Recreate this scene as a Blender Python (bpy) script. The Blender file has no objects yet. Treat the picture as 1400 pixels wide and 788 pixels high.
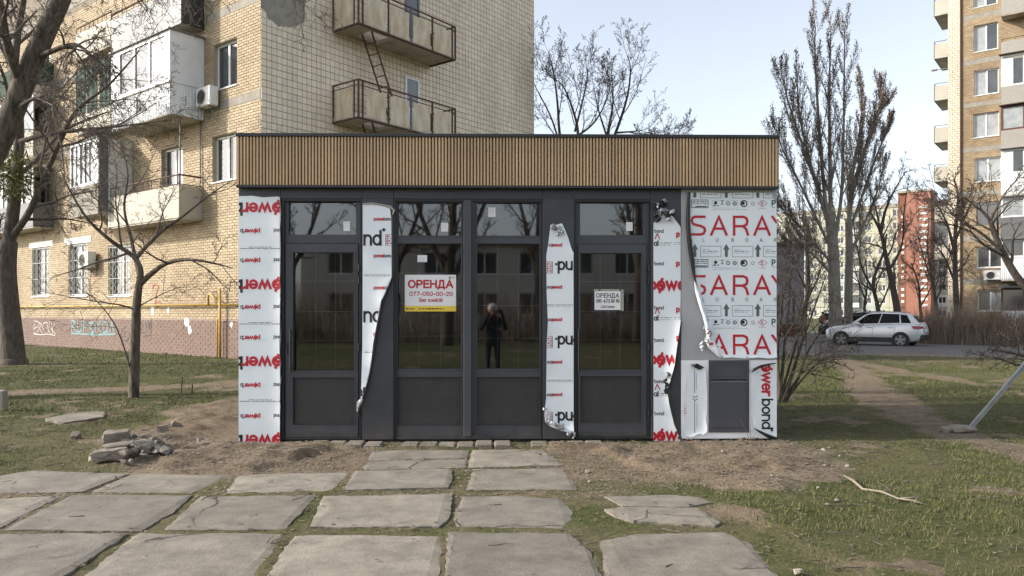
import bpy, bmesh, math, random
import numpy as np
from mathutils import Vector, Matrix

SC = bpy.context.scene
COL = SC.collection
R = math.radians
# ------------------------------------------------------------------ camera
F = 1050.0          # focal length in photo pixels (photo 1400 wide)
H = 1.45            # eye height
HZ = 426.0          # horizon row
D = H * F / (605 - HZ)   # distance to the kiosk front
PSI = R(1.0)
cam = bpy.data.cameras.new('camera'); cam_o = bpy.data.objects.new('camera', cam); COL.objects.link(cam_o)
cam.sensor_width = 36; cam.lens = F / 1400 * 36
cam.shift_y = (HZ - 394) / 1400
cam_o.location = (0, -D, H); cam_o.rotation_euler = (R(90), 0, -PSI)
cam.clip_start = 0.02; cam.clip_end = 4000
SC.camera = cam_o
# ------------------------------------------------------------------ sky and sun
SUN_EL, SUN_AZ = R(27), (-1.0, -0.035)
sd = Vector((SUN_AZ[0], SUN_AZ[1], 0)).normalized() * math.cos(SUN_EL) + Vector((0, 0, math.sin(SUN_EL)))
world = bpy.data.worlds.new('World'); SC.world = world; world.use_nodes = True
nt = world.node_tree
bg = nt.nodes['Background']
sky = nt.nodes.new('ShaderNodeTexSky'); sky.sky_type = 'NISHITA'; sky.sun_disc = False
sky.sun_elevation = SUN_EL; sky.sun_rotation = math.atan2(sd.x, sd.y)
sky.air_density = 1.0; sky.dust_density = 2.2; sky.ozone_density = 1.6; sky.altitude = 100
pale = nt.nodes.new('ShaderNodeHueSaturation'); pale.inputs['Saturation'].default_value = 0.44   # thin spring haze
nt.links.new(sky.outputs[0], pale.inputs['Color']); nt.links.new(pale.outputs[0], bg.inputs[0]); bg.inputs[1].default_value = 0.102
sun = bpy.data.lights.new('sun', 'SUN'); sun.energy = 1.8; sun.angle = R(0.9); sun.color = (1.0, 0.93, 0.82)
sun_o = bpy.data.objects.new('sun', sun); COL.objects.link(sun_o); sun_o.location = (-40, -5, 30)
sun_o.rotation_euler = sd.to_track_quat('Z', 'Y').to_euler()
SC.view_settings.view_transform = 'Standard'; SC.view_settings.look = 'None'
SC.view_settings.gamma = 1; SC.view_settings.exposure = 1.58
SC.cycles.max_bounces = 7; SC.cycles.transparent_max_bounces = 10
RNG = random.Random(7)

# ------------------------------------------------------------------ photo pixel -> place in the world
def ray(px, py):
    X = (px - 700) / F
    return (X * math.cos(PSI) + math.sin(PSI), -X * math.sin(PSI) + math.cos(PSI), (HZ - py) / F)
def W(px, py, y0=0.0):                     # on the vertical plane y = y0
    r = ray(px, py); t = (y0 + D) / r[1]
    return Vector((r[0] * t, y0, H + r[2] * t))
def At(px, py, depth):                     # at a distance along the view axis
    r = ray(px, py)
    return Vector((r[0] * depth, r[1] * depth - D, H + r[2] * depth))
def sstep(a, b, x):
    t = np.clip((x - a) / (b - a), 0, 1); return t * t * (3 - 2 * t)
# value noise, vectorised
_T = np.random.RandomState(3).rand(64, 64)
def vnoise(x, y):
    x = np.asarray(x, float); y = np.asarray(y, float)
    xi = np.floor(x).astype(int); yi = np.floor(y).astype(int)
    fx = x - xi; fy = y - yi; fx = fx * fx * (3 - 2 * fx); fy = fy * fy * (3 - 2 * fy)
    a = _T[xi % 64, yi % 64]; b = _T[(xi + 1) % 64, yi % 64]; c = _T[xi % 64, (yi + 1) % 64]; d = _T[(xi + 1) % 64, (yi + 1) % 64]
    return (a * (1 - fx) + b * fx) * (1 - fy) + (c * (1 - fx) + d * fx) * fy
def fbm(x, y, o=4):
    x = np.asarray(x, float); y = np.asarray(y, float)
    s = 0; a = 0.5
    for i in range(o):
        s = s + a * vnoise(x + 17.3 * i, y - 9.1 * i); x = x * 2.03; y = y * 2.03; a *= 0.5
    return s / (1 - 0.5 ** o)
def poly_sd(x, y, poly):                   # signed distance to a polygon (inside > 0)
    x = np.asarray(x, float); y = np.asarray(y, float)
    d = np.full(np.shape(x), 1e9); ins = np.zeros(np.shape(x), bool)
    n = len(poly)
    for i in range(n):
        ax, ay = poly[i]; bx, by = poly[(i + 1) % n]
        ex, ey = bx - ax, by - ay; L = ex * ex + ey * ey + 1e-12
        t = np.clip(((x - ax) * ex + (y - ay) * ey) / L, 0, 1)
        d = np.minimum(d, np.hypot(x - ax - t * ex, y - ay - t * ey))
        c = ((ay > y) != (by > y)) & (x < ex * (y - ay) / (ey if abs(ey) > 1e-12 else 1e-12) + ax)
        ins ^= c
    return np.where(ins, d, -d)
def line_d(x, y, pts):
    x = np.asarray(x, float); y = np.asarray(y, float)
    d = np.full(np.shape(x), 1e9)
    for (ax, ay), (bx, by) in zip(pts[:-1], pts[1:]):
        ex, ey = bx - ax, by - ay; L = ex * ex + ey * ey + 1e-12
        t = np.clip(((x - ax) * ex + (y - ay) * ey) / L, 0, 1)
        d = np.minimum(d, np.hypot(x - ax - t * ex, y - ay - t * ey))
    return d

# ------------------------------------------------------------------ materials
def M(name, c, c2=None, scale=6.0, rough=0.6, bump=0.0, bscale=60.0, metal=0.0, island=0.0, c3=None, spec=0.5, detail=6, stretch=None, tint=0.0):
    m = bpy.data.materials.new(name); m.use_nodes = True
    n = m.node_tree.nodes; l = m.node_tree.links; b = n['Principled BSDF']
    b.inputs['Roughness'].default_value = rough; b.inputs['Metallic'].default_value = metal
    b.inputs['Specular IOR Level'].default_value = spec
    tc = n.new('ShaderNodeTexCoord'); vec = tc.outputs['Object']
    if stretch:
        mp = n.new('ShaderNodeMapping'); mp.inputs['Scale'].default_value = stretch
        l.new(vec, mp.inputs['Vector']); vec = mp.outputs[0]
    cur = None
    def rgb(v):
        r = n.new('ShaderNodeRGB'); r.outputs[0].default_value = (*v, 1); return r.outputs[0]
    def mix(fac, a, bb, mode='MIX'):
        x = n.new('ShaderNodeMix'); x.data_type = 'RGBA'; x.blend_type = mode
        if hasattr(fac, 'links'): l.new(fac, x.inputs['Factor'])
        else: x.inputs['Factor'].default_value = fac
        l.new(a, x.inputs['A']); l.new(bb, x.inputs['B']); return x.outputs['Result']
    def noise(sc, det=detail, ro=0.6):
        t = n.new('ShaderNodeTexNoise'); t.inputs['Scale'].default_value = sc; t.inputs['Detail'].default_value = det
        t.inputs['Roughness'].default_value = ro; l.new(vec, t.inputs['Vector']); return t.outputs['Fac']
    def ramp(v, a, bb):
        r = n.new('ShaderNodeMapRange'); r.inputs['From Min'].default_value = a; r.inputs['From Max'].default_value = bb
        l.new(v, r.inputs['Value']); return r.outputs[0]
    cur = rgb(c)
    if island and c3 is not None:
        g = n.new('ShaderNodeNewGeometry')
        cur = mix(g.outputs['Random Per Island'], cur, rgb(c3))
    if c2 is not None:
        cur = mix(ramp(noise(scale), 0.38, 0.66), cur, rgb(c2))
    if island:
        g = n.new('ShaderNodeNewGeometry'); mm = n.new('ShaderNodeMath'); mm.operation = 'MULTIPLY_ADD'
        # decorrelate from the first use
        fr = n.new('ShaderNodeMath'); fr.operation = 'FRACT'; m7 = n.new('ShaderNodeMath'); m7.operation = 'MULTIPLY'
        m7.inputs[1].default_value = 37.7; l.new(g.outputs['Random Per Island'], m7.inputs[0]); l.new(m7.outputs[0], fr.inputs[0])
        l.new(fr.outputs[0], mm.inputs[0]); mm.inputs[1].default_value = 2 * island; mm.inputs[2].default_value = 1 - island
        hsv = n.new('ShaderNodeHueSaturation'); l.new(mm.outputs[0], hsv.inputs['Value']); l.new(cur, hsv.inputs['Color']); cur = hsv.outputs[0]
    l.new(cur, b.inputs['Base Color'])
    if bump:
        bp = n.new('ShaderNodeBump'); bp.inputs['Strength'].default_value = 1.0; bp.inputs['Distance'].default_value = bump
        l.new(noise(bscale, 4), bp.inputs['Height']); l.new(bp.outputs[0], b.inputs['Normal'])
    return m
def glass_mat(name, tint=0.5, ior=1.9):
    m = bpy.data.materials.new(name); m.use_nodes = True
    n = m.node_tree.nodes; l = m.node_tree.links
    for x in list(n):
        if x.type == 'BSDF_PRINCIPLED': n.remove(x)
    out = [x for x in n if x.type == 'OUTPUT_MATERIAL'][0]
    fr = n.new('ShaderNodeFresnel'); fr.inputs['IOR'].default_value = ior
    tr = n.new('ShaderNodeBsdfTransparent'); tr.inputs[0].default_value = (tint, tint * 1.02, tint * 1.03, 1)
    gl = n.new('ShaderNodeBsdfGlossy'); gl.inputs['Roughness'].default_value = 0.02; gl.inputs[0].default_value = (1, 1, 1, 1)
    mx = n.new('ShaderNodeMixShader'); l.new(fr.outputs[0], mx.inputs[0]); l.new(tr.outputs[0], mx.inputs[1]); l.new(gl.outputs[0], mx.inputs[2])
    l.new(mx.outputs[0], out.inputs[0]); return m

MAT = {}
MAT['charcoal'] = M('charcoal_metal', (0.040, 0.044, 0.051), (0.050, 0.055, 0.062), 3, 0.42, 0.0004, 8)
MAT['frame'] = M('graphite_frame', (0.052, 0.056, 0.065), (0.059, 0.063, 0.073), 4, 0.45, 0.0003, 200)
MAT['leaf_panel'] = M('graphite_panel', (0.036, 0.036, 0.037), (0.044, 0.044, 0.045), 9, 0.38, 0.0004, 5)
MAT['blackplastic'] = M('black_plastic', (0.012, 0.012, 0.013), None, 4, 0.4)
MAT['capmetal'] = M('dark_cap_metal', (0.022, 0.024, 0.027), None, 4, 0.5)
MAT['wood'] = M('slat_cladding', (0.575, 0.405, 0.235), (0.44, 0.305, 0.175), 1.3, 0.55, 0.0006, 90, island=0.14, stretch=(1.2, 1.2, 0.5))
MAT['groove'] = M('slat_groove', (0.15, 0.105, 0.068), None, 4, 0.7)
MAT['film'] = M('protective_film', (0.80, 0.84, 0.865), (0.75, 0.805, 0.84), 2.5, 0.33, 0.0012, 7)
MAT['filmback'] = M('film_underside', (0.012, 0.012, 0.012), None, 4, 0.35, 0.004, 40)
MAT['foil'] = M('crumpled_foil', (0.55, 0.57, 0.58), (0.2, 0.2, 0.2), 20, 0.3, 0.01, 40, metal=0.4)
MAT['red'] = M('red_print', (0.50, 0.014, 0.03), (0.46, 0.014, 0.03), 8, 0.4)
MAT['ink'] = M('black_print', (0.016, 0.016, 0.018), None, 8, 0.4)
MAT['grey_ink'] = M('grey_print', (0.11, 0.125, 0.14), None, 8, 0.45)
MAT['pale_ink'] = M('pale_print', (0.36, 0.41, 0.45), None, 8, 0.45)
MAT['green_ink'] = M('green_print', (0.02, 0.11, 0.06), None, 8, 0.45)
MAT['acp'] = M('grey_composite_panel', (0.40, 0.405, 0.41), (0.37, 0.375, 0.38), 1.5, 0.4, 0.0005, 4)
MAT['whitepanel'] = M('white_composite_panel', (0.88, 0.885, 0.89), (0.85, 0.855, 0.86), 2, 0.35)
MAT['slate'] = M('slate_blue_box', (0.062, 0.066, 0.082), (0.056, 0.06, 0.074), 3, 0.45)
MAT['paper'] = M('paper', (0.78, 0.78, 0.78), None, 4, 0.6)
MAT['yellow_print'] = M('yellow_print', (0.78, 0.56, 0.06), None, 4, 0.6)
MAT['tape'] = M('adhesive_tape', (0.33, 0.33, 0.29), None, 4, 0.3)
MAT['glass'] = glass_mat('window_glass', 0.70, 1.95)
MAT['glassdark'] = M('dark_window_glass', (0.03, 0.033, 0.036), (0.06, 0.065, 0.066), 0.9, 0.08, spec=0.9)
MAT['glasspale'] = M('curtained_glass', (0.36, 0.375, 0.375), (0.25, 0.262, 0.265), 2.6, 0.12, spec=0.8)
MAT['interior'] = M('interior_wall', (0.30, 0.30, 0.29), None, 4, 0.8)
MAT['pvc'] = M('white_pvc', (0.76, 0.77, 0.77), (0.68, 0.69, 0.69), 3, 0.4)
MAT['slab'] = M('concrete_slab', (0.245, 0.216, 0.175), (0.18, 0.158, 0.127), 2.2, 0.9, 0.004, 70, detail=9)
MAT['slab2'] = M('concrete_slab_cool', (0.22, 0.195, 0.16), (0.165, 0.146, 0.119), 2.8, 0.9, 0.004, 70, detail=9)
MAT['concrete'] = M('old_concrete', (0.27, 0.235, 0.195), (0.17, 0.145, 0.118), 9, 0.92, 0.008, 45)
MAT['brickY'] = M('yellow_brick', (0.445, 0.352, 0.232), (0.365, 0.275, 0.17), 0.35, 0.8, 0.004, 60, island=0.13, c3=(0.50, 0.405, 0.27))
MAT['brickT'] = M('tan_brick', (0.37, 0.275, 0.17), (0.30, 0.21, 0.12), 0.35, 0.8, 0.004, 60, island=0.15, c3=(0.43, 0.33, 0.21))
MAT['mortarY'] = M('pale_mortar', (0.235, 0.195, 0.145), (0.17, 0.14, 0.105), 2, 0.9)
MAT['plinth'] = M('brown_plinth_brick', (0.175, 0.113, 0.09), (0.20, 0.132, 0.105), 0.5, 0.8, 0.003, 60, island=0.07, c3=(0.19, 0.125, 0.10))
MAT['mortarP'] = M('plinth_mortar', (0.33, 0.26, 0.22), None, 2, 0.9)
MAT['tile'] = M('facade_tile', (0.86, 0.735, 0.575), (0.66, 0.555, 0.43), 0.55, 0.6, 0.002, 40, island=0.07, c3=(0.79, 0.67, 0.52), stretch=(1, 1, 0.35))
MAT['tilejoint'] = M('tile_joint', (0.13, 0.088, 0.062), (0.2, 0.145, 0.105), 0.5, 0.9)
MAT['wallplain'] = M('plain_wall', (0.42, 0.36, 0.26), (0.36, 0.31, 0.22), 0.4, 0.9)
MAT['band'] = M('grey_render', (0.33, 0.30, 0.25), (0.24, 0.22, 0.19), 3, 0.9, 0.004, 30)
MAT['cream'] = M('cream_panel', (0.50, 0.465, 0.385), (0.44, 0.405, 0.33), 1.1, 0.7, 0.003, 30)
MAT['creamrust'] = M('rust_streaked_cream_panel', (0.68, 0.60, 0.45), (0.50, 0.37, 0.23), 1.6, 0.7, 0.003, 25, stretch=(2.5, 2.5, 0.9))
MAT['rust'] = M('rusty_steel', (0.075, 0.045, 0.032), (0.14, 0.072, 0.04), 14, 0.85, 0.006, 50)
MAT['bluepost'] = M('blue_grey_paint', (0.13, 0.16, 0.20), (0.16, 0.11, 0.08), 12, 0.7)
MAT['soffit'] = M('balcony_soffit', (0.52, 0.48, 0.41), (0.36, 0.31, 0.25), 1.5, 0.9)
MAT['greysheet'] = M('grey_sheet', (0.14, 0.142, 0.142), (0.12, 0.122, 0.122), 2, 0.5)
MAT['blacksheet'] = M('black_sheet', (0.02, 0.021, 0.022), None, 3, 0.5)
MAT['greennet'] = M('green_shade_net', (0.022, 0.05, 0.036), (0.04, 0.075, 0.055), 6, 0.9)
MAT['pebble'] = M('pebble_dash_panel', (0.40, 0.375, 0.335), (0.28, 0.262, 0.235), 26, 0.95, 0.006, 80)
MAT['brownwood'] = M('brown_joinery', (0.12, 0.042, 0.024), (0.09, 0.03, 0.018), 5, 0.5)
MAT['yellowpipe'] = M('yellow_gas_pipe', (0.58, 0.35, 0.05), (0.48, 0.28, 0.05), 6, 0.5)
MAT['bark'] = M('grey_brown_bark', (0.15, 0.12, 0.092), (0.045, 0.036, 0.028), 16, 0.95, 0.035, 22, stretch=(1, 1, 0.25))
MAT['barkdark'] = M('dark_bark', (0.115, 0.092, 0.075), (0.05, 0.04, 0.032), 14, 0.95, 0.02, 24, stretch=(1, 1, 0.3))
MAT['barkpale'] = M('poplar_bark', (0.235, 0.215, 0.18), (0.14, 0.125, 0.10), 5, 0.95, 0.01, 20, stretch=(1, 1, 0.3))
MAT['twig'] = M('twig_bark', (0.135, 0.108, 0.088), (0.09, 0.07, 0.058), 3, 0.9)
MAT['twigpale'] = M('pale_twig_bark', (0.27, 0.225, 0.18), (0.18, 0.15, 0.12), 3, 0.9)
MAT['bud'] = M('catkins', (0.14, 0.075, 0.06), (0.18, 0.13, 0.07), 3, 0.9)
MAT['mistletoe'] = M('mistletoe_leaf', (0.16, 0.16, 0.04), (0.09, 0.10, 0.03), 3, 0.7)
MAT['hedge'] = M('hedge_twigs', (0.25, 0.19, 0.145), (0.17, 0.128, 0.096), 3, 0.9, island=0.2)
MAT['asphalt'] = M('old_asphalt', (0.135, 0.125, 0.113), (0.10, 0.093, 0.085), 1.2, 0.9, 0.004, 40)
MAT['blade'] = M('grass_blade', (0.070, 0.092, 0.022), None, 3, 0.8, island=0.25, c3=(0.165, 0.145, 0.06))
MAT['litter'] = M('dead_leaf', (0.11, 0.078, 0.046), None, 3, 0.9, island=0.45, c3=(0.18, 0.14, 0.09))
MAT['whitebit'] = M('pale_chip', (0.27, 0.24, 0.20), None, 3, 0.9, island=0.15)
MAT['galv'] = M('galvanised_steel', (0.40, 0.42, 0.42), (0.32, 0.335, 0.335), 8, 0.4, metal=0.5)
MAT['skin'] = M('skin', (0.45, 0.28, 0.2), None, 3, 0.6)
# ------------------------------------------------------------------ mesh helpers
class MB:
    def __init__(s): s.v = []; s.f = []; s.m = []; s.mi = 0
    def add(s, vs, fs):
        o = len(s.v); s.v.extend([tuple(p) for p in vs]); s.f.extend([tuple(i + o for i in f) for f in fs]); s.m.extend([s.mi] * len(fs))
    def box(s, x0, x1, y0, y1, z0, z1, mt=None):
        vs = [(x0, y0, z0), (x1, y0, z0), (x1, y1, z0), (x0, y1, z0), (x0, y0, z1), (x1, y0, z1), (x1, y1, z1), (x0, y1, z1)]
        if mt is not None: vs = [mt @ Vector(p) for p in vs]
        s.add(vs, [(0, 3, 2, 1), (4, 5, 6, 7), (0, 1, 5, 4), (1, 2, 6, 5), (2, 3, 7, 6), (3, 0, 4, 7)])
    def bbox(s, x0, x1, y0, y1, z0, z1, b=0.01, mt=None):      # box with chamfered vertical and horizontal edges
        xs = (x0, x0 + b, x1 - b, x1); ys = (y0, y0 + b, y1 - b, y1); zs = (z0, z0 + b, z1 - b, z1)
        bm = bmesh.new(); vs = []
        for i in (0, 1):
            for j in (0, 1):
                for k in (0, 1): vs.append(bm.verts.new(((x0, x1)[i], (y0, y1)[j], (z0, z1)[k])))
        bmesh.ops.convex_hull(bm, input=bm.verts)
        bmesh.ops.dissolve_limit(bm, angle_limit=0.05, verts=bm.verts, edges=bm.edges)
        bmesh.ops.bevel(bm, geom=list(bm.edges), offset=b, segments=1, affect='EDGES', profile=0.5)
        s.frombm(bm, mt)
    def frombm(s, bm, mt=None):
        bm.verts.index_update()
        vs = [(mt @ v.co) if mt is not None else v.co.copy() for v in bm.verts]
        s.add(vs, [tuple(v.index for v in f.verts) for f in bm.faces]); bm.free()
    def tube(s, pts, rad, n=6, cap=True):
        pts = [Vector(p) for p in pts]; k = len(pts)
        if not hasattr(rad, '__len__'): rad = [rad] * k
        t = (pts[1] - pts[0]).normalized()
        u = t.orthogonal().normalized(); o = len(s.v)
        cs = [(math.cos(2 * math.pi * j / n), math.sin(2 * math.pi * j / n)) for j in range(n)]
        for i in range(k):
            if i: t = (pts[min(i + 1, k - 1)] - pts[i - 1])
            if t.length < 1e-9: t = Vector((0, 0, 1))
            t.normalize(); u = (u - t * u.dot(t))
            if u.length < 1e-6: u = t.orthogonal()
            u.normalize(); w = t.cross(u); p = pts[i]; r = rad[i]
            for a, b in cs: s.v.append((p.x + (u.x * a + w.x * b) * r, p.y + (u.y * a + w.y * b) * r, p.z + (u.z * a + w.z * b) * r))
        for i in range(k - 1):
            for j in range(n):
                a = o + i * n + j; b = o + i * n + (j + 1) % n
                s.f.append((a, b, b + n, a + n)); s.m.append(s.mi)
        if cap and n > 3:
            s.f.append(tuple(o + j for j in reversed(range(n)))); s.m.append(s.mi)
            s.f.append(tuple(o + (k - 1) * n + j for j in range(n))); s.m.append(s.mi)
    def prism(s, poly, fn, a, b):            # poly in 2D, fn(u, v, w) -> 3D, from w = a to w = b
        n = len(poly); vs = [fn(u, v, a) for u, v in poly] + [fn(u, v, b) for u, v in poly]
        s.add(vs, [tuple(reversed(range(n))), tuple(range(n, 2 * n))] + [(i, (i + 1) % n, n + (i + 1) % n, n + i) for i in range(n)])
    def lathe(s, prof, n=24, mt=None, cap=True):       # prof (r, z)
        vs = []; k = len(prof)
        for r, z in prof:
            for j in range(n):
                a = 2 * math.pi * j / n; p = Vector((r * math.cos(a), r * math.sin(a), z)); vs.append(mt @ p if mt is not None else p)
        fs = [(i * n + j, i * n + (j + 1) % n, (i + 1) * n + (j + 1) % n, (i + 1) * n + j) for i in range(k - 1) for j in range(n)]
        if cap: fs += [tuple(reversed(range(n))), tuple((k - 1) * n + j for j in range(n))]
        s.add(vs, fs)
    def build(s, name, mat, parent=None, loc=None, smooth=False, kind=None, label=None, fix=False):
        me = bpy.data.meshes.new(name); v = s.v
        if loc is not None and parent is None: v = [(p[0] - loc[0], p[1] - loc[1], p[2] - loc[2]) for p in v]
        me.from_pydata(v, [], s.f)
        for m in (mat if isinstance(mat, (list, tuple)) else [mat]): me.materials.append(MAT[m] if isinstance(m, str) else m)
        if any(s.m): me.polygons.foreach_set('material_index', s.m)
        if smooth: me.polygons.foreach_set('use_smooth', [True] * len(me.polygons))
        if fix:
            bm = bmesh.new(); bm.from_mesh(me); bmesh.ops.recalc_face_normals(bm, faces=bm.faces); bm.to_mesh(me); bm.free()
        me.update()
        o = bpy.data.objects.new(name, me); COL.objects.link(o)
        if parent is not None: o.parent = parent
        elif loc is not None: o.location = loc
        if kind: o['kind'] = kind
        if label: o['label'] = label
        return o
def tag(o, label, cat, group=None):
    o['label'] = label; o['category'] = cat
    if group: o['group'] = group
    return o
def thing(name, label, cat, loc=(0, 0, 0), rz=0.0, group=None):
    o = bpy.data.objects.new(name, None); COL.objects.link(o); o.location = loc; o.rotation_euler = (0, 0, rz); o.empty_display_size = 0.3
    return tag(o, label, cat, group)
def dup(root, loc, rz=None, label=None, scale=None):
    r = root.copy(); COL.objects.link(r); r.location = loc
    if rz is not None: r.rotation_euler = (0, 0, rz)
    if scale is not None: r.scale = (scale,) * 3
    if label: r['label'] = label
    for ch in list(root.children):
        c = ch.copy(); COL.objects.link(c); c.parent = r
        for g in list(ch.children):
            d = g.copy(); COL.objects.link(d); d.parent = c
    return r
def piece(name, mb, mat, parent, **k): return mb.build(name, mat, parent, **k)
def bx(name, mat, parent, *a, b=0.0, **k):
    q = MB(); (q.bbox(*a, b=b) if b else q.box(*a)); return q.build(name, mat, parent, **k)
def ring(q, x0, x1, z0, z1, wl, wr, wb, wt, y0, y1):      # rectangular frame, butted pieces
    q.box(x0, x0 + wl, y0, y1, z0, z1); q.box(x1 - wr, x1, y0, y1, z0, z1)
    q.box(x0 + wl, x1 - wr, y0 + 0.001, y1, z1 - wt, z1); q.box(x0 + wl, x1 - wr, y0 + 0.001, y1, z0, z0 + wb)
def sheet_grid(poly, step):                # n-gon cut by a grid: returns bmesh in (u, v, 0)
    bm = bmesh.new(); bm.faces.new([bm.verts.new((u, v, 0)) for u, v in poly])
    us = [p[0] for p in poly]; vs = [p[1] for p in poly]
    u = min(us) + step * 0.53
    while u < max(us):
        bmesh.ops.bisect_plane(bm, geom=bm.verts[:] + bm.edges[:] + bm.faces[:], plane_co=(u, 0, 0), plane_no=(1, 0, 0)); u += step
    v = min(vs) + step * 0.53
    while v < max(vs):
        bmesh.ops.bisect_plane(bm, geom=bm.verts[:] + bm.edges[:] + bm.faces[:], plane_co=(0, v, 0), plane_no=(0, 1, 0)); v += step
    bmesh.ops.triangulate(bm, faces=[f for f in bm.faces if len(f.verts) > 4])
    return bm
def rough_poly(poly, step, amp, rng, closed=True):
    out = []; n = len(poly)
    for i in range(n if closed else n - 1):
        a = Vector(poly[i]); b = Vector(poly[(i + 1) % n]); k = max(1, int((b - a).length / step)); nn = Vector((-(b - a).y, (b - a).x)).normalized()
        for j in range(k):
            p = a + (b - a) * (j / k)
            if j or amp < 0: p = p + nn * rng.uniform(-1, 1) * abs(amp)
            out.append((p.x, p.y))
    if not closed: out.append(tuple(poly[-1]))
    return out
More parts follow.
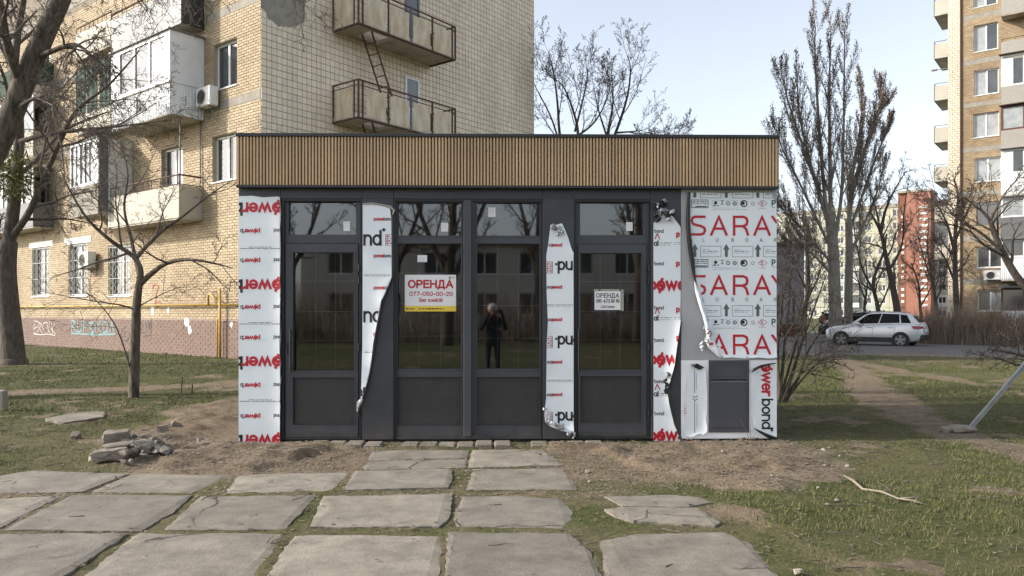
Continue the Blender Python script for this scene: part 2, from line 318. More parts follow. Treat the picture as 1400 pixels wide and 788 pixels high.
# ------------------------------------------------------------------ stroke lettering
def _arc(cx, cy, rx, ry, a0, a1, n=10):
    return [(cx + rx * math.cos(R(a0 + (a1 - a0) * i / n)), cy + ry * math.sin(R(a0 + (a1 - a0) * i / n))) for i in range(n + 1)]
_o = _arc(.27, .34, .27, .34, 0, 360, 16); _O = _arc(.38, .5, .38, .5, 0, 360, 20); _0 = _arc(.28, .5, .28, .5, 0, 360, 16)
GL = {
 'p': (.54, [[(0, -.28), (0, .68)], _o]), 'o': (.54, [_o]), 'w': (.84, [[(0, .68), (.21, 0), (.42, .66), (.63, 0), (.84, .68)]]),
 'e': (.54, [[(.0, .36), (.53, .36)], _arc(.27, .34, .27, .34, 5, 318, 14)]), 'r': (.33, [[(0, 0), (0, .68)], [(0, .38), (.08, .56), (.2, .66), (.36, .67)]]),
 'b': (.54, [[(0, 0), (0, 1)], _o]), 'n': (.50, [[(0, 0), (0, .68)], _arc(.25, .42, .25, .26, 180, 0) + [(.5, 0)]]), 'd': (.54, [[(.54, 0), (.54, 1)], _o]),
 'a': (.54, [[(.54, 0), (.54, .68)], _o]), 'l': (.0, [[(0, 0), (0, 1)]]), 'i': (.0, [[(0, 0), (0, .68)], [(0, .86), (0, .96)]]),
 'u': (.5, [[(0, .68), (0, .25)] + _arc(.25, .25, .25, .25, 180, 360) + [(.5, .68)]]),
 'S': (.64, [[(.61, 1), (.17, 1), (.05, .94), (0, .78), (.05, .61), (.17, .55), (.46, .47), (.6, .38), (.64, .22), (.58, .06), (.46, 0), (.0, 0)]]),
 'A': (.72, [[(0, 0), (.36, 1), (.72, 0)], [(.12, .33), (.6, .33)]]), 'Y': (.68, [[(0, 1), (.34, .47), (.68, 1)], [(.34, .47), (.34, 0)]]),
 'R': (.62, [[(0, 0), (0, 1), (.42, 1), (.56, .92), (.6, .75), (.56, .56), (.42, .47), (0, .47)], [(.4, .47), (.55, .3), (.62, 0)]]),
 'L': (.5, [[(0, 1), (0, 0), (.5, 0)]]), 'U': (.66, [[(0, 1), (0, .3)] + _arc(.33, .3, .33, .3, 180, 360) + [(.66, 1)]]),
 'B': (.58, [[(0, 0), (0, 1), (.4, 1), (.53, .88), (.53, .65), (.4, .53), (0, .53)], [(.4, .53), (.56, .42), (.58, .2), (.44, 0), (0, 0)]]),
 'O': (.76, [_O]), 'D': (.66, [[(0, 0), (0, 1), (.35, 1), (.58, .85), (.66, .5), (.58, .15), (.35, 0), (0, 0)]]),
 'P': (.58, [[(0, 0), (0, 1), (.4, 1), (.55, .9), (.58, .72), (.55, .55), (.4, .45), (0, .45)]]),
 'E': (.55, [[(.55, 1), (0, 1), (0, 0), (.55, 0)], [(0, .53), (.5, .53)]]), 'H': (.64, [[(0, 0), (0, 1)], [(.64, 0), (.64, 1)], [(0, .52), (.64, .52)]]),
 'Д': (.74, [[(.1, 0), (.2, .5), (.23, 1), (.62, 1), (.62, 0)], [(0, -.2), (0, .0), (.74, .0), (.74, -.2)]]),
 'Б': (.56, [[(.5, 1), (0, 1), (0, 0), (.38, 0), (.53, .1), (.56, .28), (.52, .46), (.38, .56), (0, .56)]]),
 'з': (.44, [[(0, .58), (.1, .67), (.28, .68), (.4, .58), (.38, .42), (.18, .37), (.4, .3), (.44, .15), (.32, .02), (.12, 0), (0, .1)]]),
 'к': (.44, [[(0, 0), (0, .68)], [(0, .34), (.14, .34), (.42, .68)], [(.14, .34), (.44, 0)]]), 'м': (.6, [[(0, 0), (0, .68), (.3, .15), (.6, .68), (.6, 0)]]),
 'с': (.48, [_arc(.27, .34, .27, .34, 45, 315, 12)]), 'й': (.5, [[(0, .68), (0, 0), (.5, .68), (.5, 0)], [(.12, .92), (.25, .84), (.38, .92)]]),
 'С': (.66, [_arc(.38, .5, .38, .5, 42, 318, 16)]), 'в': (.46, [[(0, 0), (0, .68), (.3, .68), (.4, .6), (.4, .44), (.3, .36), (0, .36)], [(.3, .36), (.45, .26), (.45, .1), (.32, 0), (0, 0)]]),
 'т': (.46, [[(0, .68), (.46, .68)], [(.23, .68), (.23, 0)]]), 'л': (.5, [[(0, 0), (.1, .1), (.14, .68), (.5, .68), (.5, 0)]]), 'н': (.48, [[(0, 0), (0, .68)], [(.48, 0), (.48, .68)], [(0, .36), (.48, .36)]]),
 '0': (.56, [_0]), '1': (.3, [[(0, .8), (.25, 1), (.25, 0)]]), '2': (.52, [[(0, .78), (.1, .95), (.27, 1), (.45, .92), (.5, .74), (.42, .55), (0, 0), (.54, 0)]]),
 '3': (.5, [[(0, .88), (.2, 1), (.42, .93), (.45, .7), (.2, .54), (.46, .42), (.5, .2), (.36, .03), (.15, 0), (0, .12)]]), '4': (.56, [[(.4, 0), (.4, 1), (0, .3), (.56, .3)]]),
 '5': (.5, [[(.46, 1), (.06, 1), (.02, .55), (.25, .62), (.45, .52), (.5, .3), (.4, .07), (.2, 0), (0, .1)]]), '7': (.5, [[(0, 1), (.5, 1), (.16, 0)]]),
 '9': (.54, [_arc(.27, .68, .26, .32, 0, 360, 14), [(.53, .68), (.48, .3), (.3, .0)]]), '-': (.32, [[(0, .4), (.32, .4)]]), ' ': (.3, []), '.': (.05, [[(0, 0), (0, .07)]]),
 '®': (.36, [_arc(.18, .82, .18, .18, 0, 360, 12), [(.13, .73), (.13, .91), (.22, .9), (.22, .83), (.13, .82)], [(.18, .82), (.24, .73)]]),
 '⚡': (.6, [[(.40, .92), (.12, .34), (.46, .38), (.18, -.22)], _arc(.27, .34, .28, .36, 115, 235, 6), _arc(.30, .34, .28, .36, -65, 60, 6)]),
 'и': (.5, [[(0, .68), (0, 0), (.5, .68), (.5, 0)]]), 'у': (.46, [[(0, .68), (.24, .1)], [(.48, .68), (.12, -.26)]]), 'д': (.56, [[(.08, 0), (.16, .68), (.46, .68), (.46, 0)], [(0, -.14), (0, 0), (.56, 0), (.56, -.14)]]),
}
for _a, _b in (('О', 'O'), ('Р', 'P'), ('Е', 'E'), ('Н', 'H'), ('А', 'A'), ('е', 'e'), ('о', 'o'), ('і', 'i'), ('а', 'a')): GL[_a] = GL[_b]
def text_w(s, gap): return sum(GL[c][0] for c in s) + gap * (len(s) - 1)
def ribbons(s, h, wt, gap=.22, sx=1.0, serif=False):
    """flat quads (in 2D) of a line of lettering starting at 0,0; wt = stroke width in units of the cap height"""
    quads = []; x = 0.0; lay = 0
    for c in s:
        adv, st = GL[c]
        st = list(st)
        if serif:
            ext = []
            for pl in st:
                for e, o in ((pl[0], pl[1]), (pl[-1], pl[-2])):
                    if abs(e[0] - o[0]) < .4 * abs(e[1] - o[1]) and (abs(e[1]) < .02 or abs(e[1] - 1) < .02 or abs(e[1] - .68) < .02):
                        ext.append([(e[0] - .13, e[1]), (e[0] + .13, e[1])])
            thin = set(range(len(st), len(st) + len(ext))); st += ext
        else: thin = ()
        for q, pl in enumerate(st):
            lay += 1; hw = wt / 2 * (.45 if q in thin else 1)
            P = [((x + a) * sx, b) for a, b in pl]
            fine = [P[0]]
            for a, b in zip(P[:-1], P[1:]):
                k = max(1, int(math.hypot(b[0] - a[0], b[1] - a[1]) / .34)); fine += [(a[0] + (b[0] - a[0]) * i / k, a[1] + (b[1] - a[1]) * i / k) for i in range(1, k + 1)]
            P = fine; n = len(P); clo = math.hypot(P[0][0] - P[-1][0], P[0][1] - P[-1][1]) < 1e-6
            L = []; Rr = []
            for i in range(n):
                a = P[i - 1] if i else (P[-2] if clo else None); b = P[i + 1] if i < n - 1 else (P[1] if clo else None)
                d1 = Vector((P[i][0] - a[0], P[i][1] - a[1])).normalized() if a else None; d2 = Vector((b[0] - P[i][0], b[1] - P[i][1])).normalized() if b else None
                p = Vector(P[i])
                if d1 is None: d = d2; p = p - d * hw * (0.98 if not clo else 0)
                elif d2 is None: d = d1; p = p + d * hw * (0.98 if not clo else 0)
                else: d = (d1 + d2); d = d.normalized() if d.length > 1e-4 else d1
                nn = Vector((-d.y, d.x)); ml = hw
                if d1 is not None and d2 is not None: ml = hw / max(.5, nn.dot(Vector((-d1.y, d1.x))))
                L.append(p + nn * ml); Rr.append(p - nn * ml)
            for i in range(n - 1):
                quads.append(([(v.x * h, v.y * h) for v in (Rr[i], Rr[i + 1], L[i + 1], L[i])], lay % 5))
        x += adv + gap
    return quads
def clip_rect(poly, x0, x1, z0, z1):
    for ax, lim, sg in ((0, x0, 1), (0, x1, -1), (1, z0, 1), (1, z1, -1)):
        out = []
        for i in range(len(poly)):
            a = poly[i - 1]; b = poly[i]; da = (a[ax] - lim) * sg; db = (b[ax] - lim) * sg
            if (da >= 0) != (db >= 0):
                t = da / (da - db); out.append((a[0] + (b[0] - a[0]) * t, a[1] + (b[1] - a[1]) * t))
            if db >= 0: out.append(b)
        poly = out
        if len(poly) < 3: return []
    return poly
def rect_quads(x0, x1, z0, z1, n=1):
    return [([(x0 + (x1 - x0) * i / n, z0), (x0 + (x1 - x0) * (i + 1) / n, z0), (x0 + (x1 - x0) * (i + 1) / n, z1), (x0 + (x1 - x0) * i / n, z1)], 0) for i in range(n)]
def place2d(quads, x, z, rot=0):
    c, s = math.cos(R(rot)), math.sin(R(rot))
    return [([(x + a * c - b * s, z + a * s + b * c) for a, b in q], l) for q, l in quads]
# ------------------------------------------------------------------ ground
def zbase(x, y):
    return -0.31 * sstep(9, 29, y) * sstep(0, 6, x)
def G(px, py):                             # photo pixel -> ground point
    r = ray(px, py); t = H / max(1e-4, -r[2])
    for _ in range(8): t = (H - float(zbase(r[0] * t, r[1] * t - D))) / max(1e-4, -r[2])
    return Vector((r[0] * t, r[1] * t - D, float(zbase(r[0] * t, r[1] * t - D))))
def gp(pts): return [tuple(G(a, b)[:2]) for a, b in pts]

SLABS = [
 [(510, 617), (640, 616), (638, 627), (503, 630)], [(503, 631.5), (638, 628.5), (636, 640), (495, 643)], [(647, 617), (742, 615.5), (752, 624), (770, 637), (641, 640)],
 [(-48, 672), (-20, 656), (43, 645), (176, 649), (111, 673), (-40, 676)], [(182, 648), (315, 650), (262, 674), (127, 673)], [(328, 650), (477, 646), (451, 671), (308, 674)],
 [(486, 645), (616, 643), (618, 655), (612, 668), (471, 671)], [(647, 642), (765, 640.5), (781, 655), (788, 669.5), (640, 671)],
 [(-40, 684), (82, 679), (0, 722), (-95, 722)], [(100, 677), (262, 678), (236, 702), (190, 727), (6, 725)], [(275, 680), (432, 678), (412, 700), (388, 724), (226, 726)],
 [(443, 681), (617, 677), (616, 692), (612, 710), (599, 721), (426, 722)], [(629, 679), (720, 679), (766, 683), (782, 700), (779, 713), (767, 721), (621, 721)],
 [(827, 680), (923, 678), (955, 681), (972, 688), (940, 694), (852, 693)], [(827, 698), (850, 695), (953, 696), (984, 716), (976, 721), (866, 714), (840, 708)],
 [(-150, 803), (-30, 732), (174, 731), (62, 804)], [(190, 729), (386, 729), (338, 804), (97, 804)], [(403, 729), (470, 730), (600, 733), (603, 748), (597, 804), (358, 804)],
 [(614, 729), (700, 730), (779, 731), (803, 752), (828, 804), (610, 805)], [(822, 741), (871, 730), (987, 728), (1024, 744), (1075, 804), (831, 805)],
 [(-180, 876), (-80, 810), (50, 810), (-40, 876)], [(82, 810), (332, 810), (290, 880), (-10, 880)], [(352, 810), (597, 810), (595, 880), (310, 880)], [(610, 811), (832, 810), (850, 880), (606, 880)], [(845, 811), (1080, 810), (1130, 880), (860, 880)],
]
def grown(P, k):
    cx = sum(p[0] for p in P) / len(P); cy = sum(p[1] for p in P) / len(P)
    return [(cx + (x - cx) * k, cy + (y - cy) * k) for x, y in P]
SLABW = [grown(gp(s), 1.016) for s in SLABS]
DIRT_R = gp([(480, 606), (640, 609), (1085, 604), (1150, 632), (1165, 662), (1080, 684), (980, 672), (880, 655), (800, 650), (775, 632), (740, 612)])
DIRT_L = gp([(150, 642), (120, 618), (190, 585), (250, 556), (345, 540), (420, 560), (505, 606), (500, 640), (320, 652)])
PATH_L = gp([(-60, 541), (120, 534), (230, 529), (345, 524)])
PATH_R = gp([(1135, 487), (1165, 505), (1195, 530), (1225, 556), (1265, 577), (1320, 598), (1420, 625)])
PATH_R2 = gp([(1170, 497), (1240, 510), (1330, 524), (1420, 532)])
def masks(x, y):
    n1 = fbm(x * 1.3, y * 1.3, 5) - .5; n2 = fbm(x * 4.1 + 7, y * 4.1, 4) - .5; n3 = fbm(x * 0.35 + 3, y * 0.35, 4) - .5
    near = (y < 6)
    dr = poly_sd(x, y, DIRT_R) + n1 * 1.1 + n2 * .5; dl = poly_sd(x, y, DIRT_L) + n1 * 1.4 + n2 * .6
    dirt = np.maximum(sstep(-.25, .3, dr), sstep(-.3, .35, dl))
    for P, w in ((PATH_L, .42), (PATH_R, .34), (PATH_R2, .30)):
        dirt = np.maximum(dirt, sstep(.22, -.2, line_d(x, y, P) - w + n1 * .9 + n2 * .3))
    # worn patches
    dirt = np.maximum(dirt, sstep(.10, .22, n1 * .8 + n2 * .5) * .8)
    dirt = np.maximum(dirt, .55 * sstep(-1.4, .6, -np.abs(y - 2.2)) * sstep(3.2, 3.6, x) * sstep(6.5, 4.5, x))
    ap = poly_sd(x, y, [(-8.5, -7), (2.6, -7), (1.6, -2.6), (1.0, -.5), (-1.8, -.4), (-2.2, -1.6), (-8, -1.9)])
    dirt = np.maximum(dirt, np.where(ap > -.1, .42 + .9 * (n1 + .4 * n2), 0)).clip(0, 1)
    lush = sstep(-.2, .25, n3 + n2 * .4)
    lush = np.clip(lush + .35 * sstep(1.0, 3.0, y) * sstep(-2.5, -4.5, x), 0, 1)
    return dirt, lush
def zgv(x, y):
    x = np.asarray(x, float); y = np.asarray(y, float)
    z = zbase(x, y)
    near = sstep(-9, -5, y) * sstep(40, 15, y)
    sl = np.full(x.shape, -9.0)
    sel = (y < 1.2) & (y > -7) & (x > -9) & (x < 4)
    if sel.any():
        for s in SLABW: sl[sel] = np.maximum(sl[sel], poly_sd(x[sel], y[sel], s))
    fl = sstep(.10, .02, np.where(sl < -8, -1, sl))      # 0 under slabs
    kios = sstep(-.05, .35, np.maximum(np.maximum(-y, y - 3.1), np.abs(x) - 3.35))
    dr = poly_sd(x, y, DIRT_R); dl = poly_sd(x, y, DIRT_L)
    md = np.maximum(sstep(-.2, .5, dr), sstep(-.3, .5, dl))
    bump = (fbm(x * 1.1 + 4, y * 1.1, 3) - .42) * .09 + (fbm(x * 5, y * 5, 4) - .5) * .05
    mound = md * (.045 + (fbm(x * 2.3, y * 2.3 + 5, 4) - .4) * .13 + (fbm(x * 7.5, y * 7.5, 4) - .5) * .06 - np.abs(fbm(x * 4 + 3, y * 4, 3) - .5) * .08)
    z = z + near * (fl * kios * (bump * .7 + mound) + (1 - fl) * -.035)
    apron = poly_sd(x, y, [(-8.5, -7), (2.6, -7), (1.6, -2.6), (1.0, -.5), (-1.8, -.4), (-2.2, -1.6), (-8, -1.9)])
    z = np.where((apron > 0) & (fl > .5), z * .12 - .004 + (fbm(x * 9, y * 9, 3) - .5) * .018, z)
    return z
def zg(x, y): return float(zgv(np.array([x]), np.array([y]))[0])
def gline(lo, hi, step, far, k):
    a = list(np.arange(lo, hi, step)); s = step; p = a[-1]
    while p < far: s *= k; p += s; a.append(p)
    s = step; p = lo; b = []
    while p > -far: s *= k; p -= s; b.append(p)
    return np.array(b[::-1] + a)
xs = gline(-6.5, 7.5, .062, 1500, 1.05); ys = gline(-4.9, 1.4, .055, 1500, 1.05)
gx, gy = np.meshgrid(xs, ys, indexing='ij'); gz = zgv(gx, gy)
dm, lm = masks(gx, gy)
nx, ny = gx.shape
idx = np.arange(nx * ny).reshape(nx, ny)
me = bpy.data.meshes.new('ground')
fa = np.stack([idx[:-1, :-1], idx[1:, :-1], idx[1:, 1:], idx[:-1, 1:]], -1).reshape(-1, 4)
me.vertices.add(nx * ny); me.vertices.foreach_set('co', np.stack([gx, gy, gz], -1).ravel())
me.loops.add(fa.size); me.loops.foreach_set('vertex_index', fa.ravel())
me.polygons.add(len(fa)); me.polygons.foreach_set('loop_start', np.arange(0, fa.size, 4)); me.polygons.foreach_set('loop_total', np.full(len(fa), 4))
me.update(); me.validate(); me.polygons.foreach_set('use_smooth', [True] * len(me.polygons))
for nm, arr in (('bare_soil', dm), ('lush', lm)):
    at = me.attributes.new(nm, 'FLOAT', 'POINT'); at.data.foreach_set('value', arr.ravel())
def ground_mat():
    m = bpy.data.materials.new('soil_and_turf'); m.use_nodes = True; n = m.node_tree.nodes; l = m.node_tree.links; b = n['Principled BSDF']
    b.inputs['Roughness'].default_value = .95; b.inputs['Specular IOR Level'].default_value = .2
    tc = n.new('ShaderNodeTexCoord')
    def noise(sc, det=8, ro=.65):
        t = n.new('ShaderNodeTexNoise'); t.inputs['Scale'].default_value = sc; t.inputs['Detail'].default_value = det; t.inputs['Roughness'].default_value = ro
        l.new(tc.outputs['Object'], t.inputs['Vector']); return t.outputs['Fac']
    def ramp(v, stops):
        r = n.new('ShaderNodeValToRGB'); e = r.color_ramp.elements
        e[0].position, e[0].color = stops[0][0], (*stops[0][1], 1); e[1].position, e[1].color = stops[-1][0], (*stops[-1][1], 1)
        for p, c in stops[1:-1]: q = e.new(p); q.color = (*c, 1)
        l.new(v, r.inputs[0]); return r.outputs[0]
    def mix(f, a, c):
        x = n.new('ShaderNodeMix'); x.data_type = 'RGBA'; l.new(f, x.inputs['Factor']); l.new(a, x.inputs['A']); l.new(c, x.inputs['B']); return x.outputs['Result']
    def attr(nm):
        a = n.new('ShaderNodeAttribute'); a.attribute_name = nm; return a.outputs['Fac']
    def math_(op, a, c):
        x = n.new('ShaderNodeMath'); x.operation = op; x.use_clamp = True
        for i, v in enumerate((a, c)):
            if hasattr(v, 'links'): l.new(v, x.inputs[i])
            else: x.inputs[i].default_value = v
        return x.outputs[0]
    soil = ramp(noise(6, 10, .7), [(.30, (.105, .076, .050)), (.48, (.180, .137, .094)), (.62, (.225, .176, .124)), (.75, (.28, .225, .165))])
    green = ramp(noise(9, 10, .75), [(.3, (.030, .040, .012)), (.5, (.070, .078, .026)), (.66, (.115, .105, .045))])
    straw = ramp(noise(14, 10, .75), [(.3, (.065, .055, .028)), (.5, (.14, .118, .062)), (.66, (.21, .175, .10))])
    turf = mix(math_('MULTIPLY_ADD', attr('lush'), .8), straw, green)
    f = math_('ADD', attr('bare_soil'), math_('SUBTRACT', noise(22, 6), .5))
    f2 = n.new('ShaderNodeMapRange'); f2.inputs['From Min'].default_value = .3; f2.inputs['From Max'].default_value = .7; l.new(f, f2.inputs[0])
    l.new(mix(f2.outputs[0], turf, soil), b.inputs['Base Color'])
    bp = n.new('ShaderNodeBump'); bp.inputs['Distance'].default_value = .03; bp.inputs['Strength'].default_value = .9
    l.new(noise(30, 8, .7), bp.inputs['Height']); l.new(bp.outputs[0], b.inputs['Normal'])
    return m
me.materials.append(ground_mat())
ground = bpy.data.objects.new('ground', me); COL.objects.link(ground); ground['kind'] = 'structure'

def cracked(m, scale, w, seed):
    n = m.node_tree.nodes; l = m.node_tree.links; b = n['Principled BSDF']; base = b.inputs['Base Color'].links[0].from_socket
    tc = n.new('ShaderNodeTexCoord'); mp = n.new('ShaderNodeMapping'); mp.inputs['Location'].default_value = (seed, seed * 1.7, 0); l.new(tc.outputs['Object'], mp.inputs[0])
    ns = n.new('ShaderNodeTexNoise'); ns.inputs['Scale'].default_value = 3; ns.inputs['Detail'].default_value = 8; l.new(mp.outputs[0], ns.inputs['Vector'])
    ad = n.new('ShaderNodeVectorMath'); ad.operation = 'MULTIPLY_ADD'; ad.inputs[1].default_value = (.5, .5, 0); l.new(ns.outputs['Color'], ad.inputs[0]); l.new(mp.outputs[0], ad.inputs[2])
    vo = n.new('ShaderNodeTexVoronoi'); vo.voronoi_dimensions = '2D'; vo.feature = 'DISTANCE_TO_EDGE'; vo.inputs['Scale'].default_value = scale; l.new(ad.outputs[0], vo.inputs['Vector'])
    r = n.new('ShaderNodeMapRange'); r.inputs['From Min'].default_value = w; r.inputs['From Max'].default_value = w * .3; l.new(vo.outputs['Distance'], r.inputs[0])
    n2 = n.new('ShaderNodeTexNoise'); n2.inputs['Scale'].default_value = 1.1; n2.inputs['Detail'].default_value = 3; l.new(mp.outputs[0], n2.inputs['Vector'])
    r2 = n.new('ShaderNodeMapRange'); r2.inputs['From Min'].default_value = .52; r2.inputs['From Max'].default_value = .58; l.new(n2.outputs['Fac'], r2.inputs[0])
    mu = n.new('ShaderNodeMath'); mu.operation = 'MULTIPLY'; l.new(r.outputs[0], mu.inputs[0]); l.new(r2.outputs[0], mu.inputs[1])
    mx = n.new('ShaderNodeMix'); mx.data_type = 'RGBA'; l.new(mu.outputs[0], mx.inputs['Factor']); l.new(base, mx.inputs['A']); mx.inputs['B'].default_value = (.035, .03, .024, 1)
    # fine aggregate speckle and darker stains
    n3 = n.new('ShaderNodeTexNoise'); n3.inputs['Scale'].default_value = 160; n3.inputs['Detail'].default_value = 3; l.new(tc.outputs['Object'], n3.inputs['Vector'])
    n4 = n.new('ShaderNodeTexNoise'); n4.inputs['Scale'].default_value = 5; n4.inputs['Detail'].default_value = 7; n4.inputs['Roughness'].default_value = .7; l.new(mp.outputs[0], n4.inputs['Vector'])
    sp = n.new('ShaderNodeMapRange'); sp.inputs['From Min'].default_value = .3; sp.inputs['From Max'].default_value = .7; sp.inputs['To Min'].default_value = .72; sp.inputs['To Max'].default_value = 1.25; l.new(n3.outputs['Fac'], sp.inputs[0])
    st_ = n.new('ShaderNodeMapRange'); st_.inputs['From Min'].default_value = .35; st_.inputs['From Max'].default_value = .62; st_.inputs['To Min'].default_value = .72; st_.inputs['To Max'].default_value = 1.1; l.new(n4.outputs['Fac'], st_.inputs[0])
    oi = n.new('ShaderNodeObjectInfo'); ov = n.new('ShaderNodeMapRange'); ov.inputs['To Min'].default_value = .86; ov.inputs['To Max'].default_value = 1.16; l.new(oi.outputs['Random'], ov.inputs[0])
    m0 = n.new('ShaderNodeMath'); m0.operation = 'MULTIPLY'; l.new(sp.outputs[0], m0.inputs[0]); l.new(ov.outputs[0], m0.inputs[1])
    m2 = n.new('ShaderNodeMath'); m2.operation = 'MULTIPLY'; l.new(m0.outputs[0], m2.inputs[0]); l.new(st_.outputs[0], m2.inputs[1])
    hs = n.new('ShaderNodeHueSaturation'); l.new(m2.outputs[0], hs.inputs['Value']); l.new(mx.outputs['Result'], hs.inputs['Color']); l.new(hs.outputs[0], b.inputs['Base Color'])
cracked(MAT['slab'], .75, .012, 3.3); cracked(MAT['slab2'], .9, .012, 8.1)
# ------------------------------------------------------------------ concrete slab pavement
pave = bpy.data.objects.new('pavement', None); COL.objects.link(pave); pave['kind'] = 'structure'
rs = random.Random(5)
for k, s in enumerate(SLABW):
    op = rough_poly(s, .05, .009, rs)
    bm = sheet_grid(op, .09)
    tilt = (rs.uniform(-.006, .006), rs.uniform(-.006, .006)); h0 = rs.uniform(-.004, .012); cx = sum(p[0] for p in s) / len(s); cy = sum(p[1] for p in s) / len(s)
    X = np.array([v.co.x for v in bm.verts]); Y = np.array([v.co.y for v in bm.verts])
    sdv = np.abs(poly_sd(X, Y, op)); nz = (fbm(X * 3, Y * 3 + k, 4) - .5) * .014 - .009 * np.exp(-(sdv / .018)) + h0 + .008 + (X - cx) * tilt[0] + (Y - cy) * tilt[1]
    for v, z in zip(bm.verts, nz): v.co.z = z
    be = [e for e in bm.edges if e.is_boundary]
    ex = bmesh.ops.extrude_edge_only(bm, edges=be)
    for v in [g for g in ex['geom'] if isinstance(g, bmesh.types.BMVert)]: v.co.z -= .09
    bmesh.ops.recalc_face_normals(bm, faces=bm.faces)
    for f in bm.faces:
        if f.normal.z < -.3 and False: f.normal_flip()
    q = MB(); q.frombm(bm)
    o = q.build('slab', 'slab' if k % 3 else 'slab2', pave, smooth=False)
# row of small edging pavers along the kiosk foot
for i in range(17):
    a = G(395 + i * 25.5, 613.5); b_ = G(395 + (i + 1) * 25.5 - 2.2, 613.5); q = MB()
    if i % 7 == 5: continue
    q.bbox(a.x, b_.x, a.y - .0 + rs.uniform(-.01, .01), a.y + .24, -.03, .040 + rs.uniform(-.008, .012), b=.014)
    o = q.build('paver', 'slab', pave)
# broken flat slab lying in the grass on the left
s = gp([(62, 577), (95, 570), (146, 567), (140, 575), (86, 583)])
bm = sheet_grid(rough_poly(s, .06, .03, rs), .12)
q = MB(); op = rough_poly(s, .06, .03, rs); q.prism(op, lambda u, v, w: (u, v, w), -.03, .045)
c0 = sum((Vector(p) for p in s), Vector((0, 0))) / len(s)
tag(q.build('concrete_slab', 'slab', loc=(c0.x, c0.y, 0.02)), 'flat broken concrete slab lying in the grass behind the rubble', 'slab'); bm.free()
# road behind, with a kerb
def strip(pts_a, pts_b, name, mat, dz, th=.0):
    q = MB(); n = len(pts_a); A = [(x, y, float(zbase(x, y)) + dz) for x, y in pts_a]; B = [(x, y, float(zbase(x, y)) + dz) for x, y in pts_b]
    q.add(A + B, [(i, i + 1, n + i + 1, n + i) for i in range(n - 1)])
    o = q.build(name, mat, fix=True); o['kind'] = 'structure'; return o
ra = [G(900, 487.5), G(1060, 487), G(1200, 486), G(1400, 490), G(1560, 494)]
rb = [G(880, 468), G(1060, 467.5), G(1200, 467), G(1400, 470), G(1560, 473)]
def fine(P, k=8): return [tuple((P[i].lerp(P[i + 1], j / k))[:2]) for i in range(len(P) - 1) for j in range(k)] + [tuple(P[-1][:2])]
strip(fine(ra), fine(rb), 'road', 'asphalt', .03)
q = MB(); fr = fine(ra)
for a, b_ in zip(fr[:-1], fr[1:]):
    za = float(zbase(*a)); d = (Vector(b_) - Vector(a)); L = d.length; an = math.atan2(d.y, d.x)
    q.box(0.006, L - .006, -.16, -.002, -.15, .055, Matrix.Translation((a[0], a[1], za)) @ Matrix.Rotation(an, 4, 'Z'))
o = q.build('kerb', 'concrete'); o['kind'] = 'structure'
# yard surface further back, where the cars stand
ya = [G(860, 467.6), G(1060, 467), G(1200, 466.5), G(1420, 469)]; yb = [G(1040, 455), G(1100, 454), G(1180, 453.5), G(1330, 453)]
strip(fine(ya), fine(yb), 'parking_yard', 'asphalt', .034)
# ------------------------------------------------------------------ the kiosk (front face on the plane y = 0)
kiosk = thing('shop_kiosk', 'flat-roofed charcoal kiosk with timber-slat fascia and half-peeled protective film', 'kiosk', (0, 0, 0))
def X(px): return W(px, 420).x
def Z(py, px=700): return W(px, py).z
XL, XR = X(326), X(1062); ZT = Z(256); ZB = .035; KD = 3.0
K = lambda name, mat, *a, b=0.0, parent=None, **k: bx(name, mat, parent or kiosk, *a, b=b, **k)
# body: front panels (openings between them are real)
WT = .12
def panel(px0, px1, py0, py1, mat='charcoal', y0=0.0, name='wall_panel'):
    return K(name, mat, X(px0) + .0015, X(px1) - .0015, y0, WT, Z(py1) if py1 else ZB, Z(py0), b=.002)
panel(326, 384, 272, 0); panel(495, 538, 272, 0); panel(742, 785, 272, 0); panel(890, 931, 272, 0)
panel(326, 384, 257, 272); panel(384, 495, 257, 272); panel(495, 538, 257, 272); panel(538, 742, 257, 272); panel(742, 785, 257, 272); panel(785, 890, 257, 272); panel(890, 931, 257, 272)
panel(931, 1062, 257, 493, 'acp', -.004); panel(931, 1062, 493, 0, 'whitepanel', -.006)
K('side_wall', 'charcoal', XL, XL + .12, WT + .001, KD, ZB, ZT); K('side_wall', 'acp', XR - .12, XR, WT + .001, KD, ZB, ZT)
K('back_wall', 'acp', XL + .121, XR - .121, KD - .12, KD - .001, ZB, ZT)
K('floor', 'interior', XL + .121, XR - .121, .145, KD - .121, ZB, .09)
K('ceiling', 'interior', XL + .121, XR - .121, .145, KD - .121, ZT - .12, ZT - .002)
K('interior_lining', 'interior', XL + .121, XR - .121, KD - .15, KD - .122, .091, ZT - .121)
K('base_plinth', 'blackplastic', XL + .06, XR - .06, .06, KD - .06, -.06, ZB - .001)
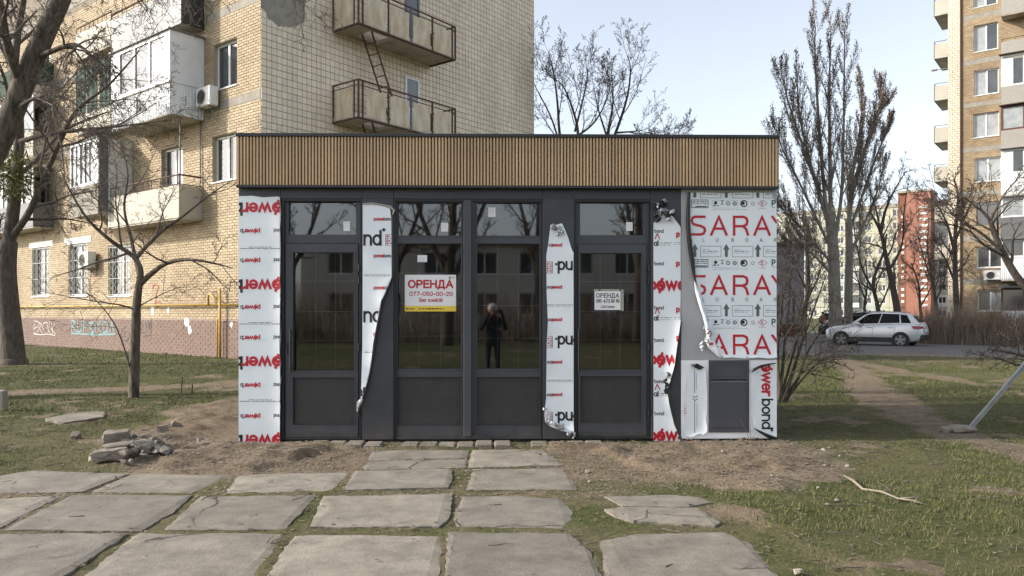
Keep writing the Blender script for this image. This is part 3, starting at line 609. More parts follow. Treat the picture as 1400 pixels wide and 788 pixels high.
# roof fascia
FX0, FX1, FY = X(323.5), X(1064.5), -.095
sc = (D - .095) / D
def ZF(py): return H + (Z(py) - H) * sc
def XF(px): return W(px, 200, FY).x
FX0, FX1 = XF(323.5), XF(1064.5)
fz0, fz1 = ZF(255.5), ZF(188)
K('fascia_board', 'groove', FX0 + .004, FX1 - .004, FY + .022, KD + .08, fz0 + .012, fz1)
K('roof_cap', 'capmetal', FX0 - .012, FX1 + .012, FY - .014, KD + .1, fz1, ZF(183.5), b=.004)
K('fascia_trim', 'capmetal', FX0 - .004, FX1 + .004, FY - .006, FY + .09, fz0 - .012, fz0 + .0115)
q = MB(); ns = 168; pitch = (FX1 - FX0) / ns
for i in range(ns):
    a = FX0 + i * pitch + RNG.uniform(-.0012, .0012); w = pitch * .70
    vs = [(a + .001, FY + .0215, fz0 + .014), (a + .004, FY, fz0 + .014), (a + w - .004, FY, fz0 + .014), (a + w, FY + .0215, fz0 + .014)]
    vs += [(x, y, fz1 - .002) for x, y, z in vs]
    q.add(vs, [(0, 1, 5, 4), (1, 2, 6, 5), (2, 3, 7, 6), (3, 2, 1, 0), (4, 5, 6, 7)])
for sx, s in ((FX0 + .004, -1), (FX1 - .004, 1)):          # returns on both ends
    for i in range(36):
        y = FY + .03 + i * .086
        if y + .06 > KD + .06: break
        a, b_ = (sx - .018, sx - .0005) if s < 0 else (sx + .0005, sx + .018)
        q.box(a, b_, y, y + .056, fz0 + .014, fz1 - .002)
piece('slat_cladding', q, 'wood', kiosk, kind='stuff')

def dusty(m, top=.5, amt=.5, even=.1):
    """splashed mud and dust near the ground on a panel material"""
    n = m.node_tree.nodes; l = m.node_tree.links; b = n['Principled BSDF']; base = b.inputs['Base Color'].links[0].from_socket
    tc = n.new('ShaderNodeTexCoord'); sx = n.new('ShaderNodeSeparateXYZ'); l.new(tc.outputs['Object'], sx.inputs[0])
    ns = n.new('ShaderNodeTexNoise'); ns.inputs['Scale'].default_value = 7; ns.inputs['Detail'].default_value = 9; ns.inputs['Roughness'].default_value = .75; l.new(tc.outputs['Object'], ns.inputs['Vector'])
    r = n.new('ShaderNodeMapRange'); r.inputs['From Min'].default_value = top; r.inputs['From Max'].default_value = 0; l.new(sx.outputs['Z'], r.inputs[0])
    p = n.new('ShaderNodeMath'); p.operation = 'POWER'; l.new(r.outputs[0], p.inputs[0]); p.inputs[1].default_value = 2.2
    r2 = n.new('ShaderNodeMapRange'); r2.inputs['From Min'].default_value = .38; r2.inputs['From Max'].default_value = .68; r2.inputs['To Min'].default_value = .1; l.new(ns.outputs['Fac'], r2.inputs[0])
    u = n.new('ShaderNodeMath'); u.operation = 'MULTIPLY'; l.new(p.outputs[0], u.inputs[0]); l.new(r2.outputs[0], u.inputs[1])
    # thin even film of dust with wiped streaks everywhere
    n2 = n.new('ShaderNodeTexNoise'); n2.inputs['Scale'].default_value = 3; n2.inputs['Detail'].default_value = 8; l.new(tc.outputs['Object'], n2.inputs['Vector'])
    r3 = n.new('ShaderNodeMapRange'); r3.inputs['From Min'].default_value = .45; r3.inputs['From Max'].default_value = .8; r3.inputs['To Max'].default_value = even; l.new(n2.outputs['Fac'], r3.inputs[0])
    ad = n.new('ShaderNodeMath'); ad.operation = 'MULTIPLY_ADD'; l.new(u.outputs[0], ad.inputs[0]); ad.inputs[1].default_value = amt; l.new(r3.outputs[0], ad.inputs[2]); ad.use_clamp = True
    mx = n.new('ShaderNodeMix'); mx.data_type = 'RGBA'; l.new(ad.outputs[0], mx.inputs['Factor']); l.new(base, mx.inputs['A']); mx.inputs['B'].default_value = (.23, .185, .135, 1); l.new(mx.outputs['Result'], b.inputs['Base Color'])
for k_ in ('charcoal', 'frame', 'leaf_panel', 'whitepanel', 'film', 'slate'): dusty(MAT[k_], *((.10, .25, .0) if k_ in ('whitepanel', 'film') else (.45, .45, .03)))
# --- joinery
FYA, FYB = .035, .105            # frame depth range
def rectp(a, b_, c, d): return X(a), X(b_), Z(d), Z(c)
def frame_piece(name, mat, rect, wl, wr, wt, wb, y0, y1, parent):
    x0, x1, z0, z1 = rect; q = MB(); ring(q, x0, x1, z0, z1, wl, wr, wb, wt, y0, y1); return piece(name, q, mat, parent)
def pane(rect, parent, y=.07, name='glass_pane', pad=.004):
    x0, x1, z0, z1 = rect; return bx(name, 'glass', parent, x0 - pad, x1 + pad, y, y + .012, z0 - pad, z1 + pad)
def bead(rect, parent, y0, w=.014):
    x0, x1, z0, z1 = rect; q = MB(); ring(q, x0 - w, x1 + w, z0 - w, z1 + w, w, w, w, w, y0, y0 + .02); return piece('glazing_bead', q, 'frame', parent)
def bars(rect, hs, vs, parent):
    x0, x1, z0, z1 = rect
    for py in hs: bx('glazing_bar', 'pvc', parent, x0, x1, .094, .097, Z(py) - .003, Z(py) + .003)
    for px in vs: bx('glazing_bar', 'pvc', parent, X(px) - .0022, X(px) + .0022, .0941, .0969, z0, z1)
def door(px0, px1, g, tg, lp, handle_px, hinge_px):
    """one door: fixed frame with transom light, leaf with glass, lower panel, bar handle, hinges"""
    fr = rectp(px0, px1, 272, 600)
    q = MB(); x0, x1, z0, z1 = fr; jw = X(px0 + 5) - X(px0)
    ring(q, x0, x1, ZB, z1, jw, jw, Z(598) - ZB, Z(272) - Z(275.5), FYA, FYB + .01); q.box(x0 + jw, x1 - jw, FYA + .001, FYB, Z(333), Z(321))
    q.box(x0 + jw, x0 + jw + .03, FYA + .002, FYB, Z(320.9), Z(275.6)); q.box(x1 - jw - .03, x1 - jw, FYA + .002, FYB, Z(320.9), Z(275.6))
    fro = piece('door_frame', q, 'frame', kiosk)
    t = rectp(*tg); pane(t, fro, .08); bead(t, fro, .05)
    # leaf
    lx0, lx1 = X(px0 + 5.6), X(px1 - 5.6); G0 = rectp(*g); L0 = rectp(*lp)
    q = MB(); zt, zb = Z(333.8), Z(597.4); y0, y1 = .018, .095
    q.box(lx0, G0[0], y0, y1, zb, zt); q.box(G0[1], lx1, y0, y1, zb, zt); q.box(G0[0], G0[1], y0 + .001, y1, G0[3], zt); q.box(G0[0], G0[1], y0 + .001, y1, L0[3], G0[2]); q.box(G0[0], G0[1], y0 + .001, y1, zb, L0[2])
    if L0[0] < G0[0]: pass
    leaf = piece('door', q, 'frame', kiosk)
    pane(G0, leaf, .065); bead(G0, leaf, .012)
    LP = (G0[0], G0[1], L0[2], L0[3])
    bx('lower_panel', 'leaf_panel', leaf, LP[0], LP[1], .05, .09, LP[2], LP[3]); bead(LP, leaf, .013, .010)
    hs = [g[2] + (g[3] - g[2]) * t for t in (.24, .5, .745)]; vs = [g[0] + (g[1] - g[0]) * t for t in (.34, .67)]
    bars(G0, hs, vs, leaf)
    q = MB(); hx = X(handle_px); za, zb2 = Z(450), Z(508)
    q.tube([(hx, -.035, zb2), (hx, -.035, za)], .013, 10)
    for z in (za - .04, zb2 + .04): q.tube([(hx, -.035, z), (hx, .02, z)], .009, 8)
    piece('handle', q, 'blackplastic', leaf, smooth=False)
    q = MB(); q.bbox(hx - .05, hx - .02, .008, .02, Z(484), Z(470), b=.003); q.tube([(hx - .035, .0, Z(478)), (hx - .035, .012, Z(478))], .009, 10); piece('lock', q, 'blackplastic', leaf)
    for py in (366, 383, 475, 565):
        q = MB(); hx2 = X(hinge_px); q.tube([(hx2, .008, Z(py + 5)), (hx2, .008, Z(py - 5))], .011, 8); piece('hinge', q, 'blackplastic', leaf)
    q = MB(); q.box(lx0, lx1, .012, .0175, Z(597), Z(592)); piece('drip_strip', q, 'charcoal', leaf)
door(384.5, 494.5, (400, 484, 345.5, 507), (393, 487, 274.5, 321), (398, 484, 516, 580.5), 398, 490.5)
door(785, 889.5, (793.5, 877.5, 346, 506.5), (786.5, 883, 276.5, 321.5), (795, 877, 515, 578.5), 791, 887)
# central shop window: two bays
q = MB(); x0, x1, z0, z1 = rectp(538, 742, 272, 604)
GL1 = rectp(543, 630, 333, 505); GR1 = rectp(652, 738, 333, 505); GL2 = rectp(543, 630, 277, 322); GR2 = rectp(652, 738, 277, 322)
PL = rectp(541.5, 630, 516, 582); PR = rectp(652, 738, 516, 582)
zt = Z(273)
for (a, b_) in ((x0 + .002, GL1[0]), (GL1[1], GR1[0]), (GR1[1], x1 - .002)): q.box(a, b_, FYA, FYB, ZB, zt)
for g1, g2, p in ((GL1, GL2, PL), (GR1, GR2, PR)):
    q.box(g1[0], g1[1], FYA + .001, FYB, g2[3], zt); q.box(g1[0], g1[1], FYA + .001, FYB, g1[3], g2[2]); q.box(g1[0], g1[1], FYA + .001, FYB, p[3], g1[2]); q.box(g1[0], g1[1], FYA + .001, FYB, ZB, p[2])
win = piece('shop_window', q, 'frame', kiosk)
for g in (GL1, GR1, GL2, GR2): pane(g, win, .08); bead(g, win, .028)
for g, p in ((GL1, PL), (GR1, PR)):
    bx('lower_panel', 'leaf_panel', win, g[0], g[1], .065, .1, p[2], p[3]); bead((g[0], g[1], p[2], p[3]), win, .03, .010)
bars(GR1, (375, 418, 463), (680, 709), win); bars(GL1, (373, 415, 460), (572, 601), win)
q = MB(); q.bbox(X(634), X(644.5), -.03, .034, Z(596.5), Z(274), b=.004); q.box(X(644.6), X(648), .012, .034, Z(592), Z(276)); piece('mullion_cover', q, 'frame', kiosk)
K('sill_rail', 'charcoal', x0 + .004, x1 - .004, .012, .0345, ZB, Z(596.8)); 
for (pa, pb, pc) in ((384.2, 388.2, 494.6), (538.2, 541, 741.8), (785.2, 787.6, 889.6)):      # black strips standing in for the recess shadow round each opening
    q = MB(); q.box(X(pa), X(pb), .004, FYA - .014, ZB, Z(272.2)); q.box(X(pb) + .001, X(pc), .005, FYA - .014, Z(275.8), Z(272.2)); q.box(X(pc) - .014, X(pc), .004, FYA - .014, ZB, Z(275.9)); piece('recess_shade_strip', q, 'blackplastic', kiosk)
# dark service box in the right-hand panel
bxr = rectp(968.5, 1023.5, 493, 592); q = MB(); ring(q, bxr[0], bxr[1], bxr[2], bxr[3], .022, .022, .05, .03, -.02, -.007)
sb = piece('service_hatch', q, 'slate', kiosk)
ix0, ix1 = bxr[0] + .022, bxr[1] - .022
bx('drawer_front', 'slate', sb, ix0, ix1, -.016, -.007, Z(519), bxr[3] - .03)
q = MB(); ring(q, X(976), X(1016), Z(515), Z(498), .006, .006, .006, .006, -.020, -.0161); piece('drawer_trim', q, 'slate', sb)
bx('letter_slot', 'blackplastic', sb, ix0, ix1, -.0125, -.007, Z(521.5), Z(519) - .0005)
q = MB(); q.bbox(ix0 + .002, ix1 - .002, -.021, -.007, bxr[2] + .052, Z(522), b=.003); piece('hatch_door', q, 'slate', sb)

# --- protective film, torn off in places
def film(name, poly, tears, base, lettering, mats, seed, parent=None, step=.045, lift=.03, wave=.0035, label=None, reach=.045):
    """poly, tears in photo pixels on the front plane; lettering(mb-list callback) gives quads in metres"""
    P = [(X(a), Z(b)) for a, b in poly]; T = [[(X(a), Z(b)) for a, b in t] for t in tears]
    rr = random.Random(seed)
    def disp(u, v):
        u = np.asarray(u, float); v = np.asarray(v, float)
        d = np.full(u.shape, 9.0)
        for t in T: d = np.minimum(d, line_d(u, v, t))
        n = fbm(u * 7 + seed, v * 7, 3) - .5; n2 = fbm(u * 2 + seed * 3, v * 1.3, 2)
        return .002 + wave * (n2 + n * .6) + lift * np.exp(-d / reach) * (.25 + 1.5 * n2 * n2 + 1.1 * n)
    bm = sheet_grid(P, step)
    U = np.array([v.co.x for v in bm.verts]); V = np.array([v.co.y for v in bm.verts]); dd = np.maximum(disp(U, V), .0012)
    for v, u, w, d in zip(bm.verts, U, V, dd): v.co = (u, base - d, w)
    for f in bm.faces:
        f.normal_update()
        if f.normal.y > 0: f.normal_flip()
    q = MB(); q.frombm(bm); fo = q.build(name, 'film', parent or kiosk, smooth=True, label=label)
    by = {}; nl = 0
    xa, xb = min(p[0] for p in P) + .001, max(p[0] for p in P) - .001; za, zb = min(p[1] for p in P), max(p[1] for p in P)
    for item in lettering:
        mat, quads = item[:2]; nl += 1
        for qd, lay in quads:
            c = clip_rect(qd, xa, xb, za, zb)
            if len(c) < 3: continue
            by.setdefault((mat, nl if len(item) > 2 else -1), []).append((c, lay))
    for (mat, wd), L in by.items():
        q = MB(); cu = np.array([sum(p[0] for p in c) / len(c) for c, l in L]); cv = np.array([sum(p[1] for p in c) / len(c) for c, l in L])
        ok = poly_sd(cu, cv, P) > .004
        allp = np.array([p for c, l in L for p in c]); dz = disp(allp[:, 0], allp[:, 1]); k = 0
        for (c, l), g in zip(L, ok):
            m = len(c)
            if g:
                ar = sum(c[i - 1][0] * c[i][1] - c[i][0] * c[i - 1][1] for i in range(m))
                vs = [(p[0], base - max(.0012, dz[k + i]) - .0022 - l * .00025, p[1]) for i, p in enumerate(c)]
                if ar < 0: vs.reverse()
                q.add(vs, [tuple(range(m))])
            k += m
        if q.f: q.build('printed_lettering' if wd >= 0 else 'printed_marks', mat, fo, kind=None if wd >= 0 else 'stuff')
    return fo
def line(mat, s, px, py, hpx, wt=.17, gap=.2, sx=1.0, rot=0, anchor='l'):
    """a line of print: baseline start (photo px,py), cap height in photo px"""
    h = Z(0) - Z(hpx); q = ribbons(s, h, wt, gap, sx); w = text_w(s, gap) * sx * h; x, z = X(px), Z(py)
    if anchor == 'r': x -= w
    if anchor == 'c': x -= w / 2
    return (mat, place2d(q, x, z, rot), 1)
def dashes(px0, px1, py, h, mat='grey_ink', seed=0, n=5):
    r = random.Random(seed); out = []; a = px0
    while a < px1:
        b_ = a + r.uniform(.5, 1.4) * (px1 - px0) / n
        out += rect_quads(X(a), X(min(b_, px1)), Z(py + h / 2), Z(py - h / 2), 3); a = b_ + r.uniform(.8, 2)
    return (mat, out)
def boxline(px0, px1, py0, py1, t=.7, mat='grey_ink'):
    o = rect_quads(X(px0), X(px1), Z(py0 + t), Z(py0), 6) + rect_quads(X(px0), X(px1), Z(py1), Z(py1 - t), 6) + rect_quads(X(px0), X(px0 + t), Z(py1 - t), Z(py0 + t)) + rect_quads(X(px1 - t), X(px1), Z(py1 - t), Z(py0 + t))
    return (mat, o)
def disc(px, py, r, mat='grey_ink', ringw=0):
    c = _arc(X(px), Z(py), X(px + r) - X(px), X(px + r) - X(px), 0, 360, 14)
    if not ringw: return (mat, [(c[:-1], 0)])
    c2 = _arc(X(px), Z(py), (X(px + r) - X(px)) * (1 - ringw), (X(px + r) - X(px)) * (1 - ringw), 0, 360, 14)
    return (mat, [([c[i], c[i + 1], c2[i + 1], c2[i]], 0) for i in range(14)])
# 1: left corner column, print upside down
L = []
for y in (279.5, 384, 488.5, 595):
    L.append(line('red', '⚡wer', 384, y, 15, .23, .2, 1.17, 180))
    L.append(line('ink', 'b', 330.3, y, 15, .23, .2, 1.17, 180))
for y in (314.5, 354.5, 418, 459.5, 524, 566): L += [line('red', 'p⚡wer', 355.5, y, 5.4, .24, .18, 1.1, 180), line('ink', 'b', 332.5, y, 5.4, .2, .18, 1.1, 180), line('ink', 'ond', 384, y - .5, 4.6, .18, .18, 1.0, 180)]
for y in (340.5, 443, 548): L += [dashes(328, 383, y, .8, 'grey_ink', int(y)), dashes(340, 372, y - 2, .7, 'grey_ink', int(y) + 1)]
film('film_sheet', [(326.4, 269.5), (345, 269), (360, 271), (380, 269.8), (383, 271), (383.2, 330), (383.8, 400), (382.6, 470), (383.6, 540), (382.8, 607), (326.4, 607.5)], [[(381.5, 272), (383.8, 400), (382.8, 605)]], -.001, L, None, 1, lift=.012)
# torn fringe hanging round the corner of that column
q = MB(); r2 = random.Random(2); ys_ = list(np.linspace(272, 606, 34)); vs = []
for y in ys_:
    w = r2.uniform(.0, 3.6) if 290 < y < 590 else 1.5
    vs += [(X(383.2), -.012 - r2.uniform(0, .006), Z(y)), (X(383.6 + w * .6), -.022 + r2.uniform(-.008, .008), Z(y + 2)), (X(383.6 + w), .004 + r2.uniform(0, .008), Z(y))]
q.add(vs, [(3 * i + j, 3 * i + 3 + j, 3 * i + 4 + j, 3 * i + 1 + j) for i in range(len(ys_) - 1) for j in (0, 1)]); piece('torn_fringe', q, 'filmback', kiosk)
# 2: column between door and window, upright print, torn to a point
L = []
for y in (335, 439.5, 543): L += [line('ink', 'ond', 520.3, y, 18.5, .17, .2, .95, 0, 'r'), line('ink', '®', 523, y - 12, 10, .1)]
for y in (302, 352, 395.5, 458, 500): L += [line('red', 'power', 511.5, y, 4.3, .24, .2, .95), line('ink', 'bond', 525, y, 4.3, .18, .18, .95)]
for y in (320.5, 424): L += [boxline(529, 535.5, y, y + 16, .6, 'red')] + [dashes(529.8, 535, y + 3 + 3.2 * i, 1.7, 'red', i, 2) for i in range(4)] + [('ink', rect_quads(X(527.2), X(528), Z(y + 16), Z(y), 2))]
for y in (375.5, 480): L += [dashes(498, 534, y, .7, 'pale_ink', int(y)), dashes(498, 534, y + 2, .7, 'grey_ink', int(y) + 1)]
film('film_sheet', [(496, 279), (508, 278.6), (520, 280.5), (533, 283), (535, 300), (535.5, 378), (531, 392), (521.5, 411), (518, 428), (515, 446), (510.5, 470), (508, 492), (504, 515), (499, 533), (493.5, 549), (495.5, 470), (496, 380)],
     [[(535.5, 378), (521.5, 411), (515, 446), (508, 492), (493.5, 549)]], -.001, L, None, 2, lift=.022)
q = MB(); q.tube([W(495, 546, -.02), W(491, 551, -.035), W(489.5, 557, -.03), W(488, 563, -.032)], [.022, .03, .02, .006], 5); piece('torn_tail', q, 'foil', kiosk)
q = MB(); tr = [(535.5, 378), (521.8, 411), (515.3, 446), (508.3, 492), (499.5, 533), (494, 549)]
vs = [];
for i, (a, b_) in enumerate(tr): vs += [W(a, b_, -.016), W(a + .6, b_ + .5, -.03), W(a + 2.2, b_ + 1, -.026)]
q.add(vs, [(3 * i + j, 3 * i + 3 + j, 3 * i + 4 + j, 3 * i + 1 + j) for i in range(len(tr) - 1) for j in (0, 1)]); piece('rolled_edge', q, 'filmback', kiosk)
q = MB(); q.tube([W(496, 279, -.01), W(508, 278, -.016), W(521, 280, -.014), W(534, 282.8, -.02), W(539, 288, -.02), W(537, 294, -.014)], [.008, .009, .008, .012, .016, .006], 5); piece('torn_edge', q, 'tape', kiosk)
# 3: column between window and right door, print upside down
L = []
for y in (359, 461, 565): L += [line('ink', 'bond', 803, y - .5, 14.5, .19, .2, 1.0, 180), line('ink', '®', 759, y + 9, 8, .08), boxline(747.5, 753.5, y - 1.5, y + 15, .6, 'red')] + [dashes(748.3, 753, y + 2 + 3.2 * i, 1.7, 'red', i, 2) for i in range(4)] + [('ink', rect_quads(X(754.5), X(755.3), Z(y + 15), Z(y - 1.5), 2))]
for y in (334, 391.5, 436, 494, 538.5): L += [line('red', 'power', 768, y, 4.3, .24, .2, .95, 180), line('ink', 'bond', 754.5, y, 4.3, .18, .18, .95, 180)]
for y in (417, 520): L += [dashes(748, 783, y, .7, 'grey_ink', int(y)), dashes(748, 783, y + 2, .7, 'pale_ink', int(y) + 1)]
film('film_sheet', [(752, 312), (757, 308.5), (768, 305.5), (772, 313), (777, 326), (782, 343), (784, 346), (784.2, 470), (784.2, 590), (778, 592), (765, 588), (752, 583), (745, 577), (744, 566), (746.5, 545), (747, 500), (747.4, 470), (749, 440), (747.3, 400), (746.8, 350), (750, 330)],
     [[(752, 312), (768, 305.5), (784, 346)], [(745, 577), (765, 588), (784, 590)], [(744, 566), (747, 440)]], -.001, L, None, 3, lift=.026)
q = MB(); rr = random.Random(4)
for (a, b_, w) in ((762, 315, 9), (766, 320, 7), (758, 311, 7), (751, 578, 7), (764, 585, 9), (745, 560, 4), (778, 593, 6)):
    for j in range(5):
        c = W(a + rr.uniform(-w, w) * .5, b_ + rr.uniform(-w, w) * .4, -.02 - rr.uniform(0, .03)); u = Vector((rr.uniform(-1, 1), rr.uniform(-.6, .6), rr.uniform(-1, 1))).normalized() * w * .004; v = u.cross(Vector((rr.uniform(-.3, .3), 1, rr.uniform(-.3, .3)))).normalized() * w * .0035
        n_ = Vector((0, -.012, 0)); q.add([c - u, c + v, c + u, c - v, c + n_], [(0, 1, 4), (1, 2, 4), (2, 3, 4), (3, 0, 4)])
q.tube([W(782, 590, -.03), W(786, 593, -.045), W(785, 597, -.04), W(783, 600, -.04)], [.012, .014, .012, .004], 5)
piece('crumpled_foil', q, 'foil', kiosk)
# 4: column right of the right-hand door
L = []
for y in (396, 498, 602.5): L.append(line('red', 'p⚡w', 887.5, y, 15.6, .23, .2, 1.0)); 
for y in (396, 498, 602.5): L.append(line('red', 'e', 927.8, y, 15.6, .23, .2, 1.0))
for y in (318, 362.5, 423, 467.5, 524, 568): L += [line('ink', 'erbond', 889.5, y, 4.5, .16, .18, 1.0)]
for y in (323, 363, 426, 464.5): L += [line('red', 'p', 925, y, 6.4, .3, .16)]
for y in (336, 438.5, 542.5):
    L += [line('ink', 'al', 894.3, y - .5, 6.6, .2, .25), dashes(903, 918, y - 4, .8, 'ink', int(y), 3), dashes(902, 916, y - 1, .6, 'grey_ink', int(y) + 2, 3), dashes(921, 930, y - 4.5, .6, 'grey_ink', int(y) + 3, 2), dashes(921, 930, y - 2, .6, 'pale_ink', int(y) + 4, 2)]
    L.append(('red', [([(X(894.5), Z(y - 9)), (X(896), Z(y - 9)), (X(899), Z(y - 17)), (X(897.6), Z(y - 17))], 0), ([(X(902.5), Z(y - 9)), (X(901), Z(y - 9)), (X(897.6), Z(y - 17)), (X(899), Z(y - 17))], 1)]))
film('film_sheet', [(893.2, 305), (898, 300), (904, 293), (912, 290), (919, 296), (926, 305), (930.4, 311), (930.6, 400), (929.8, 440), (925, 474), (921, 500), (916, 520), (911.5, 534), (914, 552), (921, 580), (930, 601), (930, 603.8), (893.4, 603.8)],
     [[(893, 303), (912, 290), (930, 308)], [(929.8, 440), (921, 500), (911.5, 534), (921, 580), (930, 601)]], -.001, L, None, 5, lift=.02)
q = MB()
tw = [(904, 284), (897, 281), (908, 288), (917, 292), (912, 297), (901, 290), (899, 297), (906, 278)]
for i, (a, b_) in enumerate(tw):
    for j in range(4):
        c = W(a + rr.uniform(-4, 4), b_ + rr.uniform(-4, 4), -.02 - rr.uniform(0, .04)); u = Vector((rr.uniform(-1, 1), rr.uniform(-.6, .6), rr.uniform(-1, 1))).normalized() * .045; v = u.cross(Vector((rr.uniform(-.4, .4), 1, rr.uniform(-.4, .4)))).normalized() * .03
        q.mi = 0 if rr.random() < .7 else 1; q.add([c - u, c + v, c + u, c - v, c + Vector((0, -.018, 0))], [(0, 1, 4), (1, 2, 4), (2, 3, 4), (3, 0, 4)])
for i in range(9):
    c = W(911 + rr.uniform(-2, 5), 520 + rr.uniform(-9, 22), -.02 - rr.uniform(0, .02)); u = Vector((rr.uniform(-1, 1), rr.uniform(-.6, .6), rr.uniform(-1, 1))).normalized() * .035; v = u.cross(Vector((0, 1, .2))).normalized() * .02
    q.add([c - u, c + v, c + u, c - v, c + Vector((0, -.01, 0))], [(0, 1, 4), (1, 2, 4), (2, 3, 4), (3, 0, 4)])
piece('torn_scrap', q, ['filmback', 'foil'], kiosk, kind='stuff')
q = MB(); tr = [(930.3, 440), (925.5, 474), (921.5, 500), (916.6, 520), (912, 534), (914.6, 552), (921.6, 580), (930.3, 601)]; vs = []
for i, (a, b_) in enumerate(tr): vs += [W(a - .3, b_, -.014), W(a + .9, b_, -.026), W(a + 2 + (i % 3) * .7, b_, -.018)]
q.add(vs, [(3 * i + j, 3 * i + 3 + j, 3 * i + 4 + j, 3 * i + 1 + j) for i in range(len(tr) - 1) for j in (0, 1)]); piece('rolled_edge', q, 'filmback', kiosk)
# 5: large film on the grey panel with wide red capitals
L = []
for k, y in enumerate((322, 403.6, 485.2)):
    for c, x0, w in (('S', 943.4, 21.5), ('A', 970.5, 24), ('R', 1001.5, 22), ('A', 1029.5, 24), ('Y', 1054, 22)):
        L.append(line('red', c, x0 + 1.7, y - 1.6, 24.2, .142, .2, w / 24.2 / max(.6, GL[c][0]) * .86))
    for c, x0 in (('A', 943), ('L', 960.5), ('U', 978.5), ('B', 1000), ('O', 1019), ('A', 1038.5), ('R', 1058)): L.append(line('grey_ink', c, x0, y + 8.4, 4.8, .14, .2, .9))
for y in (276.8, 358.4, 440):     # certificate row
    L += [boxline(945, 968, y - 4, y + 7.4, .8, 'ink'), dashes(947, 966, y - 1.2, 1.2, 'ink', 3, 4), dashes(947, 966, y + 1.6, .9, 'ink', 4, 4), ('ink', rect_quads(X(950), X(966), Z(y + 6), Z(y + 4.6), 3)),
          boxline(973, 1008.5, y - 3.4, y + 7.6, .35, 'pale_ink'), disc(978, y + .2, 2.3, 'ink'), dashes(974.5, 982.5, y + 4, 1.6, 'grey_ink', 5, 2), line('grey_ink', '2', 985.6, y + 2, 5, .18), disc(995, y + 1, 2.8, 'grey_ink', .4), disc(1004, y + 1.2, 3, 'grey_ink', .35), disc(1004, y + 1.2, 1.1, 'grey_ink'),
          disc(1016.6, y + 1.2, 4.9, 'ink', .3), ('ink', rect_quads(X(1013.5), X(1017.5), Z(y + 3), Z(y - 1.5), 2)), disc(1029, y + 1.3, 2.6, 'pale_ink', .4), dashes(974, 1022, y + 9.6, .6, 'pale_ink', 7, 6)]
    dm_ = [(X(1035.3), Z(y + 1)), (X(1042), Z(y - 3.9)), (X(1048.8), Z(y + 1)), (X(1042), Z(y + 5.9))]; cx_, cz_ = X(1042), Z(y + 1)
    L.append(('red', [([dm_[i], dm_[(i + 1) % 4], (cx_ + (dm_[(i + 1) % 4][0] - cx_) * .86, cz_ + (dm_[(i + 1) % 4][1] - cz_) * .86), (cx_ + (dm_[i][0] - cx_) * .86, cz_ + (dm_[i][1] - cz_) * .86)], 0) for i in range(4)]))
    L += [line('red', 'S', 1040, y + 3, 4, .2), dashes(1037.5, 1046.5, y + 7.8, .7, 'red', 3, 3), line('green_ink', 'P', 1055.2, y + 4, 7, .24), dashes(1055, 1061, y + 6.6, .6, 'green_ink', 2, 2)]
for y in (267, 343.4, 425):       # arrows and boxed notes
    for x in (949.6, 992.6, 1035.6):
        if y > 300: L.append(('grey_ink', [([(X(x - 4.5), Z(y - 2.2)), (X(x), Z(y - 10)), (X(x + 4.5), Z(y - 2.2))], 0)]))
        L.append(('grey_ink', rect_quads(X(x - 2), X(x + 2), Z(y + (7.8 if y > 300 else 3)), Z(y - (2.2 if y > 300 else 4)), 1)))
    for x in (957, 1000.5, 1043):
        L += [boxline(x, x + 28.6, y - (7.2 if y > 300 else 6), y + (8 if y > 300 else 3.6), .55, 'grey_ink'), dashes(x + 3, x + 12, y - (2.5 if y > 300 else 3.4), .7, 'pale_ink', int(x), 2), dashes(x + 3, x + 25, y + (0 if y > 300 else -1.6), .8, 'grey_ink', int(x) + 1, 4)] + ([dashes(x + 3, x + 21, y + 2.4, .7, 'pale_ink', int(x) + 2, 4)] if y > 300 else [])
film('film_sheet', [(940.5, 263.5), (960, 262.5), (990, 264), (1020, 262.6), (1054, 263), (1056.5, 270), (1061.3, 277), (1061.3, 489.5), (1050, 490.4), (1035, 489), (1018, 490.6), (1000, 489), (988, 489.8), (983, 485), (978, 474), (973, 464), (969.5, 456), (965.5, 447), (963, 430), (958, 412), (954.5, 396), (950.5, 381), (948.8, 368), (946.5, 352), (943.8, 336), (942.2, 315), (941.6, 295)],
     [[(941.6, 295), (943.8, 336), (948.8, 368), (954.5, 396), (963, 430), (969.5, 456), (988, 489.8)], [(988, 489.8), (1061, 490)]], -.0055, L, None, 6, lift=.024, reach=.06)
q = MB(); tr = [(940.3, 263, 3.2), (938.8, 280, 4.6), (938, 300, 5.4), (938.5, 318, 5.6), (940.5, 340, 6.2), (943.3, 356, 6), (946.3, 372, 4), (949.5, 386, 1.6)]; vs = []   # black underside rolled back
for a, b_, w in tr: vs += [W(a + w + .4, b_, -.034), W(a + w * .55, b_, -.052), W(a, b_, -.032), W(a + w * .3, b_, -.012)]
q.add(vs, [(4 * i + j, 4 * i + 4 + j, 4 * i + 5 + j, 4 * i + 1 + j) for i in range(len(tr) - 1) for j in (0, 1, 2)]); piece('rolled_underside', q, 'filmback', kiosk, smooth=True)
q = MB(); tr = [(949.2, 384, .4), (950.8, 398, 3), (955, 412, 3.4), (960, 428, 2.6), (964.5, 444, 3.2), (967, 456, 5), (966, 466, 7), (970, 475, 6.5), (981, 486, 2), (985, 489, .5)]; vs = []
for i, (a, b_, w) in enumerate(tr): vs += [W(a + w * 1.5, b_ - 1, -.026 - .012 * (i % 2)), W(a + w * .7, b_, -.058 + .016 * (i % 2)), W(a - .6 * w * .4, b_ + 1, -.03)]
q.add(vs, [(3 * i + j, 3 * i + 3 + j, 3 * i + 4 + j, 3 * i + 1 + j) for i in range(len(tr) - 1) for j in (0, 1)])
fl = piece('folded_edge', q, 'film', kiosk)
q = MB(); 
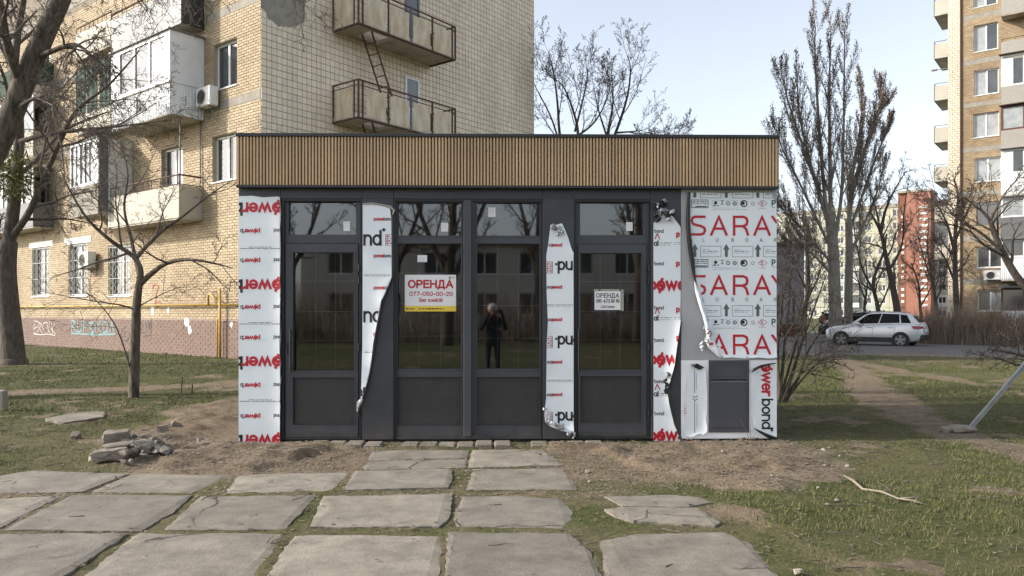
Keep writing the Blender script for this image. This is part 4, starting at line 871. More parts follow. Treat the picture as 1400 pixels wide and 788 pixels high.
for (a, b_, w, h) in ((970, 455, 6, 3), (972, 470, 6, 3)):
    v = [W(a - w / 2, b_ - h / 2 + 1, -.064), W(a - w / 2 + 1, b_ + h / 2 + 1, -.066), W(a + w / 2, b_ + h / 2, -.06), W(a + w / 2, b_ - h / 2, -.06)]; q.add(v, [(0, 1, 2, 3)])
piece('printed_lettering', q, 'red', fl)
q = MB()
for i in range(16):
    t = i / 15; c = W(963.5 + 5 * math.sin(t * 5) + rr.uniform(-2, 3), 448 + 30 * t, -.03 - rr.uniform(0, .03)); u = Vector((rr.uniform(-1, 1), rr.uniform(-.6, .6), rr.uniform(-1, 1))).normalized() * .035; v = u.cross(Vector((rr.uniform(-.4, .4), 1, 0))).normalized() * .025
    q.add([c - u, c + v, c + u, c - v, c + Vector((0, -.014, 0))], [(0, 1, 4), (1, 2, 4), (2, 3, 4), (3, 0, 4)])
piece('crumpled_foil', q, 'foil', kiosk)
# 6: small scrap left of the hatch, 7: scrap right of the hatch
L = [('grey_ink', rect_quads(X(948.6), X(949.4), Z(538), Z(507), 4)), ('pale_ink', rect_quads(X(951.2), X(951.9), Z(534), Z(510), 4)), ('grey_ink', rect_quads(X(948.8), X(949.5), Z(592), Z(549), 4)), ('pale_ink', rect_quads(X(952), X(952.6), Z(585), Z(552), 4))]
for y in (541, 545): L.append(('grey_ink', [([(X(946.5), Z(y)), (X(950), Z(y + 2.4)), (X(950), Z(y + 3.6)), (X(946.5), Z(y + 1.2))], 0), ([(X(953.5), Z(y)), (X(950), Z(y + 2.4)), (X(950), Z(y + 3.6)), (X(953.5), Z(y + 1.2))], 1)]))
for k in range(6): L.append(dashes(934.5, 938, 553 + k * 3, 1.6, 'red', k, 2))
P6 = rough_poly([(944, 499), (953, 497), (963, 503), (965, 520), (966.5, 545), (965, 570), (966, 591), (960, 595), (955, 593.5), (947, 597.5), (940, 598), (935, 595), (937, 580), (934, 565), (935.5, 545), (939, 520)], 6, .8, random.Random(3))
film('film_scrap', P6, [P6 + P6[:1]], -.0075, L, None, 8, lift=.018, step=.03)
q = MB(); vs = [W(944, 498.5, -.02), W(953, 497, -.05), W(963, 502.5, -.03), W(957, 506, -.045), W(948, 502, -.05)]; q.add(vs, [(0, 4, 1), (1, 4, 3), (1, 3, 2)]); piece('curled_corner', q, 'filmback', kiosk)
L = [line('red', '⚡wer', 1041.8, 499.5, 14, .21, .18, 1.04, -90), line('ink', 'bond', 1041.8, 547, 14, .17, .18, 1.06, -90), line('ink', '®', 1049, 588, 7, .14, .16, 1, -90)]
P7 = rough_poly([(1061.4, 497), (1050, 499), (1040, 501), (1032, 507), (1031, 525), (1029, 545), (1028, 570), (1029.5, 583), (1036, 588), (1046, 593), (1056, 597), (1061.4, 598)], 6, .5, random.Random(6))
P7 = [(min(a, 1061.5), b_) for a, b_ in P7]
film('film_scrap', P7, [[(1050, 499), (1032, 507), (1028, 570), (1036, 588), (1061, 598)]], -.0075, L, None, 9, lift=.02, step=.03)
q = MB()
for tr in ([(1061, 496.5, 1.2), (1050, 498.5, 2.4), (1040, 501, 3.6), (1030, 506, 4.5), (1028, 510, 2)], [(1031, 586, .6), (1040, 591, 3), (1050, 596, 4.6), (1058, 599, 4), (1064, 599, 1)]):
    vs = []
    for a, b_, w in tr: vs += [W(a, b_ - w * .5, -.035), W(a, b_, -.055), W(a - .5, b_ + w * .6, -.02)]
    q = MB(); q.add(vs, [(3 * i + j, 3 * i + 3 + j, 3 * i + 4 + j, 3 * i + 1 + j) for i in range(len(tr) - 1) for j in (0, 1)]); piece('rolled_underside', q, 'filmback', kiosk, smooth=True)

# --- posters and stickers on the glass
def flat(mb, quads, y):
    for c, l in quads:
        ar = sum(c[i - 1][0] * c[i][1] - c[i][0] * c[i - 1][1] for i in range(len(c))); c = c if ar > 0 else c[::-1]
        mb.add([(a, y - l * .0002, b_) for a, b_ in c], [tuple(range(len(c)))])
def sign(px0, px1, py0, py1, label, mat='paper', y=.0785, th=.003, name='rental_sign', cat='sign'):
    x0, x1, z0, z1 = rectp(px0, px1, py0, py1); q = MB(); q.box(x0, x1, y - th, y, z0, z1)
    c = ((x0 + x1) / 2, y, z0); o = q.build(name, mat, loc=c); tag(o, label, cat)
    return o, c, y - th - .0012
def letters(o, c, y, items, name='lettering'):
    by = {}
    for it in items: by.setdefault((it[0], len(by) if len(it) > 2 else -1), []).extend(it[1])
    for (mat, _k), qd in by.items():
        q = MB(); flat(q, qd, y); q.v = [(p[0] - c[0], p[1] - c[1], p[2] - c[2]) for p in q.v]; q.build(name, mat, o, kind='stuff' if name != 'lettering' or mat == 'grey_ink' else None)
o, c, y = sign(552.3, 623, 375.6, 426, 'white rental poster with red lettering and yellow strip on the central window glass')
def fit(mat, s, pxa, pxb, py, hpx, wt, gap=.2, serif=False):
    h = Z(0) - Z(hpx); w0 = text_w(s, gap) + wt; sx = (X(pxb) - X(pxa)) / (w0 * h); return (mat, place2d(ribbons(s, h, wt, gap, sx, serif), X(pxa) + wt / 2 * h * sx, Z(py)), 1)
letters(o, c, y, [fit('red', 'ОРЕНДА', 556.2, 619.5, 393, 9.4, .25, .26), fit('red', '077-050-00-20', 558.5, 618.5, 404.4, 5.2, .2, .24), fit('red', 'Без', 572.5, 581.5, 412.6, 5, .17, .24), fit('red', 'комісій', 584.5, 604.5, 412.6, 5, .17, .26), fit('grey_ink', '6', 613, 616, 381.5, 3.6, .24) if '6' in GL else fit('grey_ink', 'O', 613, 616, 381.5, 3.4, .26), dashes(617.5, 621.5, 379.2, 1.2, 'grey_ink', 2, 2)])
q = MB(); x0, x1, z0, z1 = rectp(552.3, 623, 418.4, 426); q.box(x0 - c[0], x1 - c[0], -.0036, -.003, 0, z1 - z0); q.build('yellow_strip', 'yellow_print', o)
letters(o, c, y - .0008, [dashes(554, 567, 422.4, 1.4, 'ink', 6, 4), dashes(571.5, 606, 422.4, 1.5, 'ink', 8, 9)])
o, c, y = sign(813.8, 849.5, 398.2, 424, 'small white paper with black serif lettering taped to the right-hand door', y=.0635)
letters(o, c, y, [fit('ink', 'ОРЕНДА', 815.8, 847.6, 406.6, 5.4, .17, .3, True), fit('ink', '091', 816.2, 823.3, 413.8, 4.4, .17, .24, True), fit('ink', '473', 826, 835, 413.8, 4.4, .17, .24, True), fit('ink', '00', 836.4, 841.3, 413.8, 4.4, .17, .24, True), fit('ink', '90', 843, 848, 413.8, 4.4, .17, .24, True), fit('ink', 'Світлана', 822.5, 841.3, 421, 3.6, .14, .28, True)])
q = MB()
for r in ((812.5, 820, 395.3, 398.1), (822, 848, 395.2, 398.1), (850.2, 853.6, 395.6, 399.5), (849.6, 854, 399.8, 425.2)):
    a = rectp(*r); q.box(a[0] - c[0], a[1] - c[0], -.0022, -.0005, a[2] - c[2], a[3] - c[2])
q.build('tape', 'tape', o)
for (a, b_, cc, d, lb) in ((467.5, 476.5, 302.5, 315.5, 'small white sticker in the transom glass above the left door'), (602.5, 612, 304, 316, 'small white sticker low in the upper left pane of the central window'), (667.3, 677.5, 282.5, 296, 'small white sticker high in the upper right pane of the central window'),
                           (857.5, 866.5, 302.5, 314.5, 'small white sticker in the transom glass above the right-hand door'), (569.8, 583, 348.6, 358, 'small white label on the glass just above the red rental poster')):
    o, c, y = sign(a, b_, cc, d, lb, 'paper', .0785, .001, 'sticker', 'sticker')
    letters(o, c, y, [dashes(a + 1.5, b_ - 1.5, cc + 3 + 2.6 * i, .6, 'pale_ink', i, 3) for i in range(3)], 'printed_marks')
# ------------------------------------------------------------------ apartment blocks: local frame +X = along the gable, +Y = along the facade
TH = math.atan2(.788, .6155) - PSI
class Frame:
    def __init__(s, o): s.o = Vector(o); s.ux = Vector((math.cos(TH), math.sin(TH), 0)); s.uy = Vector((-math.sin(TH), math.cos(TH), 0)); s.cam = Vector((0, -D, H))
    def loc(s, p): d = Vector(p) - s.o; return Vector((d.dot(s.ux), d.dot(s.uy), d.z))
    def fac(s, px, py, d=0.0):          # facade plane X = -d -> (Y, z)
        c = s.loc(s.cam); r = Vector(ray(px, py)); rx = r.dot(s.ux); ry = r.dot(s.uy); t = (-d - c.x) / rx
        return c.y + ry * t, c.z + r.z * t
    def gab(s, px, py, d=0.0):          # gable plane Y = -d -> (X, z)
        c = s.loc(s.cam); r = Vector(ray(px, py)); rx = r.dot(s.ux); ry = r.dot(s.uy); t = (-d - c.y) / ry
        return c.x + rx * t, c.z + r.z * t
def fmap(u, v, w): return (-w, u, v)     # facade: u along Y, v up, w outward
def gmap(u, v, w): return (u, -w, v)     # gable: u along X, v up, w outward
def cladding(mapf, u0, u1, v0, v1, bw, bh, joint, proud, holes, rng, bond=True, skip=None, hand=1, jit=.003):
    """individual facing bricks on a wall, cut round the openings"""
    q = MB(); nr = int((v1 - v0) / bh)
    for r in range(nr):
        za = v0 + r * bh; zb = za + bh - joint; u = u0 - (bw * .5 if (bond and r % 2) else 0)
        segs = [(u0, u1)]
        for (a, b_, c, d) in holes:
            if zb > c and za < d:
                ns = []
                for s0, s1 in segs:
                    if b_ <= s0 or a >= s1: ns.append((s0, s1))
                    else:
                        if a > s0: ns.append((s0, a))
                        if b_ < s1: ns.append((b_, s1))
                segs = ns
        while u < u1:
            ua, ub = u, u + bw - joint; u += bw
            for s0, s1 in segs:
                a, b_ = max(ua, s0), min(ub, s1)
                if b_ - a < .03: continue
                cells = [(a, b_, za, zb)]
                if skip:
                    t4 = [bool(skip(x_, y_)) for x_ in (a, b_) for y_ in (za, zb)]
                    if all(t4): continue
                    if any(t4): cells = [c_ for c_ in [(a + (b_ - a) * i_ / 5, a + (b_ - a) * (i_ + 1) / 5, za + (zb - za) * j_ / 5, za + (zb - za) * (j_ + 1) / 5) for i_ in range(5) for j_ in range(5)] if not skip((c_[0] + c_[1]) / 2, (c_[2] + c_[3]) / 2)]
                p = proud + rng.uniform(-jit, jit)
                if len(cells) > 1 or cells != [(a, b_, za, zb)]:
                    for (ca, cb, cc, cd) in cells:
                        q.add([mapf(ca, cc, 0), mapf(cb, cc, 0), mapf(cb, cd, 0), mapf(ca, cd, 0), mapf(ca, cc, p), mapf(cb, cc, p), mapf(cb, cd, p), mapf(ca, cd, p)], [(4, 5, 6, 7), (0, 1, 5, 4), (1, 2, 6, 5), (2, 3, 7, 6), (3, 0, 4, 7)])
                    continue
                e = .004
                vs = [mapf(a, za, 0), mapf(b_, za, 0), mapf(b_, zb, 0), mapf(a, zb, 0), mapf(a + e, za + e, p), mapf(b_ - e, za + e, p), mapf(b_ - e, zb - e, p), mapf(a + e, zb - e, p)]
                fs = [(4, 5, 6, 7), (0, 1, 5, 4), (1, 2, 6, 5), (2, 3, 7, 6), (3, 0, 4, 7)]
                if hand < 0: fs = [f[::-1] for f in fs]
                q.add(vs, fs)
    return q
def window(parent, mapf, u0, u1, z0, z1, depth=.12, nsash=2, glass='glassdark', sill=True, frame='pvc', name='window', fw=.065, open_bar=False):
    """recessed window: reveal frame mesh, panes and sill as sub-parts"""
    q = MB()
    def B(a, b_, c, d, w0, w1):
        vs = [mapf(x, z, w) for w in (w0, w1) for x, z in ((a, c), (b_, c), (b_, d), (a, d))]
        q.add(vs, [(0, 1, 2, 3), (7, 6, 5, 4), (0, 4, 5, 1), (1, 5, 6, 2), (2, 6, 7, 3), (3, 7, 4, 0)])
    w0, w1 = -depth - .06, -depth
    B(u0, u0 + fw, z0, z1, w0, w1); B(u1 - fw, u1, z0, z1, w0, w1); B(u0 + fw, u1 - fw, z0, z0 + fw, w0, w1 - .002); B(u0 + fw, u1 - fw, z1 - fw, z1, w0, w1 - .002)
    for i in range(1, nsash):
        u = u0 + (u1 - u0) * i / nsash; B(u - fw * .7, u + fw * .7, z0 + fw, z1 - fw, w0, w1 - .003)
    o = q.build(name, frame, parent, fix=True)
    for i in range(nsash):
        a = u0 + (u1 - u0) * i / nsash; b_ = u0 + (u1 - u0) * (i + 1) / nsash; q = MB(); B(a + fw * .6, b_ - fw * .6, z0 + fw * .6, z1 - fw * .6, w0 + .015, w0 + .025)
        q.build('glass_pane', glass if isinstance(glass, str) else glass[i % len(glass)], o, fix=True)
    if sill:
        q = MB(); B(u0 - .03, u1 + .03, z0 - .045, z0 - .004, -depth + .002, .05); q.build('sill', frame if frame == 'pvc' else 'band', o, fix=True)
    return o
def boxm(q, mapf, a, b_, c, d, w0, w1):
    vs = [mapf(x, z, w) for w in (w0, w1) for x, z in ((a, c), (b_, c), (b_, d), (a, d))]
    q.add(vs, [(0, 1, 2, 3), (7, 6, 5, 4), (0, 4, 5, 1), (1, 5, 6, 2), (2, 6, 7, 3), (3, 7, 4, 0)])
def reveal(parent, mapf, holes, depth, mat):
    q = MB()
    for a, b_, c, d in holes:
        for (p, r) in (((a, c), (a, d)), ((b_, d), (b_, c)), ((a, d), (b_, d)), ((b_, c), (a, c))):
            q.add([mapf(p[0], p[1], .0), mapf(r[0], r[1], .0), mapf(r[0], r[1], -depth), mapf(p[0], p[1], -depth)], [(0, 1, 2, 3)])
    return q
def core_wall(mapf, u0, u1, z0, z1, holes, q):
    """wall sheet with real openings"""
    us = sorted({u0, u1, *[h[0] for h in holes], *[h[1] for h in holes]}); us = [u for u in us if u0 <= u <= u1]
    zs = sorted({z0, z1, *[h[2] for h in holes], *[h[3] for h in holes]}); zs = [z for z in zs if z0 <= z <= z1]
    for a, b_ in zip(us[:-1], us[1:]):
        for c, d in zip(zs[:-1], zs[1:]):
            m, n = (a + b_) / 2, (c + d) / 2
            if any(h[0] < m < h[1] and h[2] < n < h[3] for h in holes): continue
            q.add([mapf(a, c, 0), mapf(b_, c, 0), mapf(b_, d, 0), mapf(a, d, 0)], [(0, 1, 2, 3)])
def aircon(loc, rz, label, w=.8, h=.55, dp=.3, group='air conditioner units on the walls'):
    t = thing('air_conditioner', label, 'air conditioner', loc, rz, group)     # local: -X outwards, Y along the wall
    q = MB(); q.bbox(-dp - .1, -.1, -w / 2, w / 2, 0, h, b=.02); q.build('casing', 'pvc', t)
    q = MB(); mt = Matrix.Translation((-dp - .104, w * .1, h * .5)) @ Matrix.Rotation(-math.pi / 2, 4, 'Y')
    q.lathe([(h * .4, 0), (h * .4, .008), (h * .34, .010), (h * .34, .002)], 20, mt, False); q.build('fan_ring', 'band', t, fix=True)
    q = MB(); mt2 = Matrix.Translation((-dp - .1015, w * .1, h * .5)) @ Matrix.Rotation(-math.pi / 2, 4, 'Y'); q.lathe([(h * .335, 0), (h * .335, .0014)], 18, mt2); q.build('fan_opening', 'blackplastic', t, fix=True)
    q = MB()
    for k in range(5): r = h * .33 * (k + 1) / 5; q.tube([Vector((-dp - .108, w * .1 + r * math.cos(a), h * .5 + r * math.sin(a))) for a in [2 * math.pi * j / 16 for j in range(17)]], .004, 3, False)
    q.build('fan_grille', 'band', t)
    q = MB()
    for s in (-.3, .3): q.box(-dp - .08, 0, w * s - .02, w * s + .02, -.05, -.002); q.box(-.03, -.002, w * s - .018, w * s + .018, -.3, -.051); q.tube([(-dp - .05, w * s, -.05), (-.03, w * s, -.28)], .012, 4)
    q.build('bracket', 'band', t); return t

cB = At(357, 426, H * F / 67.0); cB.z = 0
FB = Frame(cB)
LB = thing('apartment_building', 'yellow brick apartment block on the left with tiled end wall and assorted balconies', 'building', cB, TH)
GW = FB.gab(730, 100)[0]; FL = 46.0; BH = 27.0
rB = random.Random(21)
# openings on the facade (Y0, Y1, z0, z1)
def fwin(px0, px1, pyt0, pyb0, d=0.0):
    ym = (pyt0 + pyb0) / 2; a = FB.fac(px1, ym, d)[0]; b_ = FB.fac(px0, ym, d)[0]; pm = (px0 + px1) / 2
    return (a, b_, FB.fac(pm, pyb0, d)[1], FB.fac(pm, pyt0, d)[1])
wA = fwin(292.5, 324.5, 57, 120); wB = fwin(291, 324, 184.5, 247); st = wA[2] - wB[2]
wC = (wB[0], wB[1], wA[2] + st, wA[3] + st)
wD0 = fwin(57, 70, 50, 98); wD1 = fwin(53, 68.5, 149, 197); wD2 = fwin(49, 66, 241, 290)
g1, g2, g3 = fwin(44.5, 68, 338.5, 405), fwin(94, 120, 333.5, 404.5), fwin(148.5, 179.5, 336, 404.5)
dr2 = fwin(221, 250, 202, 276); dr2 = (dr2[0], dr2[1], dr2[2], dr2[3])
holes = [wA, wB, wC, wD0, wD1, wD2, g1, g2, g3, dr2]
PZ = FB.fac(290, 437)[1]
far = []
for k in range(6):                        # the facade beyond the big tree
    for y in (24.0, 27.6, 33.0, 38.0):
        far.append((y, y + 1.5, wB[2] - st + k * st - .2, wB[3] - st + k * st - .2))
q = MB(); core_wall(fmap, 0, FL, 0, BH, holes + far, q)
q.mi = 1; core_wall(gmap, 0, GW, 0, BH, [], q)
q.mi = 0; q.add([(0, FL, 0), (GW, FL, 0), (GW, FL, BH), (0, FL, BH), (GW, 0, 0), (GW, 0, BH), (0, 0, BH)], [(1, 0, 3, 2), (4, 1, 2, 5), (6, 5, 2, 3)])
q.build('wall', ['mortarY', 'tilejoint'], LB)
q = MB(); q.box(-.25, GW + .2, -.2, FL + .2, BH, BH + .5); q.build('roof', 'band', LB)
q = MB(); q.box(.4, GW - .3, .3, FL - .3, 0.1, BH - .1); q.build('inner_rooms', 'interior', LB)
# facing bricks
def band_skip(u, v):
    for k in range(0, 4):
        zc = wB[3] + .95 + (k - 1) * st
        if abs(v - zc) < .13 and not 3.0 < u < 9.6 and k > 0: return True
    return False
q = cladding(fmap, .0, 24, PZ + .01, wC[3] + .6, .252, .0875, .013, .012, holes + far, rB, True, band_skip)
q.build('facing_bricks', 'brickY', LB, kind='stuff')
q = cladding(fmap, .0, 24, 0.0, PZ, .30, .098, .013, .022, [], rB, True); q.build('plinth_bricks', 'plinth', LB, kind='stuff')
q = MB(); boxm(q, fmap, 0, 24, 0, PZ, -.01, .008); q.build('plinth_mortar', 'mortarP', LB, fix=True)
for h in holes + far: q = reveal(LB, fmap, [h], .2, 'mortarY'); q.build('window_reveal', 'wallplain', LB)
for k in (1, 2, 3):
    zc = wB[3] + .95 + (k - 1) * st
    for (a, b_) in ((.02, 2.9), (9.7, 24)): q = MB(); boxm(q, fmap, a, b_, zc - .13, zc + .13, .001, .010); q.build('floor_band', 'band', LB, fix=True)
# facing tiles of the end wall, some fallen off near the corner
px_, pz_ = FB.gab(385, 8)
def tile_skip(u, v): return (u - FB.gab(386, 0)[0]) ** 2 / 1.0 + (v - FB.gab(386, 2)[1]) ** 2 / .62 < 1 + .9 * (float(fbm(u * 2.2, v * 2.2, 2)) - .5) and u < FB.gab(416, 0)[0]
tz0 = 3.0
q = cladding(gmap, 0.0, GW, tz0, 15.2, .182, .205, .013, .014, [], rB, False, tile_skip, jit=.0035); q.build('facing_tiles', 'tile', LB, kind='stuff')
pxa, pza = FB.gab(358, 0)[0], FB.gab(386, 40)[1]; q = MB(); boxm(q, gmap, .012, 2.1, pza, 15.2, .001, .005); q.build('exposed_render', 'band', LB, fix=True)
# windows
for w, gl, ns, in ((wA, ('glassdark', 'glassdark'), 2), (wB, ('glassdark', 'glassdark'), 2), (wC, 'glassdark', 2), (wD0, 'glassdark', 2), (wD1, 'glassdark', 2), (wD2, 'glassdark', 2), (g1, 'glassdark', 2), (g2, 'glassdark', 2), (g3, 'glassdark', 2)):
    o = window(LB, fmap, *w, depth=.13, nsash=ns, glass=gl)
    if w in (g1, g2, g3):                 # white security grille of crossed bars
        q = MB(); a, b_, c, d = w; nb = 8
        for i in range(nb):
            u = a + (b_ - a) * (i + .5) / nb; pts = []
            for j in range(15): pts.append(fmap(u + (.055 if j % 2 else -.055) * (1 if i % 2 else -1), c + .02 + (d - c - .04) * j / 14, .004))
            q.tube(pts, .008, 4)
        for t in (.02, .35, .68, .98): q.tube([fmap(a, c + (d - c) * t, .0), fmap(b_, c + (d - c) * t, .0)], .009, 4)
        q.build('security_grille', 'pvc', o)
for w in far: window(LB, fmap, *w, depth=.13, nsash=2)
window(LB, fmap, *dr2, depth=.13, nsash=2, glass=('glasspale', 'glassdark'), name='balcony_door', sill=False)
for g in (g1, g2): q = MB(); boxm(q, fmap, g[0] - .35, g[1] + .3, g[3] + .01, g[3] + .24, .004, .03); q.build('lintel', 'pvc', LB, fix=True)
# --- facade balconies
SLABZ = lambda px, py, d: FB.fac(px, py, d)[1]
def slab(parent, y0, y1, d, z, th=.14, mat='soffit'):
    q = MB(); boxm(q, fmap, y0, y1, z - th, z, .015, d); return q.build('floor_slab', mat, parent, fix=True)
def corrugated(y0, y1, z0, z1, d0, d1, nrib=None, side=False):
    """ribbed sheet; side=False: facing outwards at depth d1; side=True: on the plane Y = y0 from depth d0 to d1"""
    q = MB(); L = (y1 - y0) if not side else (d1 - d0); n = max(2, int(L / .10)); pts = []
    for i in range(n):
        for t, h in ((0, 0), (.2, .018), (.5, .018), (.7, 0)): pts.append(((i + t) / n * L, h))
    pts.append((L, 0))
    for (a, h), (b_, h2) in zip(pts[:-1], pts[1:]):
        if not side: vs = [fmap(y0 + a, z0, d1 + h), fmap(y0 + b_, z0, d1 + h2), fmap(y0 + b_, z1, d1 + h2), fmap(y0 + a, z1, d1 + h)]
        else: vs = [fmap(y0 - h, z0, d0 + a), fmap(y0 - h2, z0, d0 + b_), fmap(y0 - h2, z1, d0 + b_), fmap(y0 - h, z1, d0 + a)]
        q.add(vs, [(0, 1, 2, 3)])
    return q
yR = FB.fac(280, 130)[0]; d3 = 1.16; d2 = .80
yL3 = FB.fac(152, 130, d3)[0]
z3b, z3s, z3t = SLABZ(232, 155, d3), SLABZ(232, 110.5, d3), SLABZ(232, 40, d3)
b3 = bx('balcony', 'soffit', LB, -d3 + .02, -.015, yR + .01, yL3 - .01, z3b - .02, z3b + .12, label='white enclosed balcony with ribbed white parapet')
q = corrugated(yR + .005, yL3, z3b, z3s - .03, 0, d3 - .02); q.build('parapet_sheet', 'pvc', b3, smooth=False)
q = corrugated(yR, yR, z3b, z3s - .03, .02, d3 - .02, side=True); q.build('parapet_sheet', 'pvc', b3)
q = MB(); boxm(q, fmap, yR - .04, yL3 + .01, z3s - .03, z3s + .03, .02, d3 + .05); q.build('sill_board', 'pvc', b3, fix=True)
q = MB(); boxm(q, fmap, yR, yR + .05, z3s + .03, z3t, .02, d3 - .06); q.build('side_panel', 'pvc', b3, fix=True)
q = MB(); boxm(q, fmap, yR, yR + .32, z3s + .03, z3t, d3 - .06, d3); boxm(q, fmap, yL3 - .62, yL3, z3s + .03, z3t, d3 - .06, d3); boxm(q, fmap, yR + .32, yL3 - .62, z3t - .12, z3t, d3 - .06, d3); boxm(q, fmap, yR + .32, yL3 - .62, z3s + .03, z3s + .12, d3 - .06, d3)
us = [yR + .32 + (yL3 - .94 - yR) * i / 3 for i in range(4)]
for u in us[1:3]: boxm(q, fmap, u - .06, u + .06, z3s + .12, z3t - .12, d3 - .06, d3 - .002)
q.build('window_frame', 'pvc', b3, fix=True)
for i in range(3): q = MB(); boxm(q, fmap, us[i] + .03, us[i + 1] - .03, z3s + .1, z3t - .1, d3 - .045, d3 - .035); q.build('glass_pane', ('glasspale', 'glassdark', 'glassdark')[i], b3, fix=True)
q = MB(); boxm(q, fmap, yR - .06, yL3 + .03, z3t, z3t + .05, .02, d3 + .08); q.build('roof_sheet', 'greysheet', b3, fix=True)
# upper balcony, grey sheet with black end
yL4 = FB.fac(152, 30, d2)[0]; z4b = z3b + st * 1.0 + .05; z4t = z4b + 1.15
b4 = bx('balcony', 'soffit', LB, -d2 + .02, -.015, yR + .01, yL4, z4b - .02, z4b + .12, label='upper balcony with grey sheet parapet and black end panel')
q = MB(); boxm(q, fmap, yR, yL4, z4b - .04, z4t, d2 - .02, d2); q.build('parapet_sheet', 'greysheet', b4, fix=True)
q = MB(); boxm(q, fmap, yR - .01, yR + .01, z4b - .04, z4t + .15, .02, d2 - .021); q.build('end_panel', 'blacksheet', b4, fix=True)
q = MB(); q.tube([fmap(yR, z4t + .14, .02), fmap(yR, z4t + .14, d2), fmap(yL4, z4t + .14, d2)], .025, 6)
for i in range(7): u = yR + (yL4 - yR) * i / 6; q.tube([fmap(u, z4t, d2 - .03), fmap(u, z4t + .14, d2 - .03)], .012, 4)
q.build('handrail', 'rust', b4)
# open balcony below with cream parapet
yL2 = FB.fac(150, 250, d2)[0]; z2p = SLABZ(247, 252, d2); z2b = SLABZ(247, 297, d2); z2r = SLABZ(247, 238, d2); yR2 = FB.fac(277, 245)[0]
b2 = bx('balcony', 'soffit', LB, -d2 + .03, -.015, yR2 + .03, yL2 - .02, z2b - .05, z2b + .1, label='open balcony with cream parapet and dark handrail')
q = MB(); boxm(q, fmap, yR2, yL2, z2b, z2p, d2 - .03, d2); q.build('parapet_panel', 'cream', b2, fix=True)
q = MB(); boxm(q, fmap, yR2, yR2 + .03, z2b, z2p, .02, d2 - .031); q.build('parapet_panel', 'cream', b2, fix=True)
q = MB(); q.tube([fmap(yR2 + .02, z2r, .02), fmap(yR2 + .02, z2r, d2 - .02), fmap(yL2, z2r, d2 - .02)], .028, 6)
q.tube([fmap(yR2 + .02, z2p + .03, .02), fmap(yR2 + .02, z2p + .03, d2 - .02), fmap(yL2, z2p + .03, d2 - .02)], .016, 5)
for i in range(9): u = yR2 + .02 + (yL2 - yR2 - .04) * i / 8; q.tube([fmap(u, z2p - .1, d2 - .02), fmap(u, z2r, d2 - .02)], .014, 4)
q.build('handrail', 'rust', b2)
q = MB(); q.tube([fmap(yR2 + .03, z2b + .1, d2 - .06), fmap(yR2 + .03, z3b, d2 - .06)], .022, 6); q.tube([fmap(yR2 + .03, z2b + .1, .06), fmap(yR2 + .03, z3b + .3, .06)], .02, 6); q.build('post', 'greysheet', b2)
q = MB(); boxm(q, fmap, yL2 - .02, yL2 + .06, z2b, z3b - .03, .02, d2 + .02); q.build('partition', 'pvc', b2, fix=True)
# left neighbours: glazed balcony, netted balcony above it
yN0, yN1 = yL2 + .07, FB.fac(96, 230, d3)[0]
zc, zs_, zt_ = SLABZ(152, 285, d3), SLABZ(152, 246, d3), SLABZ(152, 182, d3)
b5 = bx('balcony', 'soffit', LB, -d3 + .02, -.015, yN0, yN1, zc - .1, zc + .05, label='glazed balcony with a row of white casements')
q = MB(); boxm(q, fmap, yN0, yN1, zc - .1, zs_, d3 - .04, d3); q.build('parapet_panel', 'band', b5, fix=True)
q = MB(); boxm(q, fmap, yN0, yN0 + .05, zc, zt_, .02, d3 - .041); q.build('side_panel', 'greysheet', b5, fix=True)
q = MB(); boxm(q, fmap, yN0, yN1, zs_, zs_ + .09, d3 - .06, d3); boxm(q, fmap, yN0, yN1, zt_ - .09, zt_, d3 - .06, d3); n = 6
for i in range(n + 1): u = yN0 + .03 + (yN1 - yN0 - .06) * i / n; boxm(q, fmap, u - (.35 if i == 0 else .045), u + .045, zs_ + .09, zt_ - .09, d3 - .06, d3 - .002) if i else boxm(q, fmap, yN0, yN0 + .42, zs_ + .09, zt_ - .09, d3 - .06, d3 - .002)
q.build('window_frame', 'pvc', b5, fix=True)
for i in range(n): a = yN0 + .03 + (yN1 - yN0 - .06) * i / n; q = MB(); boxm(q, fmap, a + .02, a + (yN1 - yN0) / n - .04, zs_ + .06, zt_ - .06, d3 - .045, d3 - .035); q.build('glass_pane', ('glassdark', 'glasspale')[i % 3 == 1], b5, fix=True)
q = MB(); boxm(q, fmap, yN0 - .05, yN1 + .05, zt_, zt_ + .06, .02, d3 + .06); q.build('roof_sheet', 'greysheet', b5, fix=True)
za, zb_, zc_ = SLABZ(152, 167, d2), SLABZ(152, 143, d2), SLABZ(152, 76, d2)
yM0, yM1 = FB.fac(153, 140, d2)[0] + .1, FB.fac(104, 150, d2)[0]
b6 = bx('balcony', 'soffit', LB, -d2 + .02, -.015, yM0, yM1, za - .1, za + .04, label='balcony hung with dark green shade net over a cream parapet')
q = MB(); boxm(q, fmap, yM0, yM1, za - .1, zb_, d2 - .03, d2); q.build('parapet_panel', 'cream', b6, fix=True)
q = MB(); n = 30
for i in range(n):
    u0_, u1_ = yM0 + (yM1 - yM0) * i / n, yM0 + (yM1 - yM0) * (i + 1) / n; e = [.02 * math.sin(i * 1.7), .02 * math.sin((i + 1) * 1.7)]
    if i in (9, 10, 21): continue
    q.add([fmap(u0_, zb_ - .02, d2 + e[0]), fmap(u1_, zb_ - .02, d2 + e[1]), fmap(u1_, zc_ - .1 * math.sin(i), d2 + e[1]), fmap(u0_, zc_ - .1 * math.sin(i - 1), d2 + e[0])], [(0, 1, 2, 3)])
q.build('shade_net', 'greennet', b6)
q = MB()
for i in range(5): u = yM0 + (yM1 - yM0) * i / 4; q.tube([fmap(u, zb_, d2 - .03), fmap(u, zc_ + .05, d2 - .03)], .02, 5)
